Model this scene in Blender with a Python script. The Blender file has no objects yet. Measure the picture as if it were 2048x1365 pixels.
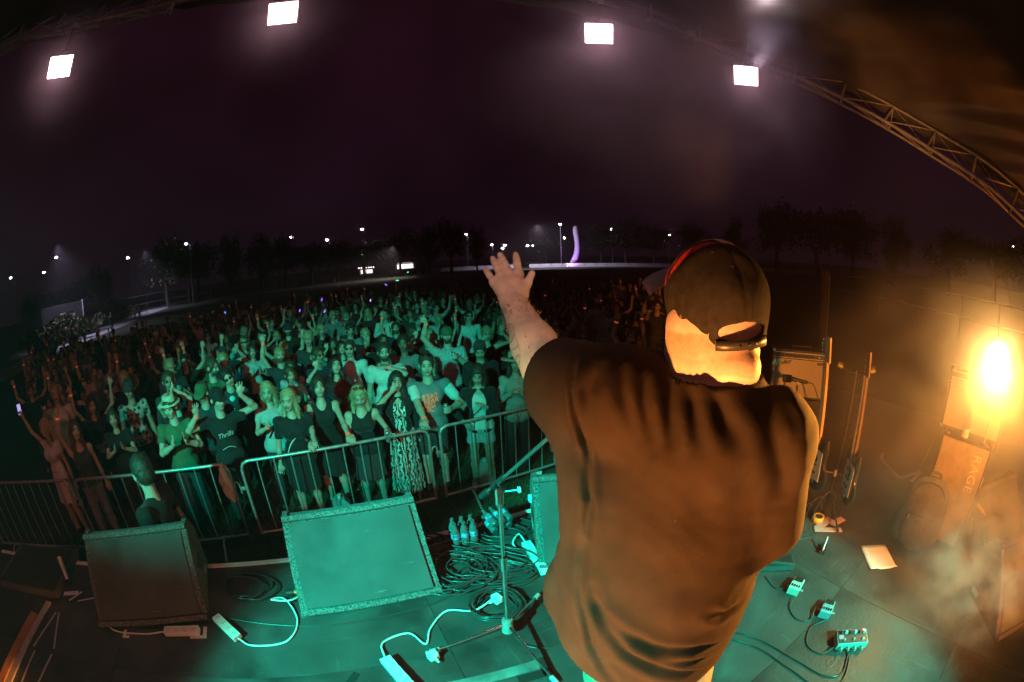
import bpy, bmesh, math, random
import numpy as np
from mathutils import Vector, Matrix
random.seed(7); np.random.seed(7)
SC = bpy.context.scene
COL = SC.collection
R = math.radians
# ------------------------------------------------------------------ camera (15 mm class fisheye held at head height on the stage)
CAM_Z = 3.0                      # ground is z = 0, stage deck z = 1.2
ZS = 1.2
PITCH, ROLL, LENS = R(11.2), R(-2.0), 875.0 / 2048.0 * 36.0
cam_d = bpy.data.cameras.new('camera')
cam = bpy.data.objects.new('camera', cam_d); COL.objects.link(cam)
_f = Vector((0, math.cos(PITCH), -math.sin(PITCH))); _r = Vector((1, 0, 0)); _u = _r.cross(_f)
_r2 = _r * math.cos(ROLL) + _u * math.sin(ROLL); _u2 = -_r * math.sin(ROLL) + _u * math.cos(ROLL)
cam.matrix_world = Matrix(((_r2.x, _u2.x, -_f.x, 0), (_r2.y, _u2.y, -_f.y, 0), (_r2.z, _u2.z, -_f.z, CAM_Z), (0, 0, 0, 1)))
cam_d.type = 'PANO'
cam_d.sensor_fit = 'HORIZONTAL'; cam_d.sensor_width = 36.0; cam_d.sensor_height = 24.0
for holder in (cam_d, getattr(cam_d, 'cycles', None)):
    if holder is None: continue
    for k, v in (('panorama_type', 'FISHEYE_EQUISOLID'), ('fisheye_lens', LENS), ('fisheye_fov', R(240))):
        try: setattr(holder, k, v)
        except Exception: pass
cam_d.clip_start = 0.02; cam_d.clip_end = 2000
SC.camera = cam
SC.render.engine = 'CYCLES'
SC.cycles.use_denoising = True
SC.cycles.max_bounces = 4; SC.cycles.diffuse_bounces = 1; SC.cycles.glossy_bounces = 2
SC.cycles.transmission_bounces = 3; SC.cycles.volume_bounces = 0; SC.cycles.transparent_max_bounces = 8
SC.cycles.sample_clamp_indirect = 3.0; SC.cycles.use_adaptive_sampling = True; SC.cycles.adaptive_threshold = 0.03; SC.cycles.light_sampling_threshold = 0.02
SC.cycles.caustics_reflective = False; SC.cycles.caustics_refractive = False
SC.view_settings.view_transform = 'Standard'; SC.view_settings.look = 'None'
SC.view_settings.gamma = 1.0; SC.view_settings.exposure = 0.0; SC.view_settings.use_curve_mapping = False

# ------------------------------------------------------------------ night sky: town glow low down, thin cloud above
W = bpy.data.worlds.new('World'); SC.world = W; W.use_nodes = True
nt = W.node_tree; nt.nodes.clear()
out = nt.nodes.new('ShaderNodeOutputWorld'); bg = nt.nodes.new('ShaderNodeBackground')
tc = nt.nodes.new('ShaderNodeTexCoord'); sx = nt.nodes.new('ShaderNodeSeparateXYZ')
nt.links.new(tc.outputs['Generated'], sx.inputs[0])
ramp = nt.nodes.new('ShaderNodeValToRGB'); cr = ramp.color_ramp
cr.elements[0].position = 0.0; cr.elements[0].color = (0.0075, 0.0030, 0.0072, 1)
cr.elements[1].position = 1.0; cr.elements[1].color = (0.0065, 0.0014, 0.0018, 1)
e = cr.elements.new(0.12); e.color = (0.0092, 0.0030, 0.0072, 1)
e = cr.elements.new(0.40); e.color = (0.0092, 0.0022, 0.0052, 1)
nt.links.new(sx.outputs['Z'], ramp.inputs[0])
nz = nt.nodes.new('ShaderNodeTexNoise'); nz.inputs['Scale'].default_value = 2.2; nz.inputs['Detail'].default_value = 5
nt.links.new(tc.outputs['Generated'], nz.inputs['Vector'])
mr = nt.nodes.new('ShaderNodeMapRange'); mr.inputs[1].default_value = 0.3; mr.inputs[2].default_value = 0.72
mr.inputs[3].default_value = 0.55; mr.inputs[4].default_value = 1.55
nt.links.new(nz.outputs['Fac'], mr.inputs[0])
mx = nt.nodes.new('ShaderNodeMixRGB'); mx.blend_type = 'MULTIPLY'; mx.inputs[0].default_value = 1
nt.links.new(ramp.outputs[0], mx.inputs[1]); nt.links.new(mr.outputs[0], mx.inputs[2])
nt.links.new(mx.outputs[0], bg.inputs[0]); bg.inputs[1].default_value = 1.0
nt.links.new(bg.outputs[0], out.inputs[0])

# ------------------------------------------------------------------ stage lighting rig (lamps on the rig behind and beside the band, plus an added white fill)
def spot(name, loc, target, color, power, size_deg, blend=0.35, radius=0.06, oval=(1.0, 1.0)):
    """oval: par lamps throw an oval beam, wide and high factors"""
    d = bpy.data.lights.new(name, 'SPOT'); d.color = color; d.energy = power
    d.spot_size = R(size_deg); d.spot_blend = blend; d.shadow_soft_size = radius
    o = bpy.data.objects.new(name, d); COL.objects.link(o); o.location = loc
    o.rotation_euler = (Vector(target) - Vector(loc)).to_track_quat('-Z', 'Y').to_euler(); o.scale = (oval[0], oval[1], 1.0)
    return o
TEAL = (0.0, 0.80, 0.53); AMBER = (1.0, 0.36, 0.045)
spot('teal_crowd_lamp', (-1.3, -4.3, 4.9), (-2.95, 5.5, 1.35), TEAL, 5000, 25, 0.8, 0.08, (1.62, 1.0))
spot('teal_deck_lamp', (-3.0, -3.0, 4.9), (-0.20, 1.60, 1.2), TEAL, 9600, 29, 0.65, 0.08, (0.88, 0.90))
spot('teal_pedal_lamp', (2.6, -3.2, 4.8), (1.42, 1.15, 1.2), TEAL, 6500, 20, 0.5, 0.08)
amber_key = spot('amber_floor_lamp', (-0.95, -0.62, 1.50), (0.33, 0.62, 2.36), (1.0, 0.37, 0.085), 1500, 33, 0.85, 0.10)
spot('white_fill_lamp', (-0.9, -2.6, 4.3), (0.00, 1.20, 2.86), (1.0, 0.66, 0.52), 320, 11, 0.8, 0.08)  # unseen white fill behind the camera, added to brighten hand and neck
spot('amber_side_lamp', (1.25, -2.7, 2.9), (2.98, 1.60, 1.85), (1.0, 0.28, 0.035), 2300, 36, 0.6, 0.08)
spot('red_wash_lamp', (1.2, -4.4, 4.9), (-4.2, 2.4, 1.2), (1.0, 0.24, 0.16), 380, 52, 0.8, 0.1, (1.3, 1.0))
spot('canopy_spill_lamp', (2.75, 3.9, 5.15), (2.75, 3.25, 5.75), (1.0, 0.78, 0.80), 55, 75, 0.9, 0.1)
spot('amber_truss_lamp', (4.55, -0.6, 1.35), (5.0, 2.3, 4.15), (1.0, 0.24, 0.03), 420, 44, 0.8, 0.08)
# ================================================================== helpers
def V(*a): return np.array(a, float)
def nrm(v):
    v = np.asarray(v, float); return v / (np.linalg.norm(v) + 1e-12)
SA = R(24.5)                                    # the stage front runs at this angle to the camera's x axis
def ST(u, v, z=ZS):                             # stage coordinates: u along the front edge, v towards the audience
    return (u * math.cos(SA) - v * math.sin(SA), u * math.sin(SA) + v * math.cos(SA), z)

def mesh_np(name, verts, quads, smooth=True, tris=None):
    me = bpy.data.meshes.new(name)
    verts = np.asarray(verts, np.float32); n = len(verts)
    quads = np.asarray(quads, np.int32)
    k = quads.shape[1]; nq = len(quads)
    me.vertices.add(n); me.vertices.foreach_set('co', verts.ravel())
    me.loops.add(nq * k); me.loops.foreach_set('vertex_index', quads.ravel())
    me.polygons.add(nq); me.polygons.foreach_set('loop_start', np.arange(nq, dtype=np.int32) * k)
    try: me.polygons.foreach_set('loop_total', np.full(nq, k, np.int32))
    except Exception: pass
    me.polygons.foreach_set('use_smooth', np.full(nq, smooth, bool))
    me.update(calc_edges=True); me.validate()
    return me

def link(name, me, parent=None, mat=None, loc=None, rot=None):
    o = bpy.data.objects.new(name, me); COL.objects.link(o)
    if parent is not None: o.parent = parent
    if mat is not None and me is not None:
        if len(me.materials) == 0: me.materials.append(mat)
        elif me.materials[0] is not mat:
            o.material_slots[0].link = 'OBJECT'; o.material_slots[0].material = mat
    if loc is not None: o.location = loc
    if rot is not None: o.rotation_euler = rot
    return o
def tag(o, label, cat, group=None):
    o['label'] = label; o['category'] = cat
    if group: o['group'] = group
    return o
def thing(name, label, cat, loc=(0, 0, 0), rz=0.0, group=None):
    o = bpy.data.objects.new(name, None); COL.objects.link(o); o.empty_display_size = 0.1
    o.location = loc; o.rotation_euler = (0, 0, rz)
    return tag(o, label, cat, group)
def structure(o): o['kind'] = 'structure'; return o
def stuff(o): o['kind'] = 'stuff'; return o

class MB:
    """collects simple shapes into one mesh"""
    def __init__(s): s.v = []; s.f = []; s.sm = []
    def add(s, vs, fs, smooth=False):
        b = len(s.v); s.v.extend([tuple(map(float, p)) for p in vs]); s.f.extend([tuple(i + b for i in f) for f in fs]); s.sm.extend([smooth] * len(fs)); return s
    def box(s, c, d, M=None, bev=0.0):
        x, y, z = d[0] / 2, d[1] / 2, d[2] / 2
        if bev <= 0:
            P = [(-x, -y, -z), (x, -y, -z), (x, y, -z), (-x, y, -z), (-x, -y, z), (x, -y, z), (x, y, z), (-x, y, z)]
            F = [(3, 2, 1, 0), (4, 5, 6, 7), (0, 1, 5, 4), (1, 2, 6, 5), (2, 3, 7, 6), (3, 0, 4, 7)]
        else:
            bm = bmesh.new(); bmesh.ops.create_cube(bm, size=1.0)
            for vv in bm.verts: vv.co = Vector((vv.co.x * d[0], vv.co.y * d[1], vv.co.z * d[2]))
            bmesh.ops.bevel(bm, geom=bm.edges[:], offset=bev, segments=2, affect='EDGES', profile=0.6)
            bm.verts.index_update(); P = [tuple(vv.co) for vv in bm.verts]; F = [tuple(q.index for q in ff.verts) for ff in bm.faces]; bm.free()
        M = Matrix(M) if M is not None else Matrix.Identity(3)
        P = [tuple(M.to_3x3() @ Vector(p) + Vector(c)) for p in P]
        return s.add(P, F)
    def prism(s, poly, axis_lo, axis_hi, plane='yz'):
        """poly of 2-D points extruded along the remaining axis"""
        n = len(poly); P = []
        for t in (axis_lo, axis_hi):
            for a, b in poly: P.append({'yz': (t, a, b), 'xz': (a, t, b), 'xy': (a, b, t)}[plane])
        F = [tuple(range(n - 1, -1, -1)), tuple(range(n, 2 * n))] + [(i, (i + 1) % n, n + (i + 1) % n, n + i) for i in range(n)]
        return s.add(P, F)
    def tube(s, pts, r, n=8, caps=True, smooth=True):
        pts = [Vector(p) for p in pts]; m = len(pts)
        rs = r if hasattr(r, '__len__') else [r] * m
        t0 = (pts[1] - pts[0]).normalized(); a = Vector((0, 0, 1)) if abs(t0.z) < 0.9 else Vector((1, 0, 0))
        x = t0.cross(a).normalized(); P = []
        for i, p in enumerate(pts):
            t = (pts[min(i + 1, m - 1)] - pts[max(i - 1, 0)])
            t = t.normalized() if t.length > 1e-9 else t0
            x = (x - t * x.dot(t)).normalized() if (x - t * x.dot(t)).length > 1e-6 else t.orthogonal().normalized()
            y = t.cross(x)
            for k in range(n):
                an = 2 * math.pi * k / n; P.append(p + (x * math.cos(an) + y * math.sin(an)) * rs[i])
        F = [(i * n + k, i * n + (k + 1) % n, (i + 1) * n + (k + 1) % n, (i + 1) * n + k) for i in range(m - 1) for k in range(n)]
        s.add(P, F, smooth)
        if caps: s.add(P[:n], [tuple(range(n - 1, -1, -1))]); s.add(P[-n:], [tuple(range(n))])
        return s
    def lathe(s, prof, n=20, c=(0, 0, 0), M=None, smooth=True):
        M = Matrix(M).to_3x3() if M is not None else Matrix.Identity(3); c = Vector(c); P = []
        for r_, z_ in prof:
            for k in range(n):
                an = 2 * math.pi * k / n; P.append(M @ Vector((max(r_, 1e-4) * math.cos(an), max(r_, 1e-4) * math.sin(an), z_)) + c)
        m = len(prof); F = [(i * n + k, i * n + (k + 1) % n, (i + 1) * n + (k + 1) % n, (i + 1) * n + k) for i in range(m - 1) for k in range(n)]
        s.add(P, F, smooth); s.add(P[:n], [tuple(range(n - 1, -1, -1))]); s.add(P[-n:], [tuple(range(n))]); return s
    def mesh(s, name):
        me = bpy.data.meshes.new(name); me.from_pydata(s.v, [], s.f)
        me.polygons.foreach_set('use_smooth', np.array(s.sm, bool)); me.update(); return me
    def build(s, name, mat=None, parent=None, loc=None, rot=None): return link(name, s.mesh(name), parent, mat, loc, rot)

def spline(pts, n):
    """Catmull-Rom through the points"""
    p = np.array(pts, float); p = np.vstack([2 * p[0] - p[1], p, 2 * p[-1] - p[-2]]); m = len(p) - 3
    t = np.linspace(0, m - 1e-9, n); i = t.astype(int); u = (t - i)[:, None]
    a, b, c, d = p[i], p[i + 1], p[i + 2], p[i + 3]
    return 0.5 * (2 * b + (c - a) * u + (2 * a - 5 * b + 4 * c - d) * u ** 2 + (3 * b - a - 3 * c + d) * u ** 3)
def rotz(a): return Matrix.Rotation(a, 3, 'Z')

def text_mesh(name, body, size, extrude=0.001, shear=0.0, spacing=1.0):
    cu = bpy.data.curves.new(name, 'FONT'); cu.body = body; cu.size = size; cu.extrude = extrude; cu.shear = shear
    cu.align_x = 'CENTER'; cu.align_y = 'CENTER'; cu.space_character = spacing; cu.resolution_u = 3
    o = bpy.data.objects.new(name, cu); COL.objects.link(o)
    dg = bpy.context.evaluated_depsgraph_get(); me = bpy.data.meshes.new_from_object(o.evaluated_get(dg))
    bpy.data.objects.remove(o); me.name = name; me.materials.clear(); return me

# ------------------------------------------------------------------ materials
MATS = {}
def mat(name, col, rough=0.6, nscale=0.0, namt=0.25, bump=0.0, bscale=None, metal=0.0, spec=0.5, sheen=0.0, alpha=None, emit=None, estr=0.0, attr=False, trans=0.0, col2=None, detail=6):
    if name in MATS: return MATS[name]
    m = bpy.data.materials.new(name); m.use_nodes = True; t = m.node_tree; b = t.nodes['Principled BSDF']
    b.inputs['Base Color'].default_value = (*col, 1); b.inputs['Roughness'].default_value = rough
    b.inputs['Metallic'].default_value = metal; b.inputs['Specular IOR Level'].default_value = spec
    if sheen: b.inputs['Sheen Weight'].default_value = sheen
    if trans: b.inputs['Transmission Weight'].default_value = trans
    if emit: b.inputs['Emission Color'].default_value = (*emit, 1); b.inputs['Emission Strength'].default_value = estr
    src = None
    if nscale:
        tcn = t.nodes.new('ShaderNodeTexCoord'); n = t.nodes.new('ShaderNodeTexNoise')
        n.inputs['Scale'].default_value = nscale; n.inputs['Detail'].default_value = detail
        t.links.new(tcn.outputs['Object'], n.inputs['Vector'])
        mp = t.nodes.new('ShaderNodeMapRange'); mp.inputs[1].default_value = 0.3; mp.inputs[2].default_value = 0.7
        t.links.new(n.outputs['Fac'], mp.inputs[0])
        mi = t.nodes.new('ShaderNodeMixRGB'); c2 = col2 or tuple(c * (1 - namt) for c in col); c1 = col if col2 else tuple(min(1, c * (1 + namt)) for c in col)
        mi.inputs[1].default_value = (*c2, 1); mi.inputs[2].default_value = (*c1, 1)
        t.links.new(mp.outputs[0], mi.inputs[0]); src = mi.outputs[0]
        mr2 = t.nodes.new('ShaderNodeMapRange'); mr2.inputs[3].default_value = max(0.05, rough - 0.12); mr2.inputs[4].default_value = min(1, rough + 0.12)
        t.links.new(n.outputs['Fac'], mr2.inputs[0]); t.links.new(mr2.outputs[0], b.inputs['Roughness'])
    if attr:
        at = t.nodes.new('ShaderNodeAttribute'); at.attribute_name = 'Col'
        mu = t.nodes.new('ShaderNodeMixRGB'); mu.blend_type = 'MULTIPLY'; mu.inputs[0].default_value = 1
        if src is None: mu.inputs[1].default_value = (*col, 1)
        else: t.links.new(src, mu.inputs[1])
        t.links.new(at.outputs['Color'], mu.inputs[2]); src = mu.outputs[0]
    if src is not None: t.links.new(src, b.inputs['Base Color'])
    if bump:
        tcn = t.nodes.new('ShaderNodeTexCoord'); n = t.nodes.new('ShaderNodeTexNoise'); n.inputs['Scale'].default_value = bscale or 120; n.inputs['Detail'].default_value = 4
        t.links.new(tcn.outputs['Object'], n.inputs['Vector']); bu = t.nodes.new('ShaderNodeBump'); bu.inputs['Strength'].default_value = bump; bu.inputs['Distance'].default_value = 0.01
        t.links.new(n.outputs['Fac'], bu.inputs['Height']); t.links.new(bu.outputs[0], b.inputs['Normal'])
    MATS[name] = m; return m
def scuff(m, col, sc=(3, 40, 3), lo=0.66, hi=0.72, amt=0.6, seed=0.0):
    """worn scratches and dust laid over a material's own colour"""
    t = m.node_tree; b = t.nodes['Principled BSDF']; tcn = t.nodes.new('ShaderNodeTexCoord'); mp = t.nodes.new('ShaderNodeMapping'); mp.inputs['Scale'].default_value = sc; mp.inputs['Rotation'].default_value = (0, 0, 0.5 + seed); mp.inputs['Location'].default_value = (seed, seed * 2, 0)
    n = t.nodes.new('ShaderNodeTexNoise'); n.inputs['Scale'].default_value = 1.0; n.inputs['Detail'].default_value = 5; t.links.new(tcn.outputs['Object'], mp.inputs[0]); t.links.new(mp.outputs[0], n.inputs['Vector']); r = t.nodes.new('ShaderNodeMapRange'); r.inputs[1].default_value = lo; r.inputs[2].default_value = hi; r.inputs[4].default_value = amt; t.links.new(n.outputs['Fac'], r.inputs[0])
    mi = t.nodes.new('ShaderNodeMixRGB'); mi.inputs[2].default_value = (*col, 1); l = b.inputs['Base Color'].links
    if l: t.links.new(l[0].from_socket, mi.inputs[1])
    else: mi.inputs[1].default_value = b.inputs['Base Color'].default_value
    t.links.new(r.outputs[0], mi.inputs[0]); t.links.new(mi.outputs[0], b.inputs['Base Color']); return m
def glow(name, col, strength):
    if name in MATS: return MATS[name]
    m = bpy.data.materials.new(name); m.use_nodes = True; t = m.node_tree; t.nodes.clear()
    o = t.nodes.new('ShaderNodeOutputMaterial'); e = t.nodes.new('ShaderNodeEmission'); e.inputs[0].default_value = (*col, 1); e.inputs[1].default_value = strength
    t.links.new(e.outputs[0], o.inputs[0]); MATS[name] = m
    if 'flood' not in name and 'amber' not in name:
        try: m.cycles.emission_sampling = 'NONE'
        except Exception: pass
    return m

# ------------------------------------------------------------------ signed-distance modelling (continuous bodies and cloth)
class Sdf:
    def __init__(s, lo, hi, h, zfine=None):
        s.ax = [np.arange(lo[i], hi[i] + h, h, dtype=np.float32) for i in range(3)]
        if zfine is not None: s.ax = zfine
        s.f = np.full([len(a) for a in s.ax], 1.0, np.float32)
    def _sl(s, lo, hi):
        r = []
        for i in range(3):
            a = max(0, int(np.searchsorted(s.ax[i], lo[i])) - 1); b = min(len(s.ax[i]), int(np.searchsorted(s.ax[i], hi[i])) + 1)
            if b - a < 2: return None
            r.append(slice(a, b))
        return tuple(r)
    def _grid(s, sl): return (s.ax[0][sl[0]][:, None, None], s.ax[1][sl[1]][None, :, None], s.ax[2][sl[2]][None, None, :])
    def _mix(s, sl, d, k, op):
        a = s.f[sl]
        if op == 'sub': s.f[sl] = np.maximum(a, -d); return
        if k > 0:
            h = np.maximum(k - np.abs(a - d), 0) / k; s.f[sl] = np.minimum(a, d) - h * h * k * 0.25
        else: s.f[sl] = np.minimum(a, d)
    def cone(s, a, b, ra, rb, k=0.02, op='add', flat=None):
        """capsule with two radii; flat=(axis vector, factor) squashes the section along that axis"""
        a = V(*a); b = V(*b); m = max(ra, rb) + k + 0.03
        sl = s._sl(np.minimum(a, b) - m * 1.5, np.maximum(a, b) + m * 1.5)
        if sl is None: return s
        X, Y, Z = s._grid(sl); ba = b - a; L = float(ba @ ba) + 1e-12
        px, py, pz = X - a[0], Y - a[1], Z - a[2]
        t = np.clip((px * ba[0] + py * ba[1] + pz * ba[2]) / L, 0, 1)
        dx, dy, dz = px - t * ba[0], py - t * ba[1], pz - t * ba[2]
        if flat is not None:
            w, fac = nrm(flat[0]), flat[1]; q = (dx * w[0] + dy * w[1] + dz * w[2]) * (fac - 1); dx = dx + q * w[0]; dy = dy + q * w[1]; dz = dz + q * w[2]
        d = np.sqrt(dx * dx + dy * dy + dz * dz) - (ra + (rb - ra) * t)
        s._mix(sl, d.astype(np.float32), k, op); return s
    def ell(s, c, r, k=0.02, M=None, op='add'):
        """ellipsoid, M rotates local to world"""
        c = V(*c); r = V(*r); m = r.max() + k + 0.03; sl = s._sl(c - m, c + m)
        if sl is None: return s
        X, Y, Z = s._grid(sl); px, py, pz = X - c[0], Y - c[1], Z - c[2]
        if M is not None:
            M = np.asarray(M); px, py, pz = (px * M[0, 0] + py * M[1, 0] + pz * M[2, 0]), (px * M[0, 1] + py * M[1, 1] + pz * M[2, 1]), (px * M[0, 2] + py * M[1, 2] + pz * M[2, 2])
        qx, qy, qz = px / r[0], py / r[1], pz / r[2]; k0 = np.sqrt(qx * qx + qy * qy + qz * qz)
        k1 = np.sqrt((qx / r[0]) ** 2 + (qy / r[1]) ** 2 + (qz / r[2]) ** 2) + 1e-6
        d = k0 * (k0 - 1) / k1
        s._mix(sl, d.astype(np.float32), k, op); return s
    def cut(s, p, n):
        """keep the side the normal points away from"""
        n = nrm(n); X, Y, Z = s._grid((slice(None),) * 3)
        d = ((X - p[0]) * n[0] + (Y - p[1]) * n[1] + (Z - p[2]) * n[2]).astype(np.float32); s.f = np.maximum(s.f, d); return s
    def warp(s, fn):
        X, Y, Z = s._grid((slice(None),) * 3); band = np.abs(s.f) < 0.12
        s.f = np.where(band, s.f - fn(X, Y, Z).astype(np.float32), s.f); return s
    def nets(s, smooth=1):
        f = s.f; g = f < 0; cs = [(i, j, k) for i in (0, 1) for j in (0, 1) for k in (0, 1)]
        nx, ny, nz_ = f.shape
        def sub(a, c): return a[c[0]:nx - 1 + c[0], c[1]:ny - 1 + c[1], c[2]:nz_ - 1 + c[2]]
        cnt = np.zeros((nx - 1, ny - 1, nz_ - 1), np.int8)
        for c in cs: cnt += sub(g, c)
        idx = np.argwhere((cnt > 0) & (cnt < 8))
        if len(idx) == 0: return np.zeros((0, 3)), np.zeros((0, 4), int)
        ids = np.full(cnt.shape, -1, np.int32); ids[idx[:, 0], idx[:, 1], idx[:, 2]] = np.arange(len(idx))
        vals = {c: f[idx[:, 0] + c[0], idx[:, 1] + c[1], idx[:, 2] + c[2]] for c in cs}
        pos = np.zeros((len(idx), 3)); n = np.zeros(len(idx))
        for a in cs:
            for ax in range(3):
                if a[ax]: continue
                b = list(a); b[ax] = 1; b = tuple(b); fa, fb = vals[a], vals[b]; cr_ = (fa < 0) != (fb < 0)
                t = np.where(cr_, fa / np.where(cr_, fa - fb, 1), 0); p = np.tile(np.array(a, float), (len(idx), 1)); p[:, ax] = t
                pos += p * cr_[:, None]; n += cr_
        pos = pos / n[:, None] + idx
        P = np.stack([np.interp(pos[:, i], np.arange(len(s.ax[i])), s.ax[i]) for i in range(3)], 1)
        Q = []
        for ax in range(3):
            o1, o2 = [(1, 2), (2, 0), (0, 1)][ax]
            sl1 = [slice(None)] * 3; sl2 = [slice(None)] * 3; sl1[ax] = slice(0, -1); sl2[ax] = slice(1, None)
            ch = np.argwhere(g[tuple(sl1)] != g[tuple(sl2)])
            ok = (ch[:, o1] > 0) & (ch[:, o2] > 0) & (ch[:, o1] < f.shape[o1] - 1) & (ch[:, o2] < f.shape[o2] - 1); ch = ch[ok]
            if len(ch) == 0: continue
            inside = g[ch[:, 0], ch[:, 1], ch[:, 2]]
            def at(d1, d2):
                c = ch.copy(); c[:, o1] += d1; c[:, o2] += d2; return ids[c[:, 0], c[:, 1], c[:, 2]]
            q = np.stack([at(-1, -1), at(0, -1), at(0, 0), at(-1, 0)], 1); q[~inside] = q[~inside][:, ::-1]; Q.append(q)
        Q = np.vstack(Q)
        for _ in range(smooth):
            acc = np.zeros_like(P); w = np.zeros(len(P))
            for a, b in ((0, 1), (1, 2), (2, 3), (3, 0)):
                np.add.at(acc, Q[:, a], P[Q[:, b]]); np.add.at(acc, Q[:, b], P[Q[:, a]]); np.add.at(w, Q[:, a], 1); np.add.at(w, Q[:, b], 1)
            P = 0.5 * P + 0.5 * acc / np.maximum(w, 1)[:, None]
        return P, Q
    def mesh(s, name, smooth=1, color=None):
        P, Q = s.nets(smooth); me = mesh_np(name, P, Q)
        if color is not None and len(P):
            ca = me.attributes.new('Col', 'FLOAT_COLOR', 'POINT'); C = np.ones((len(P), 4), np.float32); C[:, :3] = color(P); ca.data.foreach_set('color', C.ravel())
        return me
# ================================================================== materials of the place
M_DECK = mat('black stage ply', (0.078, 0.074, 0.071), 0.45, 2.6, 0.5, 0.25, 45, col2=(0.034, 0.032, 0.031), detail=14)
scuff(M_DECK, (0.30, 0.29, 0.27), (3, 55, 3), 0.64, 0.74, 0.22); scuff(M_DECK, (0.26, 0.25, 0.24), (38, 2.5, 3), 0.64, 0.75, 0.20, 1.3); scuff(M_DECK, (0.35, 0.34, 0.32), (130, 130, 130), 0.72, 0.76, 0.6, 2.0); scuff(M_DECK, (0.012, 0.012, 0.012), (2.5, 2.5, 2.5), 0.55, 0.68, 0.55, 3.0)
M_ALU = mat('bare aluminium edge', (0.74, 0.73, 0.71), 0.45, 20, 0.12)
M_STEEL = mat('galvanised steel', (0.50, 0.50, 0.49), 0.38, 30, 0.25, 0.05, 90, metal=0.55)
M_CHROME = mat('chrome tube', (0.75, 0.75, 0.75), 0.16, metal=1.0)
M_BLACK = mat('black plastic', (0.022, 0.022, 0.022), 0.45)
M_RUB = mat('black rubber cable', (0.045, 0.045, 0.045), 0.30)
M_WHITE = mat('white plastic', (0.80, 0.79, 0.76), 0.4, 12, 0.06)
M_TRUSS = mat('weathered truss tube', (0.33, 0.31, 0.28), 0.45, 14, 0.25, metal=0.4)

# ---- ground: trampled park turf reaching the horizon
m = mat('trampled turf', (0.055, 0.070, 0.030), 0.95, 1.3, 0.5, 0.8, 35, col2=(0.050, 0.042, 0.030), detail=12)
structure(MB().add([(-500, -300, 0), (500, -300, 0), (500, 500, 0), (-500, 500, 0)], [(0, 1, 2, 3)]).build('ground', m))
# coarse tufts of grass in the pit and along the rail where the wash light rakes the turf
m_g = mat('grass blades', (0.070, 0.095, 0.035), 0.8, 3.0, 0.35)
rs = np.random.RandomState(3); n = 16000
u = rs.uniform(-5.5, 2.5, n); v = rs.uniform(2.9, 7.0, n) - 0.0
P = np.zeros((n, 3, 3)); base = np.stack([u * math.cos(SA) - v * math.sin(SA), u * math.sin(SA) + v * math.cos(SA)], 1)
an = rs.uniform(0, 6.28, n); hh = rs.uniform(0.025, 0.075, n); wd = rs.uniform(0.006, 0.013, n); ln = rs.normal(0, 0.03, (n, 2))
for k, sgn in ((0, -1), (1, 1)):
    P[:, k, 0] = base[:, 0] + sgn * wd * np.cos(an); P[:, k, 1] = base[:, 1] + sgn * wd * np.sin(an); P[:, k, 2] = 0.002
P[:, 2, :2] = base + ln; P[:, 2, 2] = hh
g = link('grass', mesh_np('grass', P.reshape(-1, 3), np.arange(n * 3).reshape(-1, 3), False), None, m_g); stuff(g)
g['label'] = 'short trampled grass in front of and behind the crowd barriers'; g['category'] = 'grass'
# ---- concrete path, gravel verge
m = mat('pale concrete path', (0.42, 0.41, 0.42), 0.8, 0.6, 0.12, 0.2, 8)
pa = spline([(-26.5, 6.0), (-29.5, 12.2), (-39.2, 29.3), (-52.5, 49.8), (-66, 70)], 30); pb = spline([(-31.5, 5.0), (-34.5, 11.0), (-44.8, 28.0), (-57.5, 48.5), (-70, 69)], 30)
b = MB(); b.add([(*p, 0.006) for p in pa] + [(*p, 0.006) for p in pb], [(i + 1, i, 30 + i, 31 + i) for i in range(29)]); structure(b.build('path', m))
m = mat('dry gravel verge', (0.16, 0.14, 0.11), 0.9, 0.8, 0.3, 0.4, 10)
b = MB(); b.add([(-52, 58, 0.004), (-28, 66, 0.004), (-10, 73, 0.004), (-10, 81, 0.004), (-30, 74, 0.004), (-56, 66, 0.004)], [(0, 1, 2, 3, 4, 5)]); structure(b.build('road', m))

# ---- stage: deck panels on a skirted base
stg = structure(thing('stage_floor', 'black plywood stage deck with pale metal front edge', 'stage'))
del stg['category']; del stg['label']
U0, U1, V0, V1 = -3.75, 6.25, -3.6, 2.40
pw, pd = 2.0, 1.0
me_p = MB().box((0, 0, 0), (pw - 0.0025, pd - 0.0025, 0.05), bev=0.0012).mesh('deck_panel'); me_p.materials.append(M_DECK)
for i in range(5):
    for j in range(6):
        uu, vv = U0 + pw * (i + 0.5), V1 - pd * (j + 0.5)
        x, y, _ = ST(uu, vv)
        link('deck_panel', me_p, stg, None, (x, y, ZS - 0.025 + random.uniform(-0.0005, 0.0005)), (0, 0, SA + math.pi * random.randint(0, 1)))
Ms = Matrix.Rotation(SA, 3, 'Z')
m_sk = mat('black stage skirt', (0.02, 0.02, 0.02), 0.9, 4, 0.3)
b = MB(); x, y, _ = ST((U0 + U1) / 2, (V0 + V1) / 2); b.box((x, y, 0.572), (U1 - U0 - 0.12, V1 - V0 - 0.12, 1.144), Ms); b.build('skirt', m_sk, stg)
for k in range(5):
    x, y, _ = ST(U0 + 2.0 * k + 1.0, V1 + 0.022)
    MB().box((x, y, ZS - 0.022), (1.985, 0.04, 0.056), Ms, 0.003).build('edge_strip', M_ALU, stg)
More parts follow.
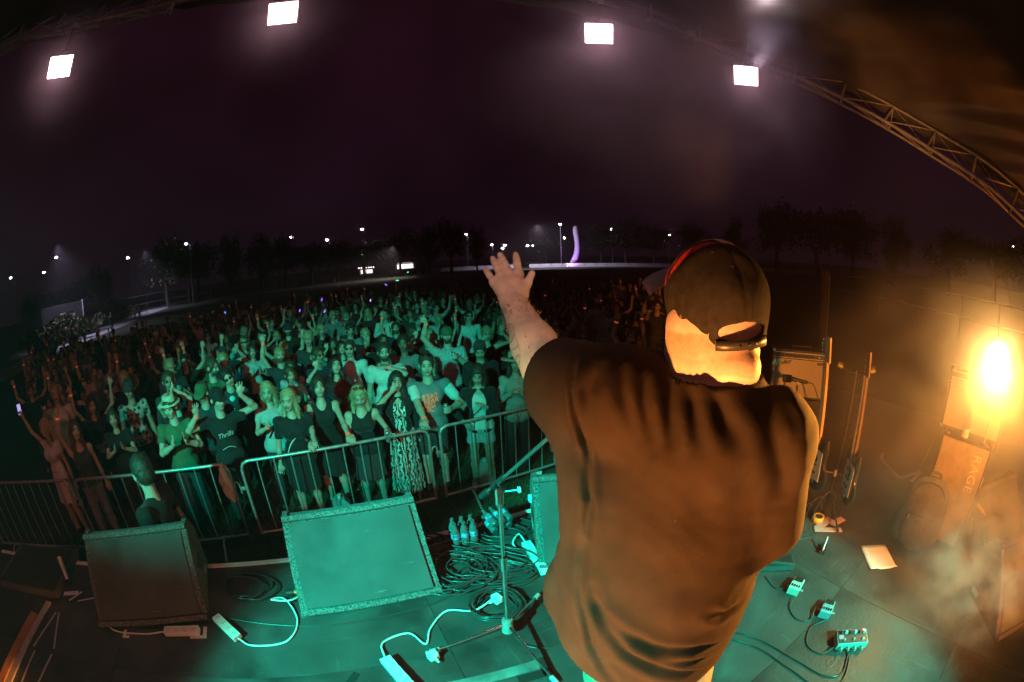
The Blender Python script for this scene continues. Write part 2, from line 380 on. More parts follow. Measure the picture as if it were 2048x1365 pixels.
# gaffer tape and scuffed strips on the deck
m_t = mat('matt black gaffer tape', (0.012, 0.012, 0.012), 0.75, 30, 0.2)
m_sc = mat('scuffed pale floor tape', (0.16, 0.16, 0.155), 0.7, 9, 0.5, detail=10)
m_wt = mat('white gaffer tape', (0.74, 0.72, 0.70), 0.6, 25, 0.1)
def tape(cx, cy, l, w, a, m, lab):
    o = MB().box((0, 0, 0), (l, w, 0.0012), bev=0.0004).build('floor_tape', m, None, (cx, cy, ZS + 0.0030), (0, 0, a)); return tag(o, lab, 'tape', 'strips of tape on the stage')
tape(-0.22, 1.17, 0.62, 0.06, R(20), m_sc, 'worn pale tape strip under the mic stand leg')
tape(0.05, 1.20, 0.16, 0.05, R(18), m_t, 'black tape patch beside the mic stand base')
tape(0.10, 1.26, 0.05, 0.12, R(18), m_t, 'short black tape crossing another patch by the mic stand')
tape(-0.80, 1.10, 0.10, 0.035, R(75), m_t, 'small black tape tab on the lit deck left of the strips')
# white corner marks
def corner_mark(cx, cy, a, s, lab):
    b = MB(); b.box((s / 2, 0, 0), (s, 0.025, 0.0012)); b.box((0.0125, 0.012 + s * 0.45, 0.0003), (0.025, s * 0.9, 0.0012))
    return tag(b.build('corner_mark', m_wt, None, (cx, cy, ZS + 0.0035), (0, 0, a)), lab, 'tape', 'strips of tape on the stage')
corner_mark(-1.72, 1.09, R(118), 0.10, 'white tape corner mark beside the power board under the dark wedge')
corner_mark(-2.28, 0.80, R(28), 0.055, 'small white tape corner mark at the dark wedge foot')
for (p, q, w, lab) in [((-3.10, 0.80), (-2.97, 0.90), 0.045, 'wide pale tape tag by the black flight lid'), ((-2.985, 0.78), (-2.945, 0.93), 0.016, 'thin pale tape sliver next to the wide tag'), ((-2.90, 0.83), (-2.74, 0.99), 0.014, 'thin pale tape sliver pointing at the dark wedge')]:
    l = math.hypot(q[0] - p[0], q[1] - p[1]); tape((p[0] + q[0]) / 2, (p[1] + q[1]) / 2, l, w, math.atan2(q[1] - p[1], q[0] - p[0]), m_wt, lab)

# ================================================================== roof: arched truss and stretched black canopy
ARCH = [(-6.3, -0.9, 4.3), (-6.05, 0.1, 5.4), (-5.32, 1.18, 6.12), (-4.30, 2.13, 6.10), (-3.34, 2.76, 6.08), (-1.52, 3.60, 6.10), (0.94, 4.26, 6.01), (2.64, 4.44, 5.65), (3.84, 3.92, 5.17), (4.30, 3.45, 4.82), (4.64, 2.81, 4.40), (4.97, 2.13, 4.02), (5.18, 1.69, 3.73), (5.47, 1.13, 3.40), (5.85, 0.50, 2.9), (6.35, -0.3, 1.9), (6.7, -0.9, 0.0)]
AC = spline(ARCH, 240)
seg = np.r_[0, np.cumsum(np.linalg.norm(np.diff(AC, axis=0), axis=1))]
def arch_at(sv): return np.array([np.interp(sv, seg, AC[:, i]) for i in range(3)])
cen = np.array([0.3, 0.2, 1.5])
def arch_frame(sv):
    p = arch_at(sv); t = nrm(arch_at(sv + 0.05) - arch_at(sv - 0.05)); o = p - cen; o = nrm(o - t * (o @ t)); return p, t, o, np.cross(t, o)
roof = thing('roof_truss', 'arched metal roof truss curving over the stage front', 'truss')
NN = int(seg[-1] / 0.62); nodes = np.linspace(0.1, seg[-1] - 0.1, NN)
ch = {0: [], 1: [], 2: []}
for sv in np.linspace(0.05, seg[-1] - 0.05, 140):
    p, t, o, w = arch_frame(sv); ch[0].append(p); ch[1].append(p + o * 0.34 + w * 0.17); ch[2].append(p + o * 0.34 - w * 0.17)
for k in range(3): MB().tube(ch[k], 0.024 if k == 0 else 0.020, 8).build('chord', M_TRUSS, roof)
dg_ = MB()
for i, sv in enumerate(nodes):
    p, t, o, w = arch_frame(sv); a, b_, c = p, p + o * 0.34 + w * 0.17, p + o * 0.34 - w * 0.17
    for q0, q1, rr in ((a, b_, 0.015), (a, c, 0.015), (b_, c, 0.009)): MB().tube([q0, q1], rr, 6).build('strut', M_TRUSS, roof)
    if i + 1 < len(nodes):
        p2, t2, o2, w2 = arch_frame(nodes[i + 1]); b2, c2 = p2 + o2 * 0.34 + w2 * 0.17, p2 + o2 * 0.34 - w2 * 0.17
        MB().tube([a, b2], 0.0075, 5).build('brace', M_TRUSS, roof); MB().tube([a, c2], 0.0075, 5).build('brace', M_TRUSS, roof); MB().tube([b_, c2], 0.006, 5).build('brace', M_TRUSS, roof)
# canopy: lofted from the truss back over the stage, rippled where it is laced on
nu, nv = 150, 60; rsn = np.random.RandomState(5); P = []
for i in range(nu):
    sv = 0.1 + (seg[-1] - 0.2) * i / (nu - 1); p, t, o, w = arch_frame(sv); top = p + o * 0.42
    nback = np.array([math.sin(SA), -math.cos(SA), 0.0])
    for j in range(nv):
        q = j / (nv - 1); s_ = q * 8.5; drop = 1.0 * q * q + 0.35 * q * max(0, (top[2] - 1.0)) / 5
        sag = -0.16 * math.sin(math.pi * min(1, q * 2.2)) if q < 0.45 else 0
        rip = 0.05 * math.sin(sv * 2.3 + 2.5 * q) * q + 0.03 * math.sin(sv * 5.1 + 9 * q) * (0.25 + q) + 0.018 * math.sin(sv * 9.7 - 4 * q)
        x = top + nback * s_ + o * (rip + sag); x[2] = max(0.05, x[2] - drop); x[0] -= (x[0] - 0.5) * 0.06 * q; P.append(x)
Q = [(i * nv + j, (i + 1) * nv + j, (i + 1) * nv + j + 1, i * nv + j + 1) for i in range(nu - 1) for j in range(nv - 1)]
m_can = mat('black vinyl canopy', (0.055, 0.048, 0.045), 0.33, 1.6, 0.35, 0.25, 5, spec=0.6)
can = link('roof_canopy', mesh_np('roof_canopy', np.array(P), np.array(Q)), None, m_can); tag(can, 'rippled black vinyl canopy stretched behind the roof truss', 'canopy')
sol = can.modifiers.new('thickness', 'SOLIDIFY'); sol.thickness = 0.004
# valance hanging below the truss at the crown
b = MB(); vs = []; svs = np.linspace(seg[np.argmin(np.linalg.norm(AC - np.array(ARCH[4]), axis=1))] , seg[np.argmin(np.linalg.norm(AC - np.array(ARCH[7]), axis=1))], 50)
for i, sv in enumerate(svs):
    p, t, o, w = arch_frame(sv); k = math.sin(math.pi * i / 49) ** 0.6; vs += [tuple(p + o * 0.05 - w * 0.06), tuple(p - np.array([0, 0, 0.02 + 0.20 * k]) - w * (0.06 + 0.012 * math.sin(i * 1.3)))]
vs2 = [(x, y + 0.006, z) for x, y, z in vs]
nvs = len(vs); F = [(2 * i, 2 * i + 2, 2 * i + 3, 2 * i + 1) for i in range(49)] + [(nvs + 2 * i + 1, nvs + 2 * i + 3, nvs + 2 * i + 2, nvs + 2 * i) for i in range(49)] + [(2 * i + 1, 2 * i + 3, nvs + 2 * i + 3, nvs + 2 * i + 1) for i in range(49)]
tag(b.add(vs + vs2, F, True).build('valance', m_can), 'dark fabric valance hanging under the crown of the roof truss', 'valance')

# ---- four white floodlights hung under the truss, facing the stage
M_FLOOD = glow('flood lamp face', (1.0, 0.58, 0.56), 24.0)
FL = [((-4.43, 2.02, 5.56), 'white square floodlight hung where the truss first drops on the stairs side'), ((-2.17, 3.45, 5.73), 'white square floodlight half under the dark valance'),
      ((1.08, 4.39, 5.56), 'white tilted floodlight glowing in thick smoke under the truss'), ((2.90, 4.36, 5.26), 'white floodlight beside the bare descending part of the truss')]
for i, (p, lab) in enumerate(FL):
    t = thing('floodlight', lab, 'floodlight', p, 0, 'white floodlights on the truss')
    aim = nrm(np.array([0.25, 0.2, 1.9]) + np.array([(p[0]) * 0.45, 0, 0]) - np.array(p)); q = Vector(aim).to_track_quat('-Z', 'Y').to_euler(); t.rotation_euler = q
    w, h = 0.31, 0.25
    MB().box((0, 0, 0.045), (w + 0.03, h + 0.03, 0.07), bev=0.01).build('housing', M_BLACK, t)
    MB().box((0, 0, 0.0), (w, h, 0.012), bev=0.004).build('lamp_face', M_FLOOD, t)
    for k in range(7): MB().box((-w / 2 + w * (k + 0.5) / 7, 0, 0.10), (0.006, h, 0.05)).build('cooling_fin', M_BLACK, t)
    Mi = Matrix(t.rotation_euler.to_matrix()).inverted()
    d = np.linalg.norm(AC - np.array(p), axis=1); d[AC[:, 2] < p[2]] = 99; hook = AC[np.argmin(d)]
    hl = Mi @ (Vector(hook) - Vector(p)); mid = Vector((0, 0, 0.13)) * 0.6 + hl * 0.35
    MB().tube([(-w / 2 - 0.03, 0, 0.04), (-w / 2 - 0.03, 0.0, 0.13), tuple(mid), (w / 2 + 0.03, 0.0, 0.13), (w / 2 + 0.03, 0, 0.04)], 0.010, 6).build('yoke', M_BLACK, t)
    MB().tube([tuple(mid), tuple(hl)], 0.012, 6).build('hanger', M_BLACK, t)
    MB().box(tuple(hl), (0.07, 0.05, 0.07), bev=0.01).build('clamp', M_STEEL, t)
# loose hardware on the lower chord
for sv_p, lab in [((2.25, 4.42, 5.80), 'small metal clamp gripping the truss chord between two floodlights'), ((-3.35, 2.78, 6.06), 'cluster of clamps on the truss chord beside the valance')]:
    t = thing('truss_clamp', lab, 'clamp', sv_p)
    MB().box((0, 0, -0.03), (0.09, 0.05, 0.07), bev=0.012).build('jaw', M_STEEL, t); MB().tube([(0.03, 0, -0.05), (0.05, 0.01, -0.12), (0.02, 0.0, -0.15)], 0.008, 6).build('bolt', M_STEEL, t); MB().tube([(-0.03, 0, -0.05), (-0.06, 0.02, -0.11), (-0.1, 0.02, -0.10)], 0.006, 6).build('lever', M_STEEL, t)

# ================================================================== far side of the field
def leaf_mesh(name, n, rx, rz, seed):
    rs_ = np.random.RandomState(seed); cl = rs_.normal(0, 1, (26, 3)); cl /= np.linalg.norm(cl, axis=1)[:, None]; cl *= rs_.uniform(0.25, 0.95, (26, 1))
    c = cl[rs_.randint(0, 26, n)] + rs_.normal(0, 0.16, (n, 3)); c *= np.array([rx, rx, rz]); s_ = rs_.uniform(0.16, 0.34, n)
    a = rs_.normal(0, 1, (n, 3)); a /= np.linalg.norm(a, axis=1)[:, None]; b_ = np.cross(a, rs_.normal(0, 1, (n, 3))); b_ /= np.linalg.norm(b_, axis=1)[:, None]
    P = np.stack([c - a * s_[:, None], c - b_ * s_[:, None] * 0.5, c + a * s_[:, None], c + b_ * s_[:, None] * 0.5], 1).reshape(-1, 3)
    return mesh_np(name, P, np.arange(4 * n).reshape(-1, 4), False)
M_LEAF = mat('dark tree leaves', (0.055, 0.075, 0.030), 0.7, 0.5, 0.4); M_BARK = mat('grey bark', (0.09, 0.075, 0.06), 0.9, 6, 0.3, 0.4, 20)
crowns = [leaf_mesh('crown', 2600, 4.2, 3.4, 1), leaf_mesh('crown', 2600, 3.0, 4.6, 2), leaf_mesh('crown', 2200, 5.0, 2.6, 3)]
def trunk_mesh(seed, h):
    rs_ = np.random.RandomState(seed); b = MB(); b.tube([(0, 0, 0), (0.1, 0.05, h * 0.5), (0.0, 0.1, h)], [0.32, 0.24, 0.16], 8)
    for k in range(6):
        a = rs_.uniform(0, 6.28); b.tube([(0, 0.05, h * rs_.uniform(0.6, 0.95)), (1.0 * math.cos(a), 1.0 * math.sin(a), h + 0.6), (2.2 * math.cos(a), 2.2 * math.sin(a), h + rs_.uniform(1.4, 2.8))], [0.11, 0.07, 0.03], 6)
    return b.mesh('trunk')
trunks = [trunk_mesh(4, 3.6), trunk_mesh(5, 3.4), trunk_mesh(6, 3.0)]
TR = [(-66, 72, 2.6, 0), (-61, 62, 3.4, 2), (-55.4, 80, 4.2, 0), (-46, 78, 6.4, 0), (-41.5, 84, 5.8, 2), (-37, 78, 5.6, 1), (-32.8, 76, 5.4, 1), (-29.5, 82, 4.6, 0), (-26, 84, 3.9, 2), (-22.5, 88, 3.5, 0), (-19, 92, 3.4, 2), (-14.2, 90, 4.5, 0), (-10.5, 86, 4.4, 1), (-7.6, 88, 5.2, 0), (-4.2, 92, 4.0, 1), (4.8, 125, 2.6, 2), (12, 128, 4.0, 2), (15.2, 120, 4.9, 0), (19, 124, 4.2, 2), (24.5, 118, 4.3, 0), (30, 110, 5.0, 1), (35.5, 96, 7.2, 0), (41, 90, 7.4, 2), (46, 88, 7.0, 0), (52, 84, 6.4, 1), (60, 80, 5.8, 0), (67, 80, 6.0, 2)]
tl = ['broad dark tree on the skyline', 'tall narrow dark tree on the skyline', 'low spreading dark tree on the skyline']
def tree_place(az):
    return 'past the pale path' if az < -44 else 'behind the gravel road' if az < -20 else 'near the lit food stall' if az < -2 else 'behind the white field hoarding' if az < 28 else 'beyond the raised cap of the singer' if az < 40 else 'behind the guitar amplifiers'
for az, d, el, kind in TR:
    H = 3.0 + d * math.tan(R(el)); x, y = d * math.sin(R(az)), d * math.cos(R(az)); t = thing('tree', tl[kind] + ' ' + tree_place(az), 'tree', (x, y, 0), random.uniform(0, 6), 'trees round the park')
    base_h = [3.6, 3.4, 3.0][kind] + [3.4, 4.6, 2.6][kind] * 1.75; s_ = H / base_h; t.scale = (s_, s_, s_)
    link('trunk', trunks[kind], t, M_BARK); link('crown', crowns[kind], t, M_LEAF, (0, 0, [3.6, 3.4, 3.0][kind] + [3.4, 4.6, 2.6][kind] * 0.75))
# low shrubs beside the path
sh = leaf_mesh('foliage', 900, 2.2, 1.0, 9)
M_SHR = mat('dry shrub leaves', (0.12, 0.11, 0.045), 0.8, 0.9, 0.4)
for k, (az, d, s_, plc) in enumerate([(-63.5, 44, 1.1, 'where the path starts'), (-61, 46, 1.3, 'beside the dark signboard'), (-58.5, 50, 1.2, 'between the signboard and the path'), (-53.5, 66, 1.4, 'behind the two marshals'), (-66, 40, 1.0, 'on the near end of the path'), (-55.8, 60, 1.1, 'along the middle of the path')]):
    t = thing('shrub', 'dry olive shrub ' + plc, 'shrub', (d * math.sin(R(az)), d * math.cos(R(az)), 0), k, 'shrubs along the path'); t.scale = (s_,) * 3
    link('foliage', sh, t, M_SHR, (0, 0, 0.9)); MB().tube([(0, 0, 0), (0.1, 0, 0.9)], [0.09, 0.05], 6).build('stem', M_BARK, t)

# ---- street lamps
M_LAMP = glow('street lamp glass', (0.86, 0.82, 1.0), 60.0); M_LAMPW = glow('warm white lamp glass', (1.0, 0.93, 0.80), 60.0)
M_POLE = mat('grey lamp pole', (0.30, 0.30, 0.32), 0.5, 5, 0.15)
SL = [(-68.4, 4.7, 70, 0), (-63.3, 4.5, 84, 0), (-61.3, 5.9, 74, 0), (-50.8, 4.4, 84, 0), (-42.4, 5.0, 72, 0), (-28.2, 4.3, 88, 0), (-23.5, 3.5, 100, 0), (-18.8, 4.5, 92, 0), (-5.4, 3.0, 120, 1), (-2.1, 1.5, 118, 1), (-0.75, 1.0, 150, 1), (-0.45, 1.35, 160, 1), (2.5, 1.2, 170, 1), (3.25, 1.2, 176, 0), (6.8, 3.9, 104, 1), (7.3, 2.1, 140, 1), (13.5, 3.2, 128, 1), (21.0, 2.5, 126, 1), (24.0, 1.8, 150, 1), (25.8, 1.9, 154, 1), (69.4, 4.4, 100, 0)]
sl_lab = ['first beyond the shrubs at the near end of the path', 'low one behind the signboard', 'tall one above the signboard', 'above the two marshals', 'standing clear over the fence bend', 'over the dense trees at the gravel road', 'low one between two taller lamps by the gravel road', 'brightest one over the gravel road trees', 'above the tree beside the food stall', 'long bright one by the singer raised hand', 'paired low one behind the raised fingers', 'paired high one behind the raised fingers', 'distant one past the raised thumb', 'faint distant one next to its twin', 'tall pole next to the purple sculpture', 'shorter one right behind the purple sculpture pole', 'warm one between sculpture and cap', 'lamp close to the cap brim', 'low one just above the cap', 'low twin just above the cap crown', 'faint lone one behind the amber smoke']
for (az, el, d, kind), lb in zip(SL, sl_lab):
    x, y = d * math.sin(R(az)), d * math.cos(R(az)); H = 3.0 + d * math.tan(R(el))
    t = thing('street_lamp', 'distant lit street lamp, ' + lb, 'street lamp', (x, y, 0), 0, 'street lamps across the park')
    MB().tube([(0, 0, 0), (0, 0, H - 0.3), (-0.05, -0.15, H), (-0.15, -0.7, H + 0.12)], [0.09, 0.06, 0.05, 0.04], 6).build('pole', M_POLE, t)
    s_ = d / 90.0 * (0.28 if kind == 0 else 0.24)
    MB().lathe([(0.0, s_ * 0.45), (s_ * 0.8, s_ * 0.3), (s_, 0.0), (s_ * 0.7, -s_ * 0.35), (0.0, -s_ * 0.5)], 10, (-0.15, -0.85, H + 0.05)).build('lamp_head', M_LAMP if kind == 0 else M_LAMPW, t)
def bulb(name, loc, color, power, r=0.3):
    d = bpy.data.lights.new(name, 'POINT'); d.color = color; d.energy = power; d.shadow_soft_size = r; o = bpy.data.objects.new(name, d); COL.objects.link(o); o.location = loc
spot('path_lamp_light', (-41, 22, 9.0), (-40, 24, 0), (0.72, 0.66, 1.0), 3500, 110, 0.8, 0.3); spot('path_lamp_light_far', (-55, 48, 9.5), (-54, 49, 0), (0.72, 0.66, 1.0), 2600, 110, 0.8, 0.3); spot('field_lamp_light', (6, 90, 9.0), (8, 99, 0), (0.85, 0.75, 1.0), 9000, 150, 0.8, 0.3); spot('stall_lamp_light', (-22, 82, 6.0), (-24, 79, 0), (1.0, 0.85, 0.8), 2500, 120, 0.8, 0.3)

# ---- white advertising hoarding along the far side of the field
M_HOARD = mat('white hoarding board', (0.72, 0.70, 0.74), 0.6, 0.8, 0.08)
for k in range(36):
    az0 = -9.0 + k * 1.45
    if 1.0 < az0 < 5.0 and k % 3 == 1: continue
    if 23.5 < az0 < 31: continue
    if az0 > 41.0: continue
    d = 100.0; a = R(az0 + 0.72); x, y = d * math.sin(a), d * math.cos(a); hgt = 0.85
    o = MB(); o.box((0, 0, hgt / 2 + 0.06), (2.46, 0.05, hgt), bev=0.01)
    t = thing('hoarding_panel', 'low white hoarding panel along the far field edge, ' + ('between food truck and raised hand' if az0 < 0 else 'before the purple sculpture' if az0 < 12 else 'between sculpture and cap brim' if az0 < 24 else 'beyond the cap'), 'hoarding', (x, y, 0), -a, 'white hoarding along the field edge')
    o.build('board', M_HOARD, t)
    for sgn in (-1, 1): MB().box((sgn * 1.1, 0.1, 0.35), (0.05, 0.12, 0.7)).build('foot', M_POLE, t)

# ---- purple lit sculpture
sc = thing('sculpture', 'tall curved sculpture lit purple behind the hoarding', 'sculpture', (15.4, 101.5, 0))
prof = spline([(-1.3, 0, 0.0), (-0.75, 0, 0.9), (0.15, 0, 2.4), (0.55, 0, 4.2), (0.5, 0, 6.4), (0.25, 0, 8.4), (0.3, 0, 9.6)], 26)
b = MB(); b.tube(prof, list(np.interp(np.linspace(0, 1, 26), [0, 0.08, 0.3, 0.6, 0.9, 1], [0.32, 0.45, 0.75, 0.62, 0.62, 0.38])), 12)
b.build('blade', mat('pale painted sculpture', (0.55, 0.5, 0.6), 0.5, 2, 0.15), sc)
MB().tube([(-1.3, 0, 0.4), (-0.9, 0, 0.25), (-0.2, 0, 0.2), (0.6, 0, 0.1)], [0.2, 0.3, 0.3, 0.2], 8).build('foot', mat('pale painted sculpture', (0.5,) * 3), sc)
ul = thing('ground_uplight', 'small bright ground light at the foot of the purple sculpture', 'lamp', (13.2, 99.2, 0))
MB().lathe([(0.16, 0), (0.18, 0.2), (0.12, 0.28)], 10).build('body', M_BLACK, ul); MB().lathe([(0.10, 0.0), (0.14, 0.05), (0.02, 0.12)], 10, (0, 0, 0.28)).build('lens', glow('violet uplight lens', (0.75, 0.6, 1.0), 40), ul)
spot('sculpture_lamp', (13.4, 97.6, 0.4), (15.6, 101.5, 4.5), (0.50, 0.12, 1.0), 1700, 110, 0.6, 0.1)

# ---- food stall with lit counter, behind the field
ft = thing('food_stall', 'lit food truck with bright serving hatch beyond the field', 'food truck', (-22.0, 92.0, 0), R(14))
M_TRK = mat('pale truck body', (0.45, 0.44, 0.45), 0.5, 1.0, 0.1)
MB().box((0, 0, 1.75), (5.6, 2.2, 2.3), bev=0.12).build('body', M_TRK, ft); MB().box((3.5, 0, 1.35), (1.5, 2.0, 1.5), bev=0.2).build('cab', M_TRK, ft)
MB().box((-0.3, -1.12, 1.9), (3.4, 0.04, 0.9)).build('serving_hatch', glow('lit hatch', (1.0, 0.88, 0.85), 2.2), ft)
MB().box((-0.3, -1.6, 2.62), (3.6, 1.0, 0.05), Matrix.Rotation(R(-12), 3, 'X')).build('awning', M_TRK, ft)
MB().box((-0.3, -1.3, 1.35), (3.5, 0.4, 0.05)).build('counter', M_TRK, ft)
for k in (-1.7, 1.7, 3.4): MB().lathe([(0.36, -0.12), (0.38, 0), (0.36, 0.12)], 14, (k, -1.0, 0.38), Matrix.Rotation(R(90), 3, 'X')).build('wheel', M_BLACK, ft)
fs = thing('food_stall', 'small marquee stall with a row of bulbs by the hoarding end', 'stall', (-30.5, 90.0, 0), R(18))
for sx_ in (-1, 1):
    for sy_ in (-1, 1): MB().tube([(sx_ * 1.5, sy_ * 1.2, 0), (sx_ * 1.5, sy_ * 1.2, 2.3)], 0.04, 6).build('leg', M_POLE, fs)
MB().add([(-1.7, -1.4, 2.3), (1.7, -1.4, 2.3), (1.7, 1.4, 2.3), (-1.7, 1.4, 2.3), (0, 0, 3.3)], [(0, 1, 4), (1, 2, 4), (2, 3, 4), (3, 0, 4), (3, 2, 1, 0)]).build('marquee_roof', M_TRK, fs)
MB().box((0, -1.2, 0.5), (3.0, 0.6, 1.0), bev=0.03).build('counter', M_TRK, fs); MB().box((0, 0.6, 1.3), (2.6, 0.05, 1.0)).build('back_light', glow('lit back wall', (1.0, 0.85, 0.8), 1.6), fs)
for k in range(7): MB().lathe([(0.0, 0.09), (0.09, 0.0), (0.0, -0.09)], 8, (-1.6 + k * 0.53, -1.42, 2.25)).build('bulb', glow('warm bulb', (1.0, 0.9, 0.8), 14), fs)
# ---- long signboard and wire fence by the path
sb = thing('signboard', 'long dark signboard panel standing past the path', 'signboard', (48 * math.sin(R(-61.5)), 48 * math.cos(R(-61.5)), 0), R(58))
MB().box((0, 0, 2.7), (5.4, 0.08, 1.5), bev=0.02).build('board', mat('dull sign face', (0.045, 0.038, 0.045), 0.6, 1.0, 0.3), sb)
for k in (-2.5, 0, 2.5): MB().box((k, 0.09, 1.7), (0.10, 0.08, 3.4)).build('post', M_POLE, sb)
MB().box((2.64, -0.02, 2.75), (0.14, 0.10, 1.6), bev=0.01).build('white_edge', M_HOARD, sb)
fn = thing('wire_fence', 'low wire fence with grey posts behind the path', 'fence', (0, 0, 0))
fp = [(d * math.sin(R(a)), d * math.cos(R(a))) for a, d in ((-58, 62), (-55, 65), (-52, 68), (-49, 71), (-46, 73), (-43, 75), (-40, 76), (-37, 77), (-34, 78), (-31, 79))]
for x, y in fp: MB().tube([(x, y, 0), (x, y, 2.7)], 0.06, 6).build('post', M_POLE, fn)
for z in (2.62, 1.4, 0.5): MB().tube([(x, y, z) for x, y in fp], 0.022, 5).build('rail', M_POLE, fn)
# ---- tall post and long rail beyond stage left
tp = thing('tower_post', 'dark timber post standing beside the field past the amplifiers', 'post', (13.0 * math.sin(R(42.2)), 13.0 * math.cos(R(42.2)), 0))
MB().box((0, 0, 1.4), (0.16, 0.16, 2.8), bev=0.01).build('post', mat('dark timber', (0.10, 0.06, 0.04), 0.8, 6, 0.3), tp); MB().box((0.14, 0, 1.35), (0.05, 0.08, 2.6), bev=0.005).build('conduit', M_STEEL, tp)
fr = thing('field_rail', 'long pale rail fence running behind the amplifiers', 'fence')
rp = [(d * math.sin(R(a)), d * math.cos(R(a))) for a, d in ((44, 34), (50, 30), (56, 27), (62, 25), (68, 24), (74, 24), (80, 25))]
for x, y in rp: MB().tube([(x, y, 0), (x, y, 2.2)], 0.045, 6).build('post', M_POLE, fr)
for z in (2.15, 1.1): MB().tube([(x, y, z) for x, y in rp], 0.035, 6).build('rail', M_HOARD, fr)
# ================================================================== things on the stage
M_CARPET = mat('black carpet covering', (0.115, 0.113, 0.11), 0.95, 95, 0.85, 0.7, 120)
M_GRILL = mat('dusty speaker foam grille', (0.075, 0.075, 0.074), 0.85, 5, 0.16, 0.25, 500)
M_TAN = mat('worn tan carpet', (0.085, 0.055, 0.042), 0.95, 90, 0.3, 0.4, 200)
scuff(M_GRILL, (0.28, 0.28, 0.27), (6, 70, 6), 0.68, 0.74, 0.4); scuff(M_GRILL, (0.03, 0.03, 0.03), (3, 3, 3), 0.52, 0.70, 0.5, 1.0); scuff(M_GRILL, (0.30, 0.30, 0.29), (150, 150, 150), 0.70, 0.76, 0.5, 2.0)
def wedge(label, loc, rz, w=0.80, cover=M_CARPET, side_box=True):
    """floor monitor: origin at the middle of the front bottom edge, face slopes up along +y"""
    t = thing('stage_monitor', label, 'stage monitor', loc, rz, 'wedge floor monitors')
    prof = [(0.0, 0.02), (0.44, 0.40), (0.52, 0.40), (0.64, 0.26), (0.60, 0.02)]
    b = MB(); b.prism([(y, z) for y, z in prof][::-1], -w / 2 + 0.018, w / 2 - 0.018); b.build('cabinet', cover, t)
    for s in (-1, 1):
        p2 = [(y + (0.012 if y > 0.3 else -0.012), z + (0.012 if z > 0.1 else -0.018)) for y, z in prof]
        b = MB(); b.prism(p2[::-1], s * w / 2 - 0.018, s * w / 2 + 0.018); o = b.build('side_panel', cover, t)
        MB().box((s * (w / 2 + 0.019), 0.40, 0.16), (0.006, 0.12, 0.05), bev=0.002).build('handle', M_BLACK, o)
        MB().box((s * (w / 2 + 0.019), 0.46, 0.05), (0.006, 0.09, 0.035), bev=0.002).build('jack_plate', M_STEEL, o)
    a = math.atan2(0.38, 0.44); n = Vector((0, -math.sin(a), math.cos(a))); Mx = Matrix.Rotation(a, 3, 'X')
    c = Vector((0, 0.22, 0.21)); L = math.hypot(0.44, 0.38)
    MB().box(tuple(c + n * 0.004), (w - 0.045, L - 0.05, 0.02), Mx, 0.006).build('grille', M_GRILL, t)
    for (ox, oy, sx_, sy_) in ((0, L / 2 - 0.0, w, 0.034), (0, -L / 2 + 0.0, w, 0.034)):
        MB().box(tuple(c + Mx @ Vector((ox, oy, 0.012))), (sx_ + 0.034, sy_, 0.036), Mx, 0.006).build('trim', cover, t)
    return t
def mid(a, b): return ((a[0] + b[0]) / 2, (a[1] + b[1]) / 2, ZS)
wedge('dark wedge monitor in shade beside the tape marks', mid((-2.49, 0.77), (-1.79, 1.25)), R(34), 0.84)
wedge('brightly teal lit wedge monitor standing square to the stage edge', mid((-1.19, 1.49), (-0.46, 1.82)), R(24.4), 0.80)
wedge('wedge monitor turned sideways behind the mic stand with side panel showing', (0.53, 2.03, ZS), R(2), 0.80)
wedge('tan sided wedge monitor next to the gold jack plugs', (3.42, 0.62, ZS), R(-12), 0.70, M_TAN)
wedge('tan sided wedge monitor with a handle hole at the smoky stage side', (2.92, 0.02, ZS), R(-20), 0.70, M_TAN)

# ---- microphone stand with boom
ms = thing('microphone_stand', 'chrome microphone stand with black boom arm beside the singer', 'microphone stand', (-0.07, 1.47, ZS))
MB().tube([(0, 0, 0.10), (0, 0, 0.52)], 0.0125, 12).build('lower_tube', M_CHROME, ms)
MB().tube([(0, 0, 0.50), (0, 0, 0.58)], 0.019, 12).build('clutch', M_CHROME, ms)
MB().tube([(0, 0, 0.56), (0, 0, 0.90)], 0.0095, 12).build('upper_tube', M_CHROME, ms)
MB().tube([(0, 0, 0.06), (0, 0, 0.15)], [0.030, 0.026], 12).build('hub', M_STEEL, ms)
for (fx, fy) in ((-0.36, -0.12), (0.16, 0.30), (0.21, -0.32)):
    l = MB().tube([(fx * 0.06, fy * 0.06, 0.11), (fx, fy, 0.018)], 0.009, 8).build('leg', M_CHROME, ms)
    d = Vector((fx, fy, 0)).normalized() * 0.03; MB().tube([(fx - d.x, fy - d.y, 0.022), (fx + d.x * 0.5, fy + d.y * 0.5, 0.014)], 0.014, 8).build('rubber_foot', mat('grey rubber', (0.5, 0.5, 0.48), 0.7), l)
dv = nrm((0.42, -0.58, 0.70)); pv = np.array([0, 0, 0.93])
MB().box((0, 0, 0.905), (0.034, 0.046, 0.085), bev=0.010).build('swivel', M_CHROME, ms)
MB().tube([(0.0, 0, 0.915), (0.075, -0.01, 0.93)], 0.006, 8).build('thumb_screw', M_CHROME, ms)
MB().lathe([(0.004, -0.008), (0.013, -0.006), (0.013, 0.006), (0.004, 0.008)], 12, (0.078, -0.01, 0.93), Matrix.Rotation(R(80), 3, 'Y')).build('screw_head', M_WHITE, ms)
p0 = pv - dv * 0.20 + np.array([0, 0.025, 0.02]); p1 = pv + dv * 0.46 + np.array([0, 0.025, 0.02])
MB().tube([p0 + dv * 0.06, p1], 0.0070, 10).build('boom', mat('dark chrome boom', (0.45, 0.44, 0.42), 0.25, metal=0.9), ms)
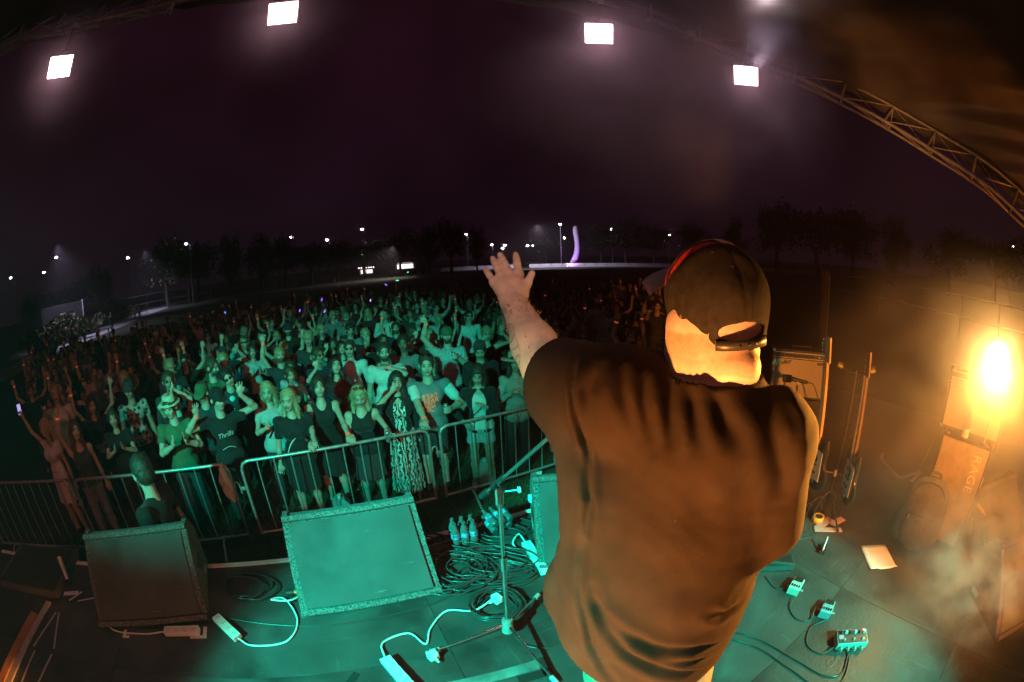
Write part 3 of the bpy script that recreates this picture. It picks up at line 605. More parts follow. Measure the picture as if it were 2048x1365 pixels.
MB().tube([p0 + dv * 0.13, p0 + dv * 0.25], 0.0125, 10).build('boom_clutch', M_BLACK, ms)
MB().tube([p0, p0 + dv * 0.075], 0.015, 10).build('counterweight', M_BLACK, ms)
mt = thing('microphone', 'black vocal microphone on the end of the boom', 'microphone', tuple(np.array([-0.07, 1.47, ZS]) + p1))
MB().tube([(0, 0, 0), tuple(dv * 0.15)], [0.012, 0.02], 10).build('body', M_BLACK, mt); b = MB(); b.lathe([(0.004, 0.05), (0.02, 0.042), (0.027, 0.02), (0.024, 0.0)], 12, tuple(dv * 0.15), Vector(dv).to_track_quat('Z', 'Y').to_matrix()); b.build('grille', M_STEEL, mt)

# ---- power boards
def power_board(label, p, q, cord=None):
    p = Vector(p); q = Vector(q); d = q - p; L = d.length; a = math.atan2(d.y, d.x)
    t = thing('power_board', label, 'power board', ((p.x + q.x) / 2, (p.y + q.y) / 2, ZS), a, 'white power boards')
    MB().box((0, 0, 0.022), (L, 0.062, 0.036), bev=0.005).build('body', M_WHITE, t)
    k = 4 if L < 0.27 else 5
    for i in range(k):
        x = -L / 2 + L * (i + 0.5) / k; s = MB()
        for ox, oy in ((-0.008, 0.007), (0.008, 0.007), (0, -0.008)): s.box((x + ox, oy - 0.006, 0.0405), (0.003, 0.009, 0.002))
        s.build('socket', M_BLACK, t); MB().box((x, 0.022, 0.0415), (0.016, 0.008, 0.004), bev=0.0012).build('switch', M_WHITE, t)
    if cord:
        c = [Vector((-L / 2, 0, 0.02))] + [Matrix.Rotation(-a, 3, 'Z') @ Vector((x - t.location.x, y - t.location.y, z)) for x, y, z in cord]
        MB().tube([tuple(v) for v in spline([tuple(v) for v in c], 40)], 0.0055, 8).build('cord', M_WHITE, t)
    return t
power_board('white power board tucked under the dark wedge', (-1.99, 1.00), (-1.77, 1.12), [(-2.15, 0.90, 0.008), (-2.40, 0.80, 0.008), (-2.58, 0.92, 0.01), (-2.55, 1.05, 0.03)])
power_board('white power board lying between the two big wedges', (-1.50, 1.17), (-1.72, 1.27), [(-1.40, 1.16, 0.008), (-1.22, 1.26, 0.008), (-1.22, 1.44, 0.008), (-1.36, 1.58, 0.02), (-1.42, 1.52, 0.05), (-1.30, 1.55, 0.05), (-1.26, 1.66, 0.02)])
power_board('white power board at the front of the lit deck with its cord looping back', (-0.66, 1.26), (-0.47, 1.05), [(-0.70, 1.38, 0.008), (-0.58, 1.47, 0.008), (-0.48, 1.40, 0.008), (-0.47, 1.52, 0.008), (-0.40, 1.66, 0.01), (-0.25, 1.66, 0.02), (-0.14, 1.74, 0.05)])
power_board('white power board leaning by the sideways wedge', (0.045, 2.28), (0.15, 1.97), [(0.0, 2.36, 0.04), (-0.04, 2.28, 0.02), (0.03, 2.20, 0.02), (0.12, 2.27, 0.02), (0.12, 2.45, 0.10), (0.10, 2.52, 0.20)])
def adaptor(label, loc, rz, s=1.0):
    t = thing('plug', label, 'plug', loc, rz, 'white plugs and adaptors'); MB().box((0, 0, 0.03 * s), (0.06 * s, 0.05 * s, 0.055 * s), bev=0.008).build('body', M_WHITE, t)
    for k in (-1, 1): MB().box((k * 0.012 * s, 0.035 * s, 0.03 * s), (0.004, 0.024, 0.008)).build('pin', M_STEEL, t)
    MB().tube([(0, -0.02 * s, 0.03 * s), (0, -0.06 * s, 0.025 * s)], [0.012 * s, 0.006], 8).build('strain_relief', M_WHITE, t)
    return t
adaptor('white double adaptor lying by the mic stand foot', (-0.43, 1.31, ZS), R(40), 0.9); adaptor('white plug on the coiled cable', (-0.13, 1.73, ZS + 0.02), R(-50), 0.9); adaptor('white plug hanging at the sideways wedge socket', (0.10, 2.52, ZS + 0.20), R(20), 0.9); adaptor('white plug pack beside the gold multicore plugs', (-1.24, 1.68, ZS), R(10))
cl = thing('cable_connector', 'black and gold multicore cable connectors between the wedges', 'connector', (-1.36, 1.62, ZS), R(25))
M_GOLD = mat('brass', (0.8, 0.55, 0.18), 0.3, metal=0.9)
for k in range(3): MB().tube([(k * 0.07, 0, 0.035), (k * 0.07 + 0.05, 0, 0.035)], 0.022, 10).build('shell', M_BLACK, cl); MB().tube([(k * 0.07 + 0.05, 0, 0.035), (k * 0.07 + 0.066, 0, 0.035)], 0.019, 10).build('collar', M_GOLD, cl)

# ---- cables on the deck
def cable(label, pts, r=0.0045, m=M_RUB, n=60, grp='cables on the stage', name='cable'):
    o = MB().tube([tuple(p) for p in spline([(x, y, ZS + (z if z else 0.006)) for x, y, z in pts], n)], r, 7).build(name, m); return tag(o, label, 'cable', grp)
def coil(label, c, rad, turns, seed, flat=0.8, r=0.0045, spread=0.03):
    rs_ = np.random.RandomState(seed); P = []; n = int(turns * 26)
    ph = rs_.uniform(0, 6.28)
    for i in range(n):
        a = ph + 6.283 * i / 26; k = i / 26; rr = rad * (1 + 0.18 * math.sin(k * 1.7 + seed) + 0.06 * math.sin(a * 3 + seed)); dx = spread * math.sin(k * 2.1 + seed); dy = spread * math.cos(k * 1.3 + seed)
        P.append((c[0] + dx + rr * math.cos(a), c[1] + dy + rr * flat * math.sin(a), ZS + 0.006 + 0.012 * (k % 4) * rs_.uniform(0.7, 1.0)))
    o = MB().tube(P, r, 6).build('cable_coil', M_RUB); return tag(o, label, 'cable', 'coiled cables on the stage')
coil('big tangled pile of black cable between wedge and mic stand', (-0.38, 2.03), 0.20, 14, 1, 0.85, 0.0052, 0.06); coil('loose flat loops of black cable spilling towards the sideways wedge', (-0.14, 2.04), 0.21, 10, 2, 0.55, 0.0052, 0.07)
coil('neat round coil of black cable beside the mic stand foot', (-0.13, 1.70), 0.125, 8, 3, 0.9, 0.0048, 0.012); coil('small coil of cable at the corner of the lit wedge', (-0.44, 1.83), 0.075, 3, 4, 0.9, 0.0045); coil('coil of cable tucked behind the lit wedge by the stage edge', (-0.60, 2.30), 0.10, 5, 5, 0.7)
coil('coil of cable lying by the side of the dark wedge', (-1.66, 1.62), 0.16, 3, 6, 0.7, 0.006); coil('coil of cable round the second bottle pack', (-0.10, 2.42), 0.17, 4, 8, 0.6)
cable('black cable running along the foot of the lit wedge', [(-1.70, 1.30, 0), (-1.35, 1.36, 0), (-1.0, 1.46, 0), (-0.70, 1.60, 0), (-0.45, 1.74, 0), (-0.34, 1.86, 0), (-0.30, 1.98, 0)])
cable('black cable curving from the mic stand base behind the singer', [(-0.05, 1.60, 0), (-0.02, 1.44, 0), (0.10, 1.38, 0), (0.25, 1.44, 0), (0.42, 1.58, 0), (0.60, 1.80, 0)])
cable('pair of cables sweeping from the singer to the pedals, outer', [(0.85, 1.35, 0), (1.12, 1.15, 0), (1.25, 0.90, 0), (1.33, 0.72, 0), (1.46, 0.66, 0), (1.58, 0.76, 0), (1.62, 0.86, 0)], 0.005)
cable('pair of cables sweeping from the singer to the pedals, inner', [(0.88, 1.38, 0), (1.15, 1.20, 0), (1.30, 0.95, 0), (1.40, 0.76, 0), (1.50, 0.71, 0), (1.60, 0.80, 0), (1.66, 0.84, 0)], 0.005)
cable('patch cable looping between the white and blue pedals', [(1.52, 1.36, 0.02), (1.46, 1.30, 0), (1.46, 1.20, 0), (1.53, 1.16, 0), (1.60, 1.22, 0.02)], 0.004); cable('patch cable looping from the blue pedal to the long pedal', [(1.62, 1.10, 0.02), (1.50, 1.10, 0), (1.42, 1.00, 0), (1.46, 0.90, 0), (1.54, 0.89, 0.02)], 0.004)
cable('cable lead reaching from the white pedal towards the wah', [(1.53, 1.45, 0.02), (1.46, 1.50, 0), (1.45, 1.62, 0)], 0.004)
for k, (y0, lab) in enumerate([(2.16, 'long black cable stretched across the pile towards the singer'), (2.08, 'second long cable stretched across the pile')]): cable(lab, [(-0.55, y0 - 0.1, 0.02), (-0.25, y0 + 0.05, 0.035), (0.05, y0 - 0.02, 0.02), (0.30, y0 - 0.12, 0), (0.55, y0 - 0.10, 0)])
cable('thin cable crossing the floor by the paper sheet', [(1.75, 1.9, 0), (2.0, 1.86, 0), (2.25, 1.95, 0), (2.5, 2.2, 0)], 0.003)

# ---- shrink wrapped water bottles
M_PET = mat('clear bottle plastic', (0.30, 0.33, 0.34), 0.15, trans=0.7); M_LAB = mat('blue bottle label', (0.10, 0.22, 0.34), 0.4, 40, 0.7)
def bottle_pack(label, loc, rz):
    t = thing('bottle_pack', label, 'water bottles', loc, rz, 'packs of water bottles')
    for i in range(3):
        for j in range(2):
            q = MB().lathe([(0.026, 0.0), (0.031, 0.01), (0.031, 0.055), (0.029, 0.06), (0.031, 0.066), (0.031, 0.12), (0.022, 0.155), (0.012, 0.175), (0.012, 0.185)], 12, (i * 0.064 - 0.064, j * 0.064 - 0.032, 0.004)).build('bottle', M_PET, t)
            MB().lathe([(0.0317, 0.07), (0.0317, 0.115)], 12, (i * 0.064 - 0.064, j * 0.064 - 0.032, 0.004)).build('label_band', M_LAB, q); MB().lathe([(0.014, 0.182), (0.014, 0.20)], 10, (i * 0.064 - 0.064, j * 0.064 - 0.032, 0.004)).build('cap', M_PET, q)
    return t
t = bottle_pack('shrink wrapped pack of water bottles by the tangled cable pile', (-0.36, 2.34, ZS + 0.002), R(20)); t.scale = (0.95, 0.95, 0.9)
t = bottle_pack('pack of water bottles lying on its side inside a cable coil', (-0.10, 2.40, ZS + 0.09), R(10)); t.rotation_euler = (R(-78), 0, R(35)); t.scale = (0.9, 0.9, 0.8)

# ---- effect pedals
def pedal(label, loc, rz, col, kind='box'):
    t = thing('effect_pedal', label, 'effect pedal', (loc[0], loc[1], ZS), rz, 'guitar effect pedals'); mc = mat('pedal paint ' + label[:14], col, 0.35, 30, 0.1)
    if kind == 'box':
        b = MB(); b.prism([(-0.065, 0.004), (0.065, 0.004), (0.065, 0.052), (0.004, 0.052), (-0.012, 0.042), (-0.065, 0.034)][::-1], -0.037, 0.037); b.build('case', mc, t)
        MB().box((0, -0.034, 0.0435), (0.068, 0.056, 0.008), Matrix.Rotation(R(8), 3, 'X'), 0.003).build('treadle', mc, t); MB().box((0, -0.036, 0.0485), (0.058, 0.046, 0.003), Matrix.Rotation(R(8), 3, 'X'), 0.001).build('rubber_pad', M_BLACK, t)
        for x in (-0.024, -0.008, 0.008, 0.024): MB().lathe([(0.006, 0), (0.006, 0.012), (0.004, 0.014)], 8, (x, 0.035, 0.052)).build('knob', M_BLACK, t)
        MB().lathe([(0.003, 0), (0.003, 0.003)], 6, (0, 0.06, 0.052)).build('led', M_GOLD, t)
        for s in (-1, 1): MB().tube([(s * 0.037, 0.02, 0.022), (s * 0.060, 0.02, 0.022)], 0.007, 8).build('jack', M_STEEL, t)
    elif kind == 'wide':
        MB().box((0, 0, 0.028), (0.20, 0.11, 0.05), bev=0.006).build('case', mc, t); MB().box((0, 0.0, 0.0545), (0.185, 0.095, 0.004), bev=0.001).build('panel', mat('black pedal panel', (0.03, 0.05, 0.05), 0.3), t)
        for i in range(6): MB().lathe([(0.009, 0), (0.009, 0.014), (0.006, 0.016)], 10, (-0.075 + 0.03 * i, 0.025, 0.056)).build('knob', M_WHITE if i % 2 else M_BLACK, t)
        for i in range(3): MB().lathe([(0.008, 0), (0.008, 0.010), (0.003, 0.014)], 10, (-0.06 + 0.06 * i, -0.028, 0.056)).build('footswitch', M_STEEL, t)
        MB().box((-0.075, -0.005, 0.0575), (0.03, 0.03, 0.002)).build('display', glow('pedal display', (0.5, 1.0, 0.8), 0.8), t); MB().lathe([(0.005, 0), (0.004, 0.006), (0.001, 0.008)], 8, (0.075, 0.042, 0.056)).build('led', glow('red led', (1.0, 0.06, 0.08), 30), t)
        for i in range(4): MB().tube([(-0.07 + 0.045 * i, -0.055, 0.03), (-0.07 + 0.045 * i, -0.085, 0.03)], 0.007, 8).build('jack', M_STEEL, t)
    else:
        MB().box((0, 0, 0.02), (0.10, 0.25, 0.035), bev=0.006).build('case', mc, t); b = MB(); b.box((0, 0, 0.062), (0.094, 0.245, 0.022), Matrix.Rotation(R(9), 3, 'X'), 0.006); b.build('treadle', mc, t); MB().box((0, 0.0, 0.0745), (0.08, 0.22, 0.004), Matrix.Rotation(R(9), 3, 'X')).build('tread_rubber', M_BLACK, t)
        MB().box((0.052, 0.03, 0.022), (0.004, 0.10, 0.018)).build('badge', M_STEEL, t)
    return t
pedal('black rocker pedal half hidden behind the singer', (1.56, 1.69), R(70), (0.05, 0.06, 0.06), 'wah'); pedal('cream effect pedal with dark knobs', (1.58, 1.44), R(128), (0.72, 0.68, 0.58)); pedal('brown and blue effect pedal next to the cream one', (1.66, 1.17), R(130), (0.30, 0.36, 0.42)); pedal('long multi knob pedal with a red light', (1.66, 0.88), R(-28), (0.35, 0.40, 0.38), 'wide')
# ---- set list sheet
b = MB(); g = 8; c4 = [Vector((2.29, 1.58, 0)), Vector((2.49, 1.48, 0)), Vector((2.39, 1.22, 0)), Vector((2.18, 1.32, 0))]; vs = []
for i in range(g + 1):
    for j in range(g + 1):
        a_, b_ = i / g, j / g; p = (c4[0] * (1 - a_) + c4[1] * a_) * (1 - b_) + (c4[3] * (1 - a_) + c4[2] * a_) * b_; vs.append((p.x, p.y, ZS + 0.005 + 0.014 * max(0, b_ - 0.85) * 6 * (1 if a_ < 0.3 or a_ > 0.75 else 0.25)))
fc = [(i * (g + 1) + j, i * (g + 1) + j + 1, (i + 1) * (g + 1) + j + 1, (i + 1) * (g + 1) + j) for i in range(g) for j in range(g)]
ps = b.add(vs, fc, True).build('paper_sheet', mat('white paper', (0.82, 0.80, 0.78), 0.7, 6, 0.06)); tag(ps, 'white sheet of paper lying flat on the smoky deck', 'paper'); ps.modifiers.new('t', 'SOLIDIFY').thickness = 0.0008

# ---- amplifiers
M_TOLEX = mat('black tolex', (0.030, 0.028, 0.027), 0.6, 80, 0.3, 0.3, 300); M_CLOTH = mat('silver grille cloth', (0.40, 0.38, 0.34), 0.8, 260, 0.45, 0.2, 400)
def amp(label, loc, rz, w=0.62, h=0.44, dpt=0.24):
    """front faces -y"""
    t = thing('guitar_amplifier', label, 'amplifier', loc, rz, 'guitar amplifiers')
    MB().box((0, dpt / 2 + 0.012, h / 2), (w, dpt, h), bev=0.012).build('cabinet', M_TOLEX, t)
    MB().box((0, 0.008, h * 0.43), (w - 0.04, 0.014, h * 0.76), bev=0.003).build('grille_cloth', M_CLOTH, t)
    pn = MB().box((0, 0.004, h * 0.89), (w - 0.05, 0.012, h * 0.10), bev=0.002).build('control_panel', mat('amp control plate', (0.06, 0.055, 0.05), 0.35), t)
    for k in range(10): MB().lathe([(0.011, 0), (0.010, 0.014), (0.006, 0.016)], 10, (-w * 0.38 + k * w * 0.065, -0.002, h * 0.89), Matrix.Rotation(R(90), 3, 'X')).build('knob', M_BLACK, pn)
    for k in range(3): MB().lathe([(0.006, 0), (0.006, 0.006)], 8, (w * 0.30 + k * 0.03, -0.002, h * 0.89), Matrix.Rotation(R(90), 3, 'X')).build('input_jack', M_STEEL, pn)
    MB().lathe([(0.007, 0), (0.006, 0.006), (0.002, 0.009)], 8, (w * 0.44, -0.003, h * 0.89), Matrix.Rotation(R(90), 3, 'X')).build('pilot_light', glow('amp jewel', (1.0, 0.45, 0.6), 6), pn)
    for z, hh_ in ((h * 0.84, 0.006), (h * 0.945, 0.006)): MB().box((0, 0.001, z), (w - 0.045, 0.012, hh_)).build('trim_line', M_STEEL, t)
    for s in (-1, 1):
        for z in (0.012, h - 0.012): MB().box((s * (w / 2 - 0.012), 0.012, z), (0.03, 0.03, 0.03), bev=0.008).build('corner_cap', M_CHROME, t)
    MB().tube([(-0.11, dpt / 2, h), (-0.10, dpt / 2, h + 0.022), (0.10, dpt / 2, h + 0.022), (0.11, dpt / 2, h)], 0.008, 6).build('handle', M_BLACK, t)
    me = text_mesh('logo', 'Fender', 0.075, 0.003, 0.35); o = link('logo', me, t, M_CHROME, (-w * 0.34, -0.006, h * 0.74), (R(90), R(-9), 0))
    MB().box((w * 0.34, -0.001, h * 0.76), (0.085, 0.010, 0.022), bev=0.002).build('badge', M_BLACK, t); link('badge_text', text_mesh('badge_text', 'Deluxe', 0.022, 0.001, 0.2), t, M_CHROME, (w * 0.34, -0.008, h * 0.76), (R(90), 0, 0))
    return t
# silver amp behind the singer on its own low case
A1 = (4.4 * math.sin(R(39.6)), 4.4 * math.cos(R(39.6)))
t = thing('amp_case', 'low black case under the silver faced amplifier', 'case', (A1[0], A1[1], ZS), R(-34)); MB().box((0, 0.14, 0.22), (0.66, 0.32, 0.44), bev=0.012).build('body', M_TOLEX, t)
for s in (-1, 1): MB().box((s * 0.3, -0.018, 0.38), (0.05, 0.012, 0.05), bev=0.004).build('latch', M_STEEL, t)
amp('silver faced amplifier with a black microphone hung before it', (A1[0], A1[1], ZS + 0.442), R(-34), 0.64, 0.49)
def amp_mic(label, base, rz, top, reach):
    """short stand carrying a big side-address microphone, cable looping down"""
    t = thing('amp_microphone', label, 'microphone', base, rz, 'microphones on the amplifiers')
    MB().tube([(0, 0, 0.0), (0, 0, top)], 0.009, 8).build('stand_tube', M_BLACK, t); MB().lathe([(0.10, 0), (0.10, 0.012), (0.03, 0.022)], 16).build('stand_base', M_BLACK, t)
    MB().box((-reach, 0, top + 0.02), (0.095, 0.05, 0.07), bev=0.016).build('head', M_BLACK, t); MB().tube([(-reach + 0.04, 0, top + 0.02), (0.10, 0, top + 0.0)], [0.020, 0.016], 10).build('body', M_BLACK, t)
    MB().box((0, 0, top - 0.01), (0.03, 0.03, 0.04), bev=0.006).build('clip', M_STEEL, t)
    MB().tube([tuple(p) for p in spline([(0.10, 0, top), (0.17, 0, top - 0.02), (0.24, 0, top - 0.16), (0.31, 0.0, top - 0.36), (0.33, 0.02, 0.02)], 24)], 0.006, 6).build('lead', M_RUB, t)
amp_mic('black microphone on a short stand before the silver amplifier', (A1[0] - 0.20, A1[1] - 0.22, ZS), R(-34), 0.70, 0.11)
# upright road case with lettering, amp and bottle on top
M_CASE = mat('worn tan road case laminate', (0.36, 0.29, 0.20), 0.55, 9, 0.3, 0.15, 60, detail=10)
cA = math.atan2(1.06 - 1.50, 3.03 - 2.87)      # along the case front, left to right
rc = thing('road_case', 'upright tan road case with RAGE lettering and an amplifier on top', 'road case', (2.95, 1.28, ZS), cA)
MB().box((0, 0.17, 0.385), (0.45, 0.34, 0.75), bev=0.012).build('body', M_CASE, rc)
for s in (-1, 1): MB().box((s * 0.228, 0.165, 0.385), (0.012, 0.35, 0.77), bev=0.004).build('edge_rail', M_BLACK, rc)
MB().box((0, 0.165, 0.766), (0.46, 0.35, 0.012), bev=0.004).build('top_lid', M_TOLEX, rc)
me = text_mesh('lettering', 'RAGE', 0.105, 0.0008, 0, 1.08); link('lettering', me, rc, mat('cream stencil paint', (0.80, 0.66, 0.42), 0.6), (0.13, -0.0022, 0.57), (R(90), R(90), 0))
for z in (0.25, 0.5): MB().box((0.238, 0.10, z), (0.014, 0.09, 0.06), bev=0.004).build('catch', M_GOLD, rc)
for s in (-1, 1): MB().lathe([(0.012, 0), (0.018, 0.006), (0.012, 0.016)], 10, (s * 0.19, 0.02, 0.772)).build('corner_stud', M_CHROME, rc)
a2 = amp('glaring cream lit amplifier on top of the lettered road case', (2.985, 1.30, ZS + 0.80), cA + R(2), 0.56, 0.42); 
for s in (-1, 1):
    for yy in (0.05, 0.22): MB().lathe([(0.02, -0.03), (0.016, 0)], 8, (s * 0.22, yy, 0)).build('foot', M_BLACK, a2)
e1 = Vector((math.cos(cA), math.sin(cA), 0)); e2 = Vector((-math.sin(cA), math.cos(cA), 0))
p = Vector((2.95, 1.28, ZS + 0.773)) + e1 * -0.04 + e2 * -0.035
bt = thing('beer_bottle', 'clear glass bottle with pale label on the lettered case edge', 'bottle', tuple(p + e2 * 0.05))
MB().lathe([(0.026, 0), (0.030, 0.006), (0.030, 0.115), (0.024, 0.145), (0.013, 0.175), (0.012, 0.225), (0.014, 0.228), (0.014, 0.238)], 16).build('glass', mat('bottle glass', (0.65, 0.55, 0.35), 0.06, trans=0.8), bt); MB().lathe([(0.0306, 0.02), (0.0306, 0.08)], 16).build('paper_label', M_WHITE, bt)
q = Vector((2.95, 1.28, ZS + 0.773)) + e1 * 0.15 + e2 * 0.035
t = thing('amp_microphone', 'microphone on a thin stand before the glaring amplifier', 'microphone', tuple(q), cA, 'microphones on the amplifiers')
MB().tube([(0, 0, 0), (0, 0, 0.23)], 0.007, 8).build('stand_tube', M_STEEL, t); MB().box((-0.075, -0.01, 0.25), (0.085, 0.05, 0.075), Matrix.Rotation(R(15), 3, 'Y'), 0.014).build('head', M_BLACK, t); MB().tube([(-0.03, -0.01, 0.24), (0.06, -0.01, 0.215)], [0.018, 0.014], 8).build('body', M_BLACK, t); MB().tube([tuple(p_) for p_ in spline([(0.06, -0.01, 0.215), (0.10, -0.01, 0.19), (0.115, -0.01, 0.10), (0.10, -0.01, -0.02)], 16)], 0.005, 6).build('lead', M_RUB, t)
MB().lathe([(0.04, 0), (0.04, 0.006), (0.01, 0.012)], 12).build('stand_base', M_BLACK, t)
# gold jack plugs hanging beside the case
for (dx, dz, a, lab) in [(0.33, 0.34, 25, 'gold jack plug sticking out level beside the road case'), (0.30, 0.20, 70, 'gold jack plug drooping beside the road case')]:
    c = Vector((2.95, 1.28, ZS + dz)) + e1 * dx + e2 * 0.05; t = thing('jack_plug', lab, 'plug', tuple(c), cA, 'gold jack plugs')
    Mx = Matrix.Rotation(R(a), 3, 'Y'); MB().tube([tuple(Mx @ Vector((-0.06, 0, 0))), tuple(Mx @ Vector((0.03, 0, 0)))], 0.012, 10).build('shell', M_GOLD, t); MB().tube([tuple(Mx @ Vector((0.03, 0, 0))), tuple(Mx @ Vector((0.07, 0, 0)))], 0.006, 8).build('tip', M_GOLD, t); MB().tube([tuple(p_) for p_ in spline([tuple(Mx @ Vector((-0.06, 0, 0))), (-0.075, 0.08, 0.01), (-0.08, 0.14, -dz * 0.6), (-0.07, 0.17, -dz + 0.006)], 16)], 0.005, 6).build('lead', M_RUB, t)

# ---- amber par lamp standing on the upper amplifier
al = thing('par_lamp', 'blazing amber stage lamp standing on top of the glaring amplifier', 'stage lamp', (3.02, 1.19, 2.553))
tgt = Vector((0.62, 0.22, 2.30)); q = (tgt - al.location).to_track_quat('-Z', 'Y').to_euler(); al.rotation_euler = q
MB().lathe([(0.108, -0.02), (0.112, 0.0), (0.105, 0.08), (0.07, 0.14), (0.03, 0.155)], 24).build('can', M_BLACK, al)
MB().lathe([(0.002, -0.030), (0.07, -0.032), (0.104, -0.024), (0.104, -0.015)], 24).build('lens', glow('amber lamp lens', (1.0, 0.52, 0.14), 380.0), al)
Mi = al.rotation_euler.to_matrix().inverted()
for s in (-1, 1): MB().tube([(s * 0.112, 0, 0.06), (s * 0.125, 0, 0.06), tuple(Mi @ Vector((0, 0, -0.118)) + Vector((s * 0.118, 0, 0.05)))], 0.008, 6).build('bracket', M_BLACK, al)
d = (tgt - al.location).normalized(); amb = spot('amber_par_light', tuple(al.location + d * 0.05), tuple(tgt), (1.0, 0.35, 0.045), 3600, 40, 0.6, 0.09)

# ---- backpack leaning on the road case
bp = thing('backpack', 'brown zipped backpack leaning on the lettered road case', 'backpack', (2.70, 1.36, ZS), cA + R(8))
s_ = Sdf((-0.26, -0.16, -0.02), (0.26, 0.20, 0.58), 0.009)
s_.cone((-0.13, 0.02, 0.08), (-0.11, 0.05, 0.38), 0.085, 0.075, 0.03); s_.cone((0.13, 0.02, 0.08), (0.11, 0.05, 0.38), 0.085, 0.075, 0.03); s_.ell((0, 0.02, 0.22), (0.19, 0.12, 0.25), 0.04); s_.ell((0, 0.06, 0.43), (0.13, 0.075, 0.09), 0.04); s_.ell((0, -0.065, 0.17), (0.145, 0.07, 0.17), 0.012); s_.cut((0, 0, 0.0), (0, 0, -1))
M_BAG = mat('brown canvas', (0.095, 0.075, 0.06), 0.85, 30, 0.25, 0.35, 160); link('body', s_.mesh('body', 2), bp, M_BAG)
MB().tube([tuple(p_) for p_ in spline([(-0.17, -0.03, 0.10), (-0.16, -0.02, 0.34), (-0.08, 0.0, 0.475), (0.08, 0.0, 0.475), (0.16, -0.02, 0.34), (0.17, -0.03, 0.10)], 40)], 0.006, 6).build('zip', M_BLACK, bp); MB().tube([(-0.11, -0.118, 0.29), (0, -0.128, 0.295), (0.11, -0.118, 0.29)], 0.004, 6).build('pocket_zip', M_BLACK, bp)
MB().tube([tuple(p_) for p_ in spline([(-0.05, 0.07, 0.49), (-0.04, 0.06, 0.54), (0.04, 0.06, 0.54), (0.05, 0.07, 0.49)], 14)], 0.011, 8).build('grab_handle', M_BAG, bp)
for s in (-1, 1): MB().tube([tuple(p_) for p_ in spline([(s * 0.09, 0.13, 0.46), (s * 0.15, 0.17, 0.36), (s * 0.16, 0.16, 0.2), (s * 0.15, 0.12, 0.06)], 16)], 0.014, 6).build('strap', M_BAG, bp)
MB().box((-0.11, -0.124, 0.272), (0.006, 0.004, 0.03), bev=0.001).build('zip_pull', M_STEEL, bp)
# ---- folded strip of white cloth tape on the deck
rb = MB(); pth = [(3.60, 2.62, 0.03), (3.46, 2.52, 0.035), (3.38, 2.14, 0.02), (3.71, 2.09, 0.03), (3.47, 2.03, 0.01)]
for (a, b_) in zip(pth[:-1], pth[1:]):
    a = Vector((a[0], a[1], ZS + a[2])); b_ = Vector((b_[0], b_[1], ZS + b_[2])); dd = (b_ - a); nn = Vector((-dd.y, dd.x, 0)).normalized() * 0.022; up = Vector((0, 0, 0.003)); rb.add([a - nn, b_ - nn, b_ + nn, a + nn, a - nn + up, b_ - nn + up, b_ + nn + up, a + nn + up], [(3, 2, 1, 0), (4, 5, 6, 7), (0, 1, 5, 4), (1, 2, 6, 5), (2, 3, 7, 6), (3, 0, 4, 7)])
tag(rb.build('cloth_strip', m_wt), 'kinked white strip lying on the deck near the backpack', 'strip')

# ---- guitars on a hanging stand
M_MAPLE = mat('maple neck', (0.62, 0.42, 0.20), 0.35, 8, 0.15); M_DARKW = mat('rosewood', (0.16, 0.09, 0.06), 0.4, 8, 0.2)
def guitar(label, loc, rz, tilt, neck_m, body_col):
    t = thing('electric_guitar', label, 'guitar', loc, rz, 'guitars on the stand'); t.rotation_euler = (tilt[0], tilt[1], rz)
    s = Sdf((-0.2, -0.03, -0.02), (0.2, 0.03, 0.46), 0.008)
    s.ell((0, 0, 0.13), (0.165, 0.024, 0.135), 0.03); s.ell((0, 0, 0.31), (0.135, 0.023, 0.10), 0.05); s.cone((-0.10, 0, 0.32), (-0.115, 0, 0.42), 0.03, 0.014, 0.03, flat=((0, 1, 0), 1.3)); s.cone((0.09, 0, 0.32), (0.11, 0, 0.39), 0.03, 0.014, 0.03, flat=((0, 1, 0), 1.3)); s.ell((0.165, 0, 0.23), (0.05, 0.05, 0.06), 0, op='sub'); s.ell((-0.165, 0, 0.235), (0.045, 0.05, 0.06), 0, op='sub')
    bd = link('body', s.mesh('body', 1), t, mat('guitar lacquer ' + label[:8], body_col, 0.15))
    MB().box((0, -0.026, 0.20), (0.19, 0.004, 0.22), bev=0.001).build('pickguard', M_WHITE, bd)
    for z in (0.14, 0.20, 0.26): MB().box((0, -0.031, z), (0.075, 0.01, 0.018), bev=0.003).build('pickup', M_BLACK, bd)
    MB().box((0, -0.031, 0.08), (0.08, 0.012, 0.03), bev=0.003).build('bridge', M_CHROME, bd)
    MB().box((0, -0.012, 0.63), (0.050, 0.024, 0.56), bev=0.006).build('neck', neck_m, t)
    hd = MB().box((0.006, -0.004, 0.985), (0.065, 0.016, 0.17), bev=0.005).build('headstock', neck_m, t)
    for k in range(6): MB().lathe([(0.004, 0), (0.004, 0.02), (0.008, 0.022), (0.008, 0.034)], 8, (-0.03, -0.004, 0.925 + k * 0.024), Matrix.Rotation(R(-90), 3, 'Y')).build('tuning_peg', M_CHROME, hd)
    for k in range(6): MB().tube([(-0.016 + 0.0065 * k, -0.038, 0.08), (-0.014 + 0.0055 * k, -0.028, 0.91)], 0.0009, 4, False).build('string', M_STEEL, t)
    return t
def polar(az, d, z=ZS): return (d * math.sin(R(az)), d * math.cos(R(az)), z)
guitar('electric guitar with a bright maple neck on the stand behind the singer', polar(44.6, 2.95, ZS + 0.26), R(-96), (R(3), R(-3), 0), M_MAPLE, (0.03, 0.03, 0.03)); guitar('electric guitar with a dark neck hanging edge on from the stand', polar(50.3, 2.95, ZS + 0.20), R(-115), (R(2), R(-3), 0), M_DARKW, (0.35, 0.22, 0.15))
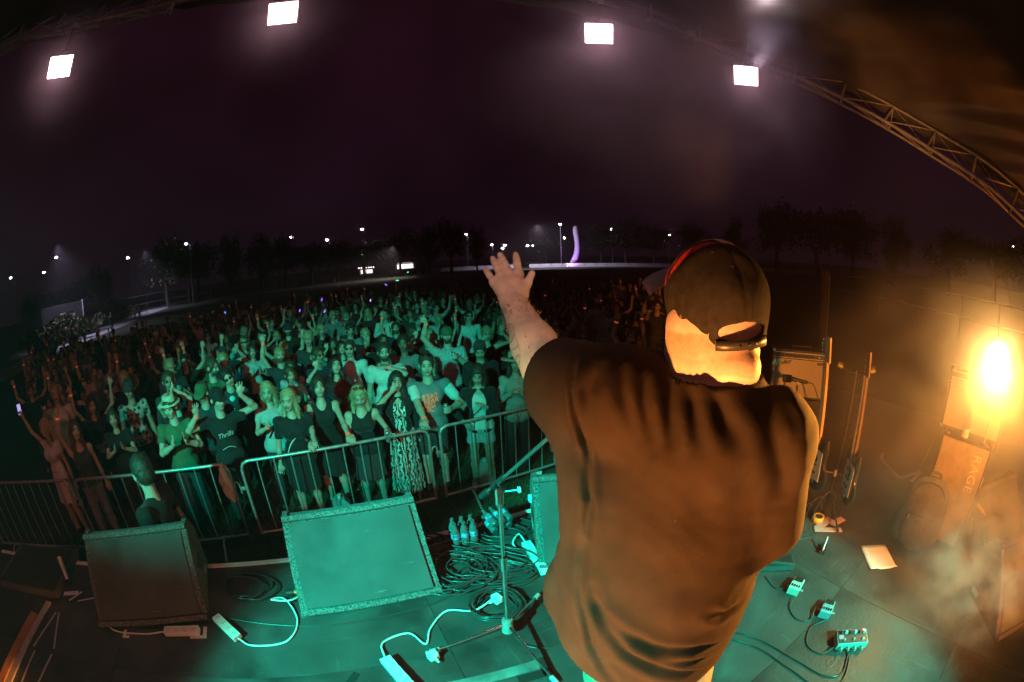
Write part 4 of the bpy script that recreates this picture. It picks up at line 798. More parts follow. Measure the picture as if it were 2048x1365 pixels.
gs = thing('guitar_stand', 'slim black guitar stand between the two guitars', 'guitar stand', polar(47.6, 3.05))
MB().tube([(0, 0, 0.02), (0, 0, 1.12)], 0.012, 8).build('pole', M_BLACK, gs); MB().lathe([(0.018, 0.34), (0.018, 0.39)], 10).build('collar', M_STEEL, gs)
ax = Vector(polar(50.3, 2.95)) - Vector(polar(44.6, 2.95)); ax.z = 0; ax.normalize()
for s in (-1, 1):
    arm = MB().tube([tuple(p_) for p_ in spline([(0, 0, 1.10), tuple(ax * s * 0.06 + Vector((0, 0, 1.10))), tuple(ax * s * 0.12 + Vector((0, 0, 1.13))), tuple(ax * s * 0.15 + Vector((0, 0, 1.14)))], 10)], 0.008, 6).build('arm', M_BLACK, gs); MB().tube([tuple(ax * s * 0.11 + Vector((0, 0, 1.125))), tuple(ax * s * 0.145 + Vector((0, 0, 1.14)))], 0.022, 8).build('yoke_grip', mat('brass', (1, 1, 1)), arm)
    MB().tube([(0, 0, 0.36), tuple(ax * s * 0.16 + Vector((0, 0, 0.355)))], 0.005, 6).build('rest_bar', mat('brass', (1, 1, 1)), gs)
for k in range(3):
    a = k * 2.09 + 0.4; MB().tube([(0, 0, 0.20), (0.26 * math.cos(a), 0.26 * math.sin(a), 0.012)], 0.009, 6).build('leg', M_BLACK, gs)
# clutter at the foot of the guitar stand
M_YEL = mat('yellow plastic', (0.75, 0.48, 0.08), 0.4)
x, y, z = polar(47.0, 2.95); t = thing('yellow_tape_roll', 'yellow roll of tape by the foot of the guitar stand', 'tape roll', (x, y, z)); MB().lathe([(0.03, 0.0), (0.05, 0.0), (0.05, 0.045), (0.03, 0.045), (0.03, 0.0)], 18).build('roll', M_YEL, t); MB().lathe([(0.028, 0.002), (0.030, 0.002), (0.030, 0.043), (0.028, 0.043)], 18).build('core', M_TAN, t)
for k, (az, d, w, l, a, lab) in enumerate([(48.2, 2.93, 0.20, 0.07, 20, 'folded pink paper by the guitar stand foot'), (49.2, 2.86, 0.24, 0.05, -25, 'long pink flyer by the guitar stand foot'), (50.2, 3.0, 0.16, 0.06, 10, 'small pink card beyond the guitar stand foot')]):
    x, y, z = polar(az, d); tag(MB().box((0, 0, 0.004), (w, l, 0.006), bev=0.001).build('flyer', mat('pink card', (0.55, 0.35, 0.33), 0.7, 6, 0.15), None, (x, y, z + 0.002), (0, R(2), R(a))), lab, 'flyer', 'pink flyers on the deck')
for k, (az, d, rr, lab) in enumerate([(46.2, 2.9, 0.10, 'thin lead arching over the yellow tape roll'), (47.8, 2.85, 0.14, 'thin lead arching beside the guitar stand pole')]):
    x, y, z = polar(az, d); o = MB().tube([tuple(p_) for p_ in spline([(x - rr, y, z + 0.004), (x - rr * 0.7, y, z + rr * 1.8), (x + 0.01, y, z + rr * 2.3), (x + rr * 0.8, y + 0.03, z + rr), (x + rr, y + 0.05, z + 0.004)], 24)], 0.0035, 6).build('cable', M_RUB); tag(o, lab, 'cable', 'cables on the stage')
t = thing('foot_switch', 'small silver foot switch with a red tip on the deck', 'foot switch', (*polar(49.6, 2.60)[:2], ZS), R(40)); MB().box((0, 0, 0.014), (0.10, 0.05, 0.025), bev=0.004).build('base', M_BLACK, t); MB().tube([(-0.04, 0, 0.035), (0.02, 0, 0.10)], 0.007, 8).build('pen', M_STEEL, t); MB().tube([(-0.045, 0, 0.03), (-0.036, 0, 0.04)], 0.0075, 8).build('red_tip', mat('red plastic', (0.6, 0.03, 0.03), 0.4), t)

# ---- stage side clutter by the stairs: lid, timber edge and marking tape
t = thing('flight_lid', 'flat black flight case lid beside the stage corner', 'case lid', (-3.60, 0.80, ZS), R(26)); MB().box((0, 0, 0.035), (0.82, 0.56, 0.06), bev=0.008).build('panel', M_TOLEX, t)
for s in (-1, 1): MB().box((0, s * 0.283, 0.035), (0.83, 0.012, 0.066), bev=0.003).build('edge_rail', mat('dull edge rail', (0.10, 0.085, 0.08), 0.5), t); MB().box((s * 0.415, 0, 0.035), (0.012, 0.56, 0.066), bev=0.003).build('edge_rail', mat('dull edge rail', (0.1,) * 3), t)
ct = thing('torch', 'short pale torch leaning on the tape by the flight lid', 'torch', (-3.16, 0.93, ZS), 0); MB().tube([(0, 0, 0.03), (-0.08, 0.06, 0.17)], [0.022, 0.026], 12).build('barrel', mat('pale metal tube', (0.5, 0.52, 0.5), 0.4, metal=0.4), ct); MB().tube([(0.01, -0.008, 0.012), (0, 0, 0.03)], [0.03, 0.022], 12).build('head', M_BLACK, ct)
pk = thing('timber_plank', 'varnished timber plank edged with pale tape at the stage side', 'plank', (-3.00, 0.05, ZS), math.atan2(-0.72, 0.24)); MB().box((0.30, -0.045, 0.012), (1.45, 0.085, 0.022), bev=0.003).build('board', mat('varnished timber', (0.42, 0.20, 0.08), 0.5, 7, 0.25), pk); MB().box((0.20, 0.035, 0.008), (1.60, 0.06, 0.012), bev=0.002).build('tape_edge', mat('grey tape', (0.42, 0.38, 0.36), 0.7, 15, 0.15), pk)
for (p, q, lab) in [((-3.00, 0.60), (-2.92, 0.20), 'first thin pale tape line beside the plank'), ((-2.97, 0.62), (-2.73, 0.33), 'second pale tape line spreading from the plank'), ((-2.88, 0.18), (-2.74, -0.22), 'third pale tape line running on towards the steps'), ((-2.71, 0.28), (-2.58, -0.20), 'fourth pale tape line parallel to the plank')]:
    l = math.hypot(q[0] - p[0], q[1] - p[1]); tape((p[0] + q[0]) / 2, (p[1] + q[1]) / 2, l, 0.018, math.atan2(q[1] - p[1], q[0] - p[0]), mat('dull pale tape', (0.45, 0.42, 0.40), 0.7, 20, 0.15), lab)

# ================================================================== crowd barriers
def barrier(label, a, b_):
    a = Vector((*a, 0)); b_ = Vector((*b_, 0)); d = b_ - a; L = d.length; t = thing('crowd_barrier', label, 'barrier', tuple(a), math.atan2(d.y, d.x), 'steel crowd barriers')
    r_ = 0.09; fr_ = [(0, 0, 0.15), (0, 0, 1.1 - r_), (0.027, 0, 1.1 - 0.027), (r_, 0, 1.1), (L - r_, 0, 1.1), (L - 0.027, 0, 1.1 - 0.027), (L, 0, 1.1 - r_), (L, 0, 0.15)]
    MB().tube(fr_, 0.019, 10).build('frame', M_STEEL, t); MB().tube([(0, 0, 0.17), (L, 0, 0.17)], 0.017, 10).build('bottom_rail', M_STEEL, t)
    n = int(round(L / 0.20))
    for k in range(1, n): MB().tube([(L * k / n, 0, 0.17), (L * k / n, 0, 1.1)], 0.0085, 8).build('bar', M_STEEL, t)
    for x in (0.35, L - 0.35):
        MB().tube([(x, -0.26, 0.0), (x, -0.06, 0.15), (x, 0.06, 0.15), (x, 0.26, 0.0)], 0.016, 8).build('foot', M_STEEL, t)
    MB().tube([tuple(p_) for p_ in spline([(L + 0.018, 0, 0.80), (L + 0.04, 0, 0.86), (L + 0.075, 0, 0.86), (L + 0.09, 0, 0.80), (L + 0.09, 0, 0.72)], 14)], 0.010, 6).build('hook', M_STEEL, t)
    MB().box((-0.045, 0, 0.78), (0.05, 0.03, 0.04), bev=0.006).build('latch', M_STEEL, t)
    return t
bd = nrm((0.875, 0.484)); o0 = np.array([-2.94, 3.50])
def bp_(k): return tuple(o0 + bd * k)
barrier('dim barrier section before the woman in the white skirt', bp_(-4.82), bp_(-2.58)); barrier('barrier section behind the pit guard with a plastic bag tied on its end', bp_(-2.46), bp_(-0.17)); barrier('teal lit barrier section where several women rest their hands', bp_(0), bp_(2.22)); barrier('teal lit barrier section before the woman in shorts', bp_(2.36), bp_(4.56)); barrier('barrier section hidden past the singer shirt', bp_(4.70), bp_(6.9))
# plastic bag tied to the rail end
s = Sdf((-0.16, -0.14, -0.42), (0.16, 0.14, 0.08), 0.012); s.cone((0, 0, 0.03), (0.01, 0, -0.10), 0.03, 0.055, 0.03); s.ell((0.015, 0, -0.20), (0.075, 0.05, 0.13), 0.04); s.cone((0.03, 0.01, -0.28), (0.05, 0.0, -0.36), 0.05, 0.025, 0.03); s.warp(lambda X, Y, Z: 0.006 * np.sin(60 * X + 22 * Z) + 0.005 * np.sin(50 * Y - 35 * Z))
pb = thing('plastic_bag', 'crumpled white plastic bag tied to the barrier end', 'bag', (bp_(-0.22)[0], bp_(-0.22)[1] - 0.05, 1.04)); link('bag', s.mesh('bag', 1), pb, mat('thin white plastic', (0.7, 0.7, 0.68), 0.35, 20, 0.15)); MB().tube([(0, 0.03, 0.03), (0, 0.06, 0.075), (0.02, 0.03, 0.09), (0.01, 0, 0.03)], 0.008, 6).build('tied_loop', mat('thin white plastic', (1, 1, 1)), pb)
# water containers, cups and litter in the pit
def jug(label, loc, rz):
    t = thing('water_container', label, 'water container', loc, rz, 'water containers along the barrier'); b = MB(); b.prism([(-0.11, 0), (0.11, 0), (0.11, 0.27), (0.05, 0.36), (-0.05, 0.36), (-0.11, 0.27)][::-1], -0.09, 0.09, 'xz'); b.build('body', mat('milky plastic', (0.55, 0.6, 0.58), 0.35, 6, 0.15), t); MB().lathe([(0.032, 0), (0.032, 0.04)], 12, (0, 0, 0.36)).build('cap', M_WHITE, t)
jug('milky water container behind the lit wedge at the rail', (-2.10, 4.18, 0), R(28)); jug('milky water container by the shorts woman feet', (-0.42, 5.22, 0), R(28))
for k, (x, y, lab) in enumerate([(-2.35, 3.62, 'crushed white cup lying in the pit grass'), (-1.75, 2.95, 'tipped cup in the dark pit by the barrier foot'), (-0.28, 5.05, 'small can standing in the pit near the rail'), (0.35, 5.4, 'white takeaway tub on the grass behind the rail')]):
    t = thing('litter_cup', lab, 'cup', (x, y, 0.045 if k != 2 else 0.0), k); Mx = Matrix.Rotation(R(85 if k != 2 else 0), 3, 'Y'); MB().lathe([(0.03, 0), (0.045, 0.11)], 12, (0, 0, 0), Mx).build('cup', M_WHITE if k != 2 else M_STEEL, t); MB().lathe([(0.045, 0.0), (0.048, 0.008)], 12, tuple(Mx @ Vector((0, 0, 0.11))), Mx).build('rim', M_WHITE, t)
t = thing('carton', 'small red and white carton standing in the pit', 'carton', (-2.18, 2.65, 0), R(30)); MB().box((0, 0, 0.14), (0.22, 0.14, 0.28), bev=0.005).build('box', mat('pale carton', (0.5, 0.46, 0.44), 0.7), t); MB().box((0, -0.002, 0.235), (0.222, 0.142, 0.07), bev=0.003).build('red_band', mat('red print', (0.55, 0.06, 0.05), 0.6), t)
# ================================================================== people
SKIN = [mat('skin fair', (0.62, 0.42, 0.33), 0.5, 40, 0.06, attr=True), mat('skin light', (0.55, 0.36, 0.27), 0.5, 40, 0.06, attr=True), mat('skin tan', (0.42, 0.26, 0.18), 0.5, 40, 0.06, attr=True), mat('skin brown', (0.26, 0.15, 0.10), 0.5, 40, 0.06, attr=True)]
HAIR = {'dark': mat('dark hair', (0.045, 0.030, 0.024), 0.5, 60, 0.5, 0.5, 140), 'brown': mat('brown hair', (0.09, 0.05, 0.03), 0.5, 60, 0.5, 0.5, 140), 'blonde': mat('blonde hair', (0.46, 0.33, 0.18), 0.5, 60, 0.4, 0.5, 140)}
CLOTH = {'black': (0.014, 0.014, 0.015), 'charcoal': (0.045, 0.045, 0.05), 'white': (0.74, 0.73, 0.70), 'grey': (0.22, 0.22, 0.23), 'navy': (0.02, 0.025, 0.06), 'maroon': (0.12, 0.02, 0.025), 'green': (0.06, 0.14, 0.07), 'khaki': (0.28, 0.23, 0.14), 'pale': (0.48, 0.50, 0.50), 'denim': (0.05, 0.07, 0.13), 'red': (0.35, 0.035, 0.03)}
CM = {k: mat('cloth ' + k, c, 0.85, 22, 0.10, 0.35, 45, sheen=0.1) for k, c in CLOTH.items()}
M_BAND = mat('fluorescent wristband', (0.9, 0.22, 0.10), 0.6, emit=(1.0, 0.17, 0.07), estr=0.35)  # slight emission added to stand in for fluorescence under the teal wash
M_SHOE = mat('dark shoe leather', (0.03, 0.03, 0.03), 0.5); M_SHOEW = mat('white shoe', (0.6, 0.6, 0.58), 0.5)
M_STRAW = mat('pale straw', (0.60, 0.54, 0.40), 0.8, 60, 0.25, 0.4, 200)

def ik(sh, tg, l1, l2, pole):
    sh, tg = V(*sh), V(*tg); d = tg - sh; D = np.linalg.norm(d); D2 = min(D, (l1 + l2) * 0.995); u = d / (D + 1e-9); tg = sh + u * D2
    a = (l1 * l1 - l2 * l2 + D2 * D2) / (2 * D2); h = math.sqrt(max(0, l1 * l1 - a * a)); p = V(*pole); p = p - u * (p @ u); p = nrm(p); return sh + u * a + p * h, tg
def rot_ypr(yaw, pitch, roll=0):
    return np.array(Matrix.Rotation(yaw, 3, 'Z') @ Matrix.Rotation(pitch, 3, 'X') @ Matrix.Rotation(roll, 3, 'Y'))

class Person:
    """all joints in the person's own frame: feet on z = 0, facing -y"""
    def __init__(s, h=1.72, female=False, build=1.0, armL=None, armR=None, head=(0, 0, 0), lean=0.0, legs=0.0, handL='open', handR='open'):
        s.h = h; s.fem = female; s.b = build
        ln = np.array([0, -lean, 0]); k = h
        def J(x, y, z): return V(x * k, y * k, z * k)
        s.hip = [J(sx * 0.052, 0.0, 0.50) + ln * 0.3 for sx in (-1, 1)]; s.knee = [J(sx * 0.06, -0.012 - (legs if sx > 0 else 0), 0.275) + ln * 0.1 for sx in (-1, 1)]; s.ank = [J(sx * 0.068, 0.012, 0.045) for sx in (-1, 1)]
        s.pel = J(0, 0.0, 0.535) + ln * 0.35; s.wst = J(0, -0.004, 0.62) + ln * 0.6; s.chs = J(0, -0.004, 0.735) + ln * 0.85; s.nck = J(0, 0.012, 0.835) + ln
        w = (0.098 if female else 0.112) * (0.5 + 0.5 * build)
        s.sh = [J(sx * w, 0.008, 0.808) + ln for sx in (-1, 1)]
        s.M = rot_ypr(*head); s.hd = s.nck + V(0, -0.012, 0.10 * k) + V(0, 0, 0.0) + s.M @ V(0, -0.012, 0.035)
        s.arm = []; l1, l2 = 0.172 * k, 0.150 * k
        for i, (a, sx) in enumerate(((armR, -1), (armL, 1))):
            a = a or dict(t=(0.055, 0.02, -0.318), pole=(0.3, 1, 0))
            t = a['t']; tgt = V(*a['abs']) if 'abs' in a else s.sh[i] + V(sx * t[0], t[1], t[2]) * k
            pl = a.get('pole', (0.3, 1, -0.2)); el, wr = ik(s.sh[i], tgt, l1, l2, (sx * pl[0], pl[1], pl[2]))
            fd = nrm(wr - el); hd = a.get('hand'); hd = nrm(V(sx * hd[0], hd[1], hd[2])) if hd else fd
            pn = a.get('palm', (0, -1, 0.2)); pn = V(sx * pn[0], pn[1], pn[2]); pn = nrm(pn - hd * (pn @ hd)); s.arm.append(dict(el=el, wr=wr, hd=hd, pn=pn, side=sx, kind=(handR if i == 0 else handL)))
    def box(s, pad=0.14):
        pts = [*s.hip, *s.knee, *s.ank, s.nck, s.hd + V(0, 0, 0.14), *s.sh] + [a['el'] for a in s.arm] + [a['wr'] + a['hd'] * 0.14 for a in s.arm]; pts = np.array(pts); lo = pts.min(0) - pad; hi = pts.max(0) + pad; lo[2] = -0.03; return lo, hi
    # --- shapes; g grows everything outwards (for cloth)
    def torso(s, f, g=0.0, k=0.05, belly=0.0):
        b, K, fem = s.b, s.h / 1.72, s.fem
        wide = lambda r: r
        f.cone(s.chs + V(-0.062 * K * b, 0, 0.02), s.chs + V(0.062 * K * b, 0, 0.02), 0.098 * K * b + g, 0.098 * K * b + g, k)
        f.cone(s.wst + V(-0.045 * K * b, 0, 0), s.wst + V(0.045 * K * b, 0, 0), (0.086 if fem else 0.098) * K * b + g, (0.086 if fem else 0.098) * K * b + g, k)
        f.cone(s.pel + V(-0.065 * K * b, 0, 0), s.pel + V(0.065 * K * b, 0, 0), (0.104 if fem else 0.098) * K * b + g, (0.104 if fem else 0.098) * K * b + g, k)
        f.cone(s.pel, s.chs, 0.09 * K * b + g, 0.095 * K * b + g, k)
        for q in s.sh: f.cone(q, s.chs + V(0, 0, 0.05 * K), 0.052 * K * (0.4 + 0.6 * b) + g, 0.075 * K * b + g, k)
        f.cone(s.nck - V(0, 0, 0.06), s.nck + V(0, -0.004, 0.0), 0.075 * K + g * 0.7, 0.058 * K + g * 0.4, k)
        if fem:
            for sx in (-1, 1): f.ell(s.chs + V(sx * 0.062, -0.085 * K * b, 0.005), (0.058 + g, 0.05 + g, 0.056 + g), 0.05)
        if belly: f.ell(s.wst + V(0, -0.06, -0.02), (0.14 * b + g, 0.12 + belly + g, 0.15 + g), 0.06)
    def upperarm(s, f, i, g=0.0, t1=1.0):
        a = s.arm[i]; K = s.h / 1.72 * (0.82 if s.fem else 1.0) * (0.4 + 0.6 * s.b); q = s.sh[i] + (a['el'] - s.sh[i]) * t1; f.cone(s.sh[i], q, 0.052 * K + g, (0.052 - 0.013 * t1) * K + g, 0.03)
    def forearm(s, f, i, g=0.0, t1=1.0):
        a = s.arm[i]; K = s.h / 1.72 * (0.82 if s.fem else 1.0) * (0.5 + 0.5 * s.b); m = a['el'] + (a['wr'] - a['el']) * 0.35; q = a['el'] + (a['wr'] - a['el']) * t1
        f.cone(a['el'], m, 0.039 * K + g, 0.042 * K + g, 0.02); f.cone(m, q, 0.042 * K + g, 0.027 * K + g, 0.02)
    def hand(s, f, i):
        a = s.arm[i]; K = s.h / 1.72 * (0.9 if s.fem else 1.0); d, n = a['hd'], a['pn']; x = np.cross(d, n) * a['side']; w = a['wr']     # x points to the thumb side
        c = w + d * 0.048 * K; kind = a['kind']
        f.cone(w, c, 0.026 * K, 0.036 * K, 0.02, flat=(n, 1.5)); f.cone(c - x * 0.012 * K, c + x * 0.014 * K + d * 0.02 * K, 0.033 * K, 0.033 * K, 0.015, flat=(n, 1.6))
        k0 = w + d * 0.088 * K
        for j, (off, ln, ang) in enumerate(((0.032, 0.068, 0.20), (0.011, 0.078, 0.06), (-0.011, 0.072, -0.08), (-0.031, 0.056, -0.24))):
            r = 0.0096 * K; p0 = k0 + x * off * K - d * 0.006
            if kind == 'fist' or (kind == 'point' and j > 0) or (kind == 'horns' and j in (1, 2)):
                p1 = p0 + d * 0.030 * K + n * 0.010; p2 = p1 + n * 0.030 * K - d * 0.012 * K; p3 = p2 - d * 0.030 * K
                for u_, v_ in ((p0, p1), (p1, p2), (p2, p3)): f.cone(u_, v_, r * 1.05, r, 0.006)
            elif kind == 'grip':
                p1 = p0 + d * 0.028 * K + n * 0.012; p2 = p1 + n * 0.034 * K + d * 0.0; f.cone(p0, p1, r * 1.05, r, 0.006); f.cone(p1, p2, r, r, 0.006); f.cone(p2, p2 - d * 0.026 * K, r, r * 0.9, 0.006)
            else:
                dd = nrm(d + x * ang + n * 0.06); p1 = p0 + dd * ln * 0.55 * K; p2 = p1 + nrm(dd + n * 0.22) * ln * 0.45 * K; f.cone(p0, p1, r * 1.05, r, 0.006); f.cone(p1, p2, r, r * 0.85, 0.004)
        t0 = w + d * 0.030 * K + x * 0.024 * K; td = nrm(x * 0.85 + d * 0.75 + n * 0.15)
        if kind in ('fist', 'grip', 'point', 'horns'): td = nrm(x * 0.30 + d * 0.7 + n * 0.75)
        f.cone(t0, t0 + td * 0.036 * K, 0.015 * K, 0.0115 * K, 0.012); f.cone(t0 + td * 0.036 * K, t0 + nrm(td + d * 0.4) * 0.066 * K, 0.0115 * K, 0.009 * K, 0.005)
    def leg(s, f, i, g=0.0, t1=2.0, wide=0.0):
        K = s.h / 1.72 * (0.4 + 0.6 * s.b); hp, kn, an = s.hip[i], s.knee[i], s.ank[i]
        q = hp + (kn - hp) * min(t1, 1.0); f.cone(hp + V(0, 0, 0.02), q, 0.083 * K + g, (0.083 - 0.029 * min(t1, 1)) * K + g + wide, 0.04)
        if t1 > 1:
            m = kn + (an - kn) * 0.3 + V(0, 0.012, 0); tt = t1 - 1; e_ = kn + (an - kn) * tt; f.cone(kn, m, 0.054 * K + g, 0.055 * K + g + wide, 0.03); f.cone(m, e_, 0.055 * K + g + wide, 0.034 * K + g + wide, 0.03)
    def foot(s, f, i, g=0.0):
        a = s.ank[i]; f.cone((a[0], a[1] + 0.03, 0.035), (a[0] * 1.15, a[1] - 0.13, 0.028), 0.036 + g, 0.034 + g, 0.03, flat=((1, 0, 0), 1.0)); f.cone(a, (a[0], a[1] + 0.02, 0.04), 0.034 + g, 0.036 + g, 0.02)
    def head(s, f):
        K = s.h / 1.72 * (1.02 if s.fem else 1.06); M, c = s.M, s.hd
        def W(x, y, z): return c + M @ (V(x, y, z) * K)
        f.ell(W(0, 0.012, 0.025), (0.076 * K, 0.094 * K, 0.092 * K), 0.02, M); f.ell(W(0, -0.028, -0.05), (0.056 * K, 0.062 * K, 0.066 * K), 0.035, M); f.ell(W(0, -0.062, -0.092), (0.024 * K, 0.022 * K, 0.018 * K), 0.03, M)
        f.cone(W(0, -0.086, 0.012), W(0, -0.106, -0.028), 0.009 * K, 0.0135 * K, 0.014); f.ell(W(0, -0.088, -0.034), (0.019 * K, 0.012 * K, 0.010 * K), 0.010, M)
        for sx in (-1, 1):
            f.ell(W(sx * 0.031, -0.100, 0.006), (0.017 * K, 0.014 * K, 0.011 * K), 0, M, 'sub'); f.ell(W(sx * 0.031, -0.078, 0.006), (0.012 * K,) * 3, 0.004, M); f.cone(W(sx * 0.014, -0.088, 0.026), W(sx * 0.048, -0.078, 0.027), 0.008 * K, 0.007 * K, 0.012); f.ell(W(sx * 0.082, 0.012, -0.008), (0.013 * K, 0.024 * K, 0.034 * K), 0.008, M); f.ell(W(sx * 0.040, -0.068, -0.030), (0.022 * K, 0.02 * K, 0.022 * K), 0.025, M)
        f.cone(W(-0.018, -0.083, -0.058), W(0.018, -0.083, -0.058), 0.0085 * K, 0.0085 * K, 0.010); f.cone(W(-0.015, -0.081, -0.070), W(0.015, -0.081, -0.070), 0.009 * K, 0.009 * K, 0.010)
        f.cone(s.nck - V(0, 0, 0.04), W(0, 0.02, -0.04), 0.054 * K * (0.86 if s.fem else 1.05), 0.050 * K * (0.86 if s.fem else 1.05), 0.025)
    def local(s, P):
        K = s.h / 1.72 * (1.02 if s.fem else 1.06); return ((P - s.hd) @ s.M) / K
    def body(s, res=0.011, beard=0.0, glasses=False, brow=(0.25, 0.2, 0.16), smile=True):
        f = Sdf(*s.box(), res); s.torso(f)
        for i in (0, 1): s.upperarm(f, i); s.forearm(f, i); s.hand(f, i); s.leg(f, i); s.foot(f, i)
        s.head(f)
        def col(P):
            L = s.local(P); C = np.ones((len(P), 3)); ax = np.abs(L[:, 0]); fr = L[:, 1] < -0.05
            ey = fr & (np.hypot(ax - 0.031, (L[:, 2] - 0.006) * 1.5) < 0.0125); C[ey] = (0.18, 0.16, 0.15)
            br_ = fr & (np.abs(L[:, 2] - 0.028 + 0.10 * np.abs(ax - 0.03)) < 0.0055) & (ax > 0.010) & (ax < 0.052); C[br_] = brow
            lp = fr & (np.abs(L[:, 2] + 0.063) < 0.011) & (ax < 0.026); C[lp] = (0.75, 0.42, 0.42)
            mo = fr & (np.abs(L[:, 2] + 0.064) < 0.004) & (ax < 0.023); C[mo] = (0.25, 0.12, 0.12)
            if beard:
                bd_ = (L[:, 2] < -0.030 - 0.30 * np.clip(0.03 - ax, 0, 1)) & (L[:, 1] < 0.0) & (L[:, 2] > -0.125) & (ax < 0.085) & ~lp; C[bd_] = 1 - beard * (1 - np.array((0.12, 0.09, 0.08)))
                C[fr & (np.abs(L[:, 2] + 0.046) < 0.006) & (ax < 0.03)] = 1 - beard * 0.85
            return C
        return f.mesh('body', 1, col)
    def top(s, res=0.011, sleeve=0.6, hem=0.49, neck=0.825, g=0.013, loose=0.018, strap=False, open_=False, belly=0.0, seed=0):
        f = Sdf(*s.box(), res); s.torso(f, g, belly=belly)
        if loose: f.cone(s.pel + V(-0.06, 0, -0.02), s.pel + V(0.06, 0, -0.02), 0.105 * s.b + g + loose, 0.105 * s.b + g + loose, 0.05)
        if sleeve > 0:
            for i in (0, 1):
                s.upperarm(f, i, g * 0.9 + 0.004, min(1.0, sleeve))
                if sleeve > 1: s.forearm(f, i, g * 0.8, min(1.0, sleeve - 1) * 0.96)
                a = s.arm[i]
                if sleeve < 1: q = s.sh[i] + (a['el'] - s.sh[i]) * (sleeve - 0.02); dcut = nrm(a['el'] - s.sh[i]); f_ = f; X, Y, Z = f_._grid((slice(None),) * 3); near = np.sqrt((X - q[0]) ** 2 + (Y - q[1]) ** 2 + (Z - q[2]) ** 2) < 0.11; dd = ((X - q[0]) * dcut[0] + (Y - q[1]) * dcut[1] + (Z - q[2]) * dcut[2]).astype(np.float32); f_.f = np.where(near, np.maximum(f_.f, dd), f_.f)
        if strap:
            for i, sx in ((0, -1), (1, 1)): q = s.sh[i] + V(sx * 0.03, 0, 0.0); f.ell(q, (0.075, 0.16, 0.12), 0, None, 'sub')
        f.ell(s.nck + V(0, -0.045, 0.03), (0.066, 0.085, 0.052 + (0.06 if strap else 0.0)), 0, None, 'sub'); f.cut((0, 0, s.nck[2] + 0.025), (0, 0, 1)); f.cut((0, 0, hem * s.h), (0, 0, -1))
        rs_ = np.random.RandomState(seed); a1, a2, a3 = rs_.uniform(0, 6, 3)
        f.warp(lambda X, Y, Z: 0.0045 * np.sin(34 * Z + 21 * X + a1) * np.sin(17 * X - 9 * Z + a2) + 0.003 * np.sin(46 * X + 15 * Z + 30 * Y + a3))
        return f.mesh('top', 1)
    def bottoms(s, res=0.012, kind='trousers', waist=0.60, seed=0):
        f = Sdf(*s.box(), res); K = s.h / 1.72 * s.b
        f.cone(s.pel + V(-0.06 * K, 0, 0), s.pel + V(0.06 * K, 0, 0), 0.104 * K + 0.008, 0.104 * K + 0.008, 0.04); f.cone(s.wst + V(-0.045 * K, 0, 0), s.wst + V(0.045 * K, 0, 0), 0.095 * K, 0.095 * K, 0.05)
        if kind in ('skirt', 'dress', 'gown'):
            lo = {'skirt': 0.33, 'dress': 0.29, 'gown': 0.06}[kind] * s.h; wd = {'skirt': 0.155, 'dress': 0.165, 'gown': 0.19}[kind]
            f.cone(s.pel, (s.pel[0], s.pel[1] - 0.01, lo), 0.170 * K, wd + 0.03, 0.05, flat=((0, 1, 0), 1.25)); f.cut((0, 0, lo), (0, 0, -1)); f.warp(lambda X, Y, Z: 0.010 * np.sin(11 * np.arctan2(Y, X) + seed) * np.clip((s.pel[2] - Z) * 2.5, 0, 1))
        else:
            t1 = {'trousers': 1.97, 'shorts': 0.85, 'hot': 0.38}[kind]
            for i in (0, 1): s.leg(f, i, 0.012, t1, 0.015 if kind != 'trousers' else 0.008)
            if kind == 'shorts': f.cut((0, 0, s.knee[0][2] + 0.05), (0, 0, -1))
            if kind == 'hot': f.cut((0, 0, s.hip[0][2] - 0.16), (0, 0, -1))
            f.warp(lambda X, Y, Z: 0.005 * np.sin(40 * Z + 15 * X + seed) * np.sin(19 * X + 7 * Z))
        f.cut((0, 0, waist * s.h), (0, 0, 1)); return f.mesh('bottoms', 1)
    def shoe(s, i, res=0.012):
        a = s.ank[i]; f = Sdf((a[0] - 0.11, a[1] - 0.24, -0.03), (a[0] + 0.11, a[1] + 0.14, 0.14), res); s.foot(f, i, 0.010)
        f.cut((0, 0, 0.075), (0, 0, 1)); f.cut((0, 0, 0.0), (0, 0, -1)); return f.mesh('shoe', 0)
    def hair(s, res=0.010, style='short', seed=0):
        lo, hi = s.box(0.2); f = Sdf(s.hd - V(0.26, 0.26, 0.55 * (style in ('long', 'longback', 'wavy')) + 0.16), s.hd + V(0.26, 0.26, 0.22), res); K = s.h / 1.72 * (1.02 if s.fem else 1.06); M, c = s.M, s.hd
        def W(x, y, z): return c + M @ (V(x, y, z) * K)
        gr = 0.012 if style == 'short' else 0.018
        f.ell(W(0, 0.016, 0.030), ((0.076 + gr) * K, (0.094 + gr) * K, (0.092 + gr) * K), 0.02, M)
        if style == 'short': f.ell(W(0, 0.035, -0.02), (0.075 * K, 0.084 * K, 0.075 * K), 0.02, M)
        else:
            f.ell(W(0, 0.035, -0.03), (0.092 * K, 0.085 * K, 0.10 * K), 0.03, M) if style != 'bun' else f.ell(W(0, 0.04, -0.015), (0.078 * K, 0.08 * K, 0.075 * K), 0.02, M)
            if style in ('long', 'wavy'):
                for sx in (-1, 1):
                    f.cone(W(sx * 0.078, 0.005, 0.0), W(sx * 0.088, -0.005, -0.13), 0.020, 0.027, 0.03); e_ = W(sx * 0.088, -0.005, -0.13); e2_ = s.nck + V(sx * 0.095, -0.07 if style == 'long' else 0.02, -0.14); f.cone(e_, e2_, 0.027, 0.018, 0.03)
            if style in ('long', 'longback', 'wavy'): f.cone(W(0, 0.06, -0.05), s.nck + V(0, 0.115, -0.24), 0.075, 0.065, 0.04, flat=((0, 1, 0), 1.5))
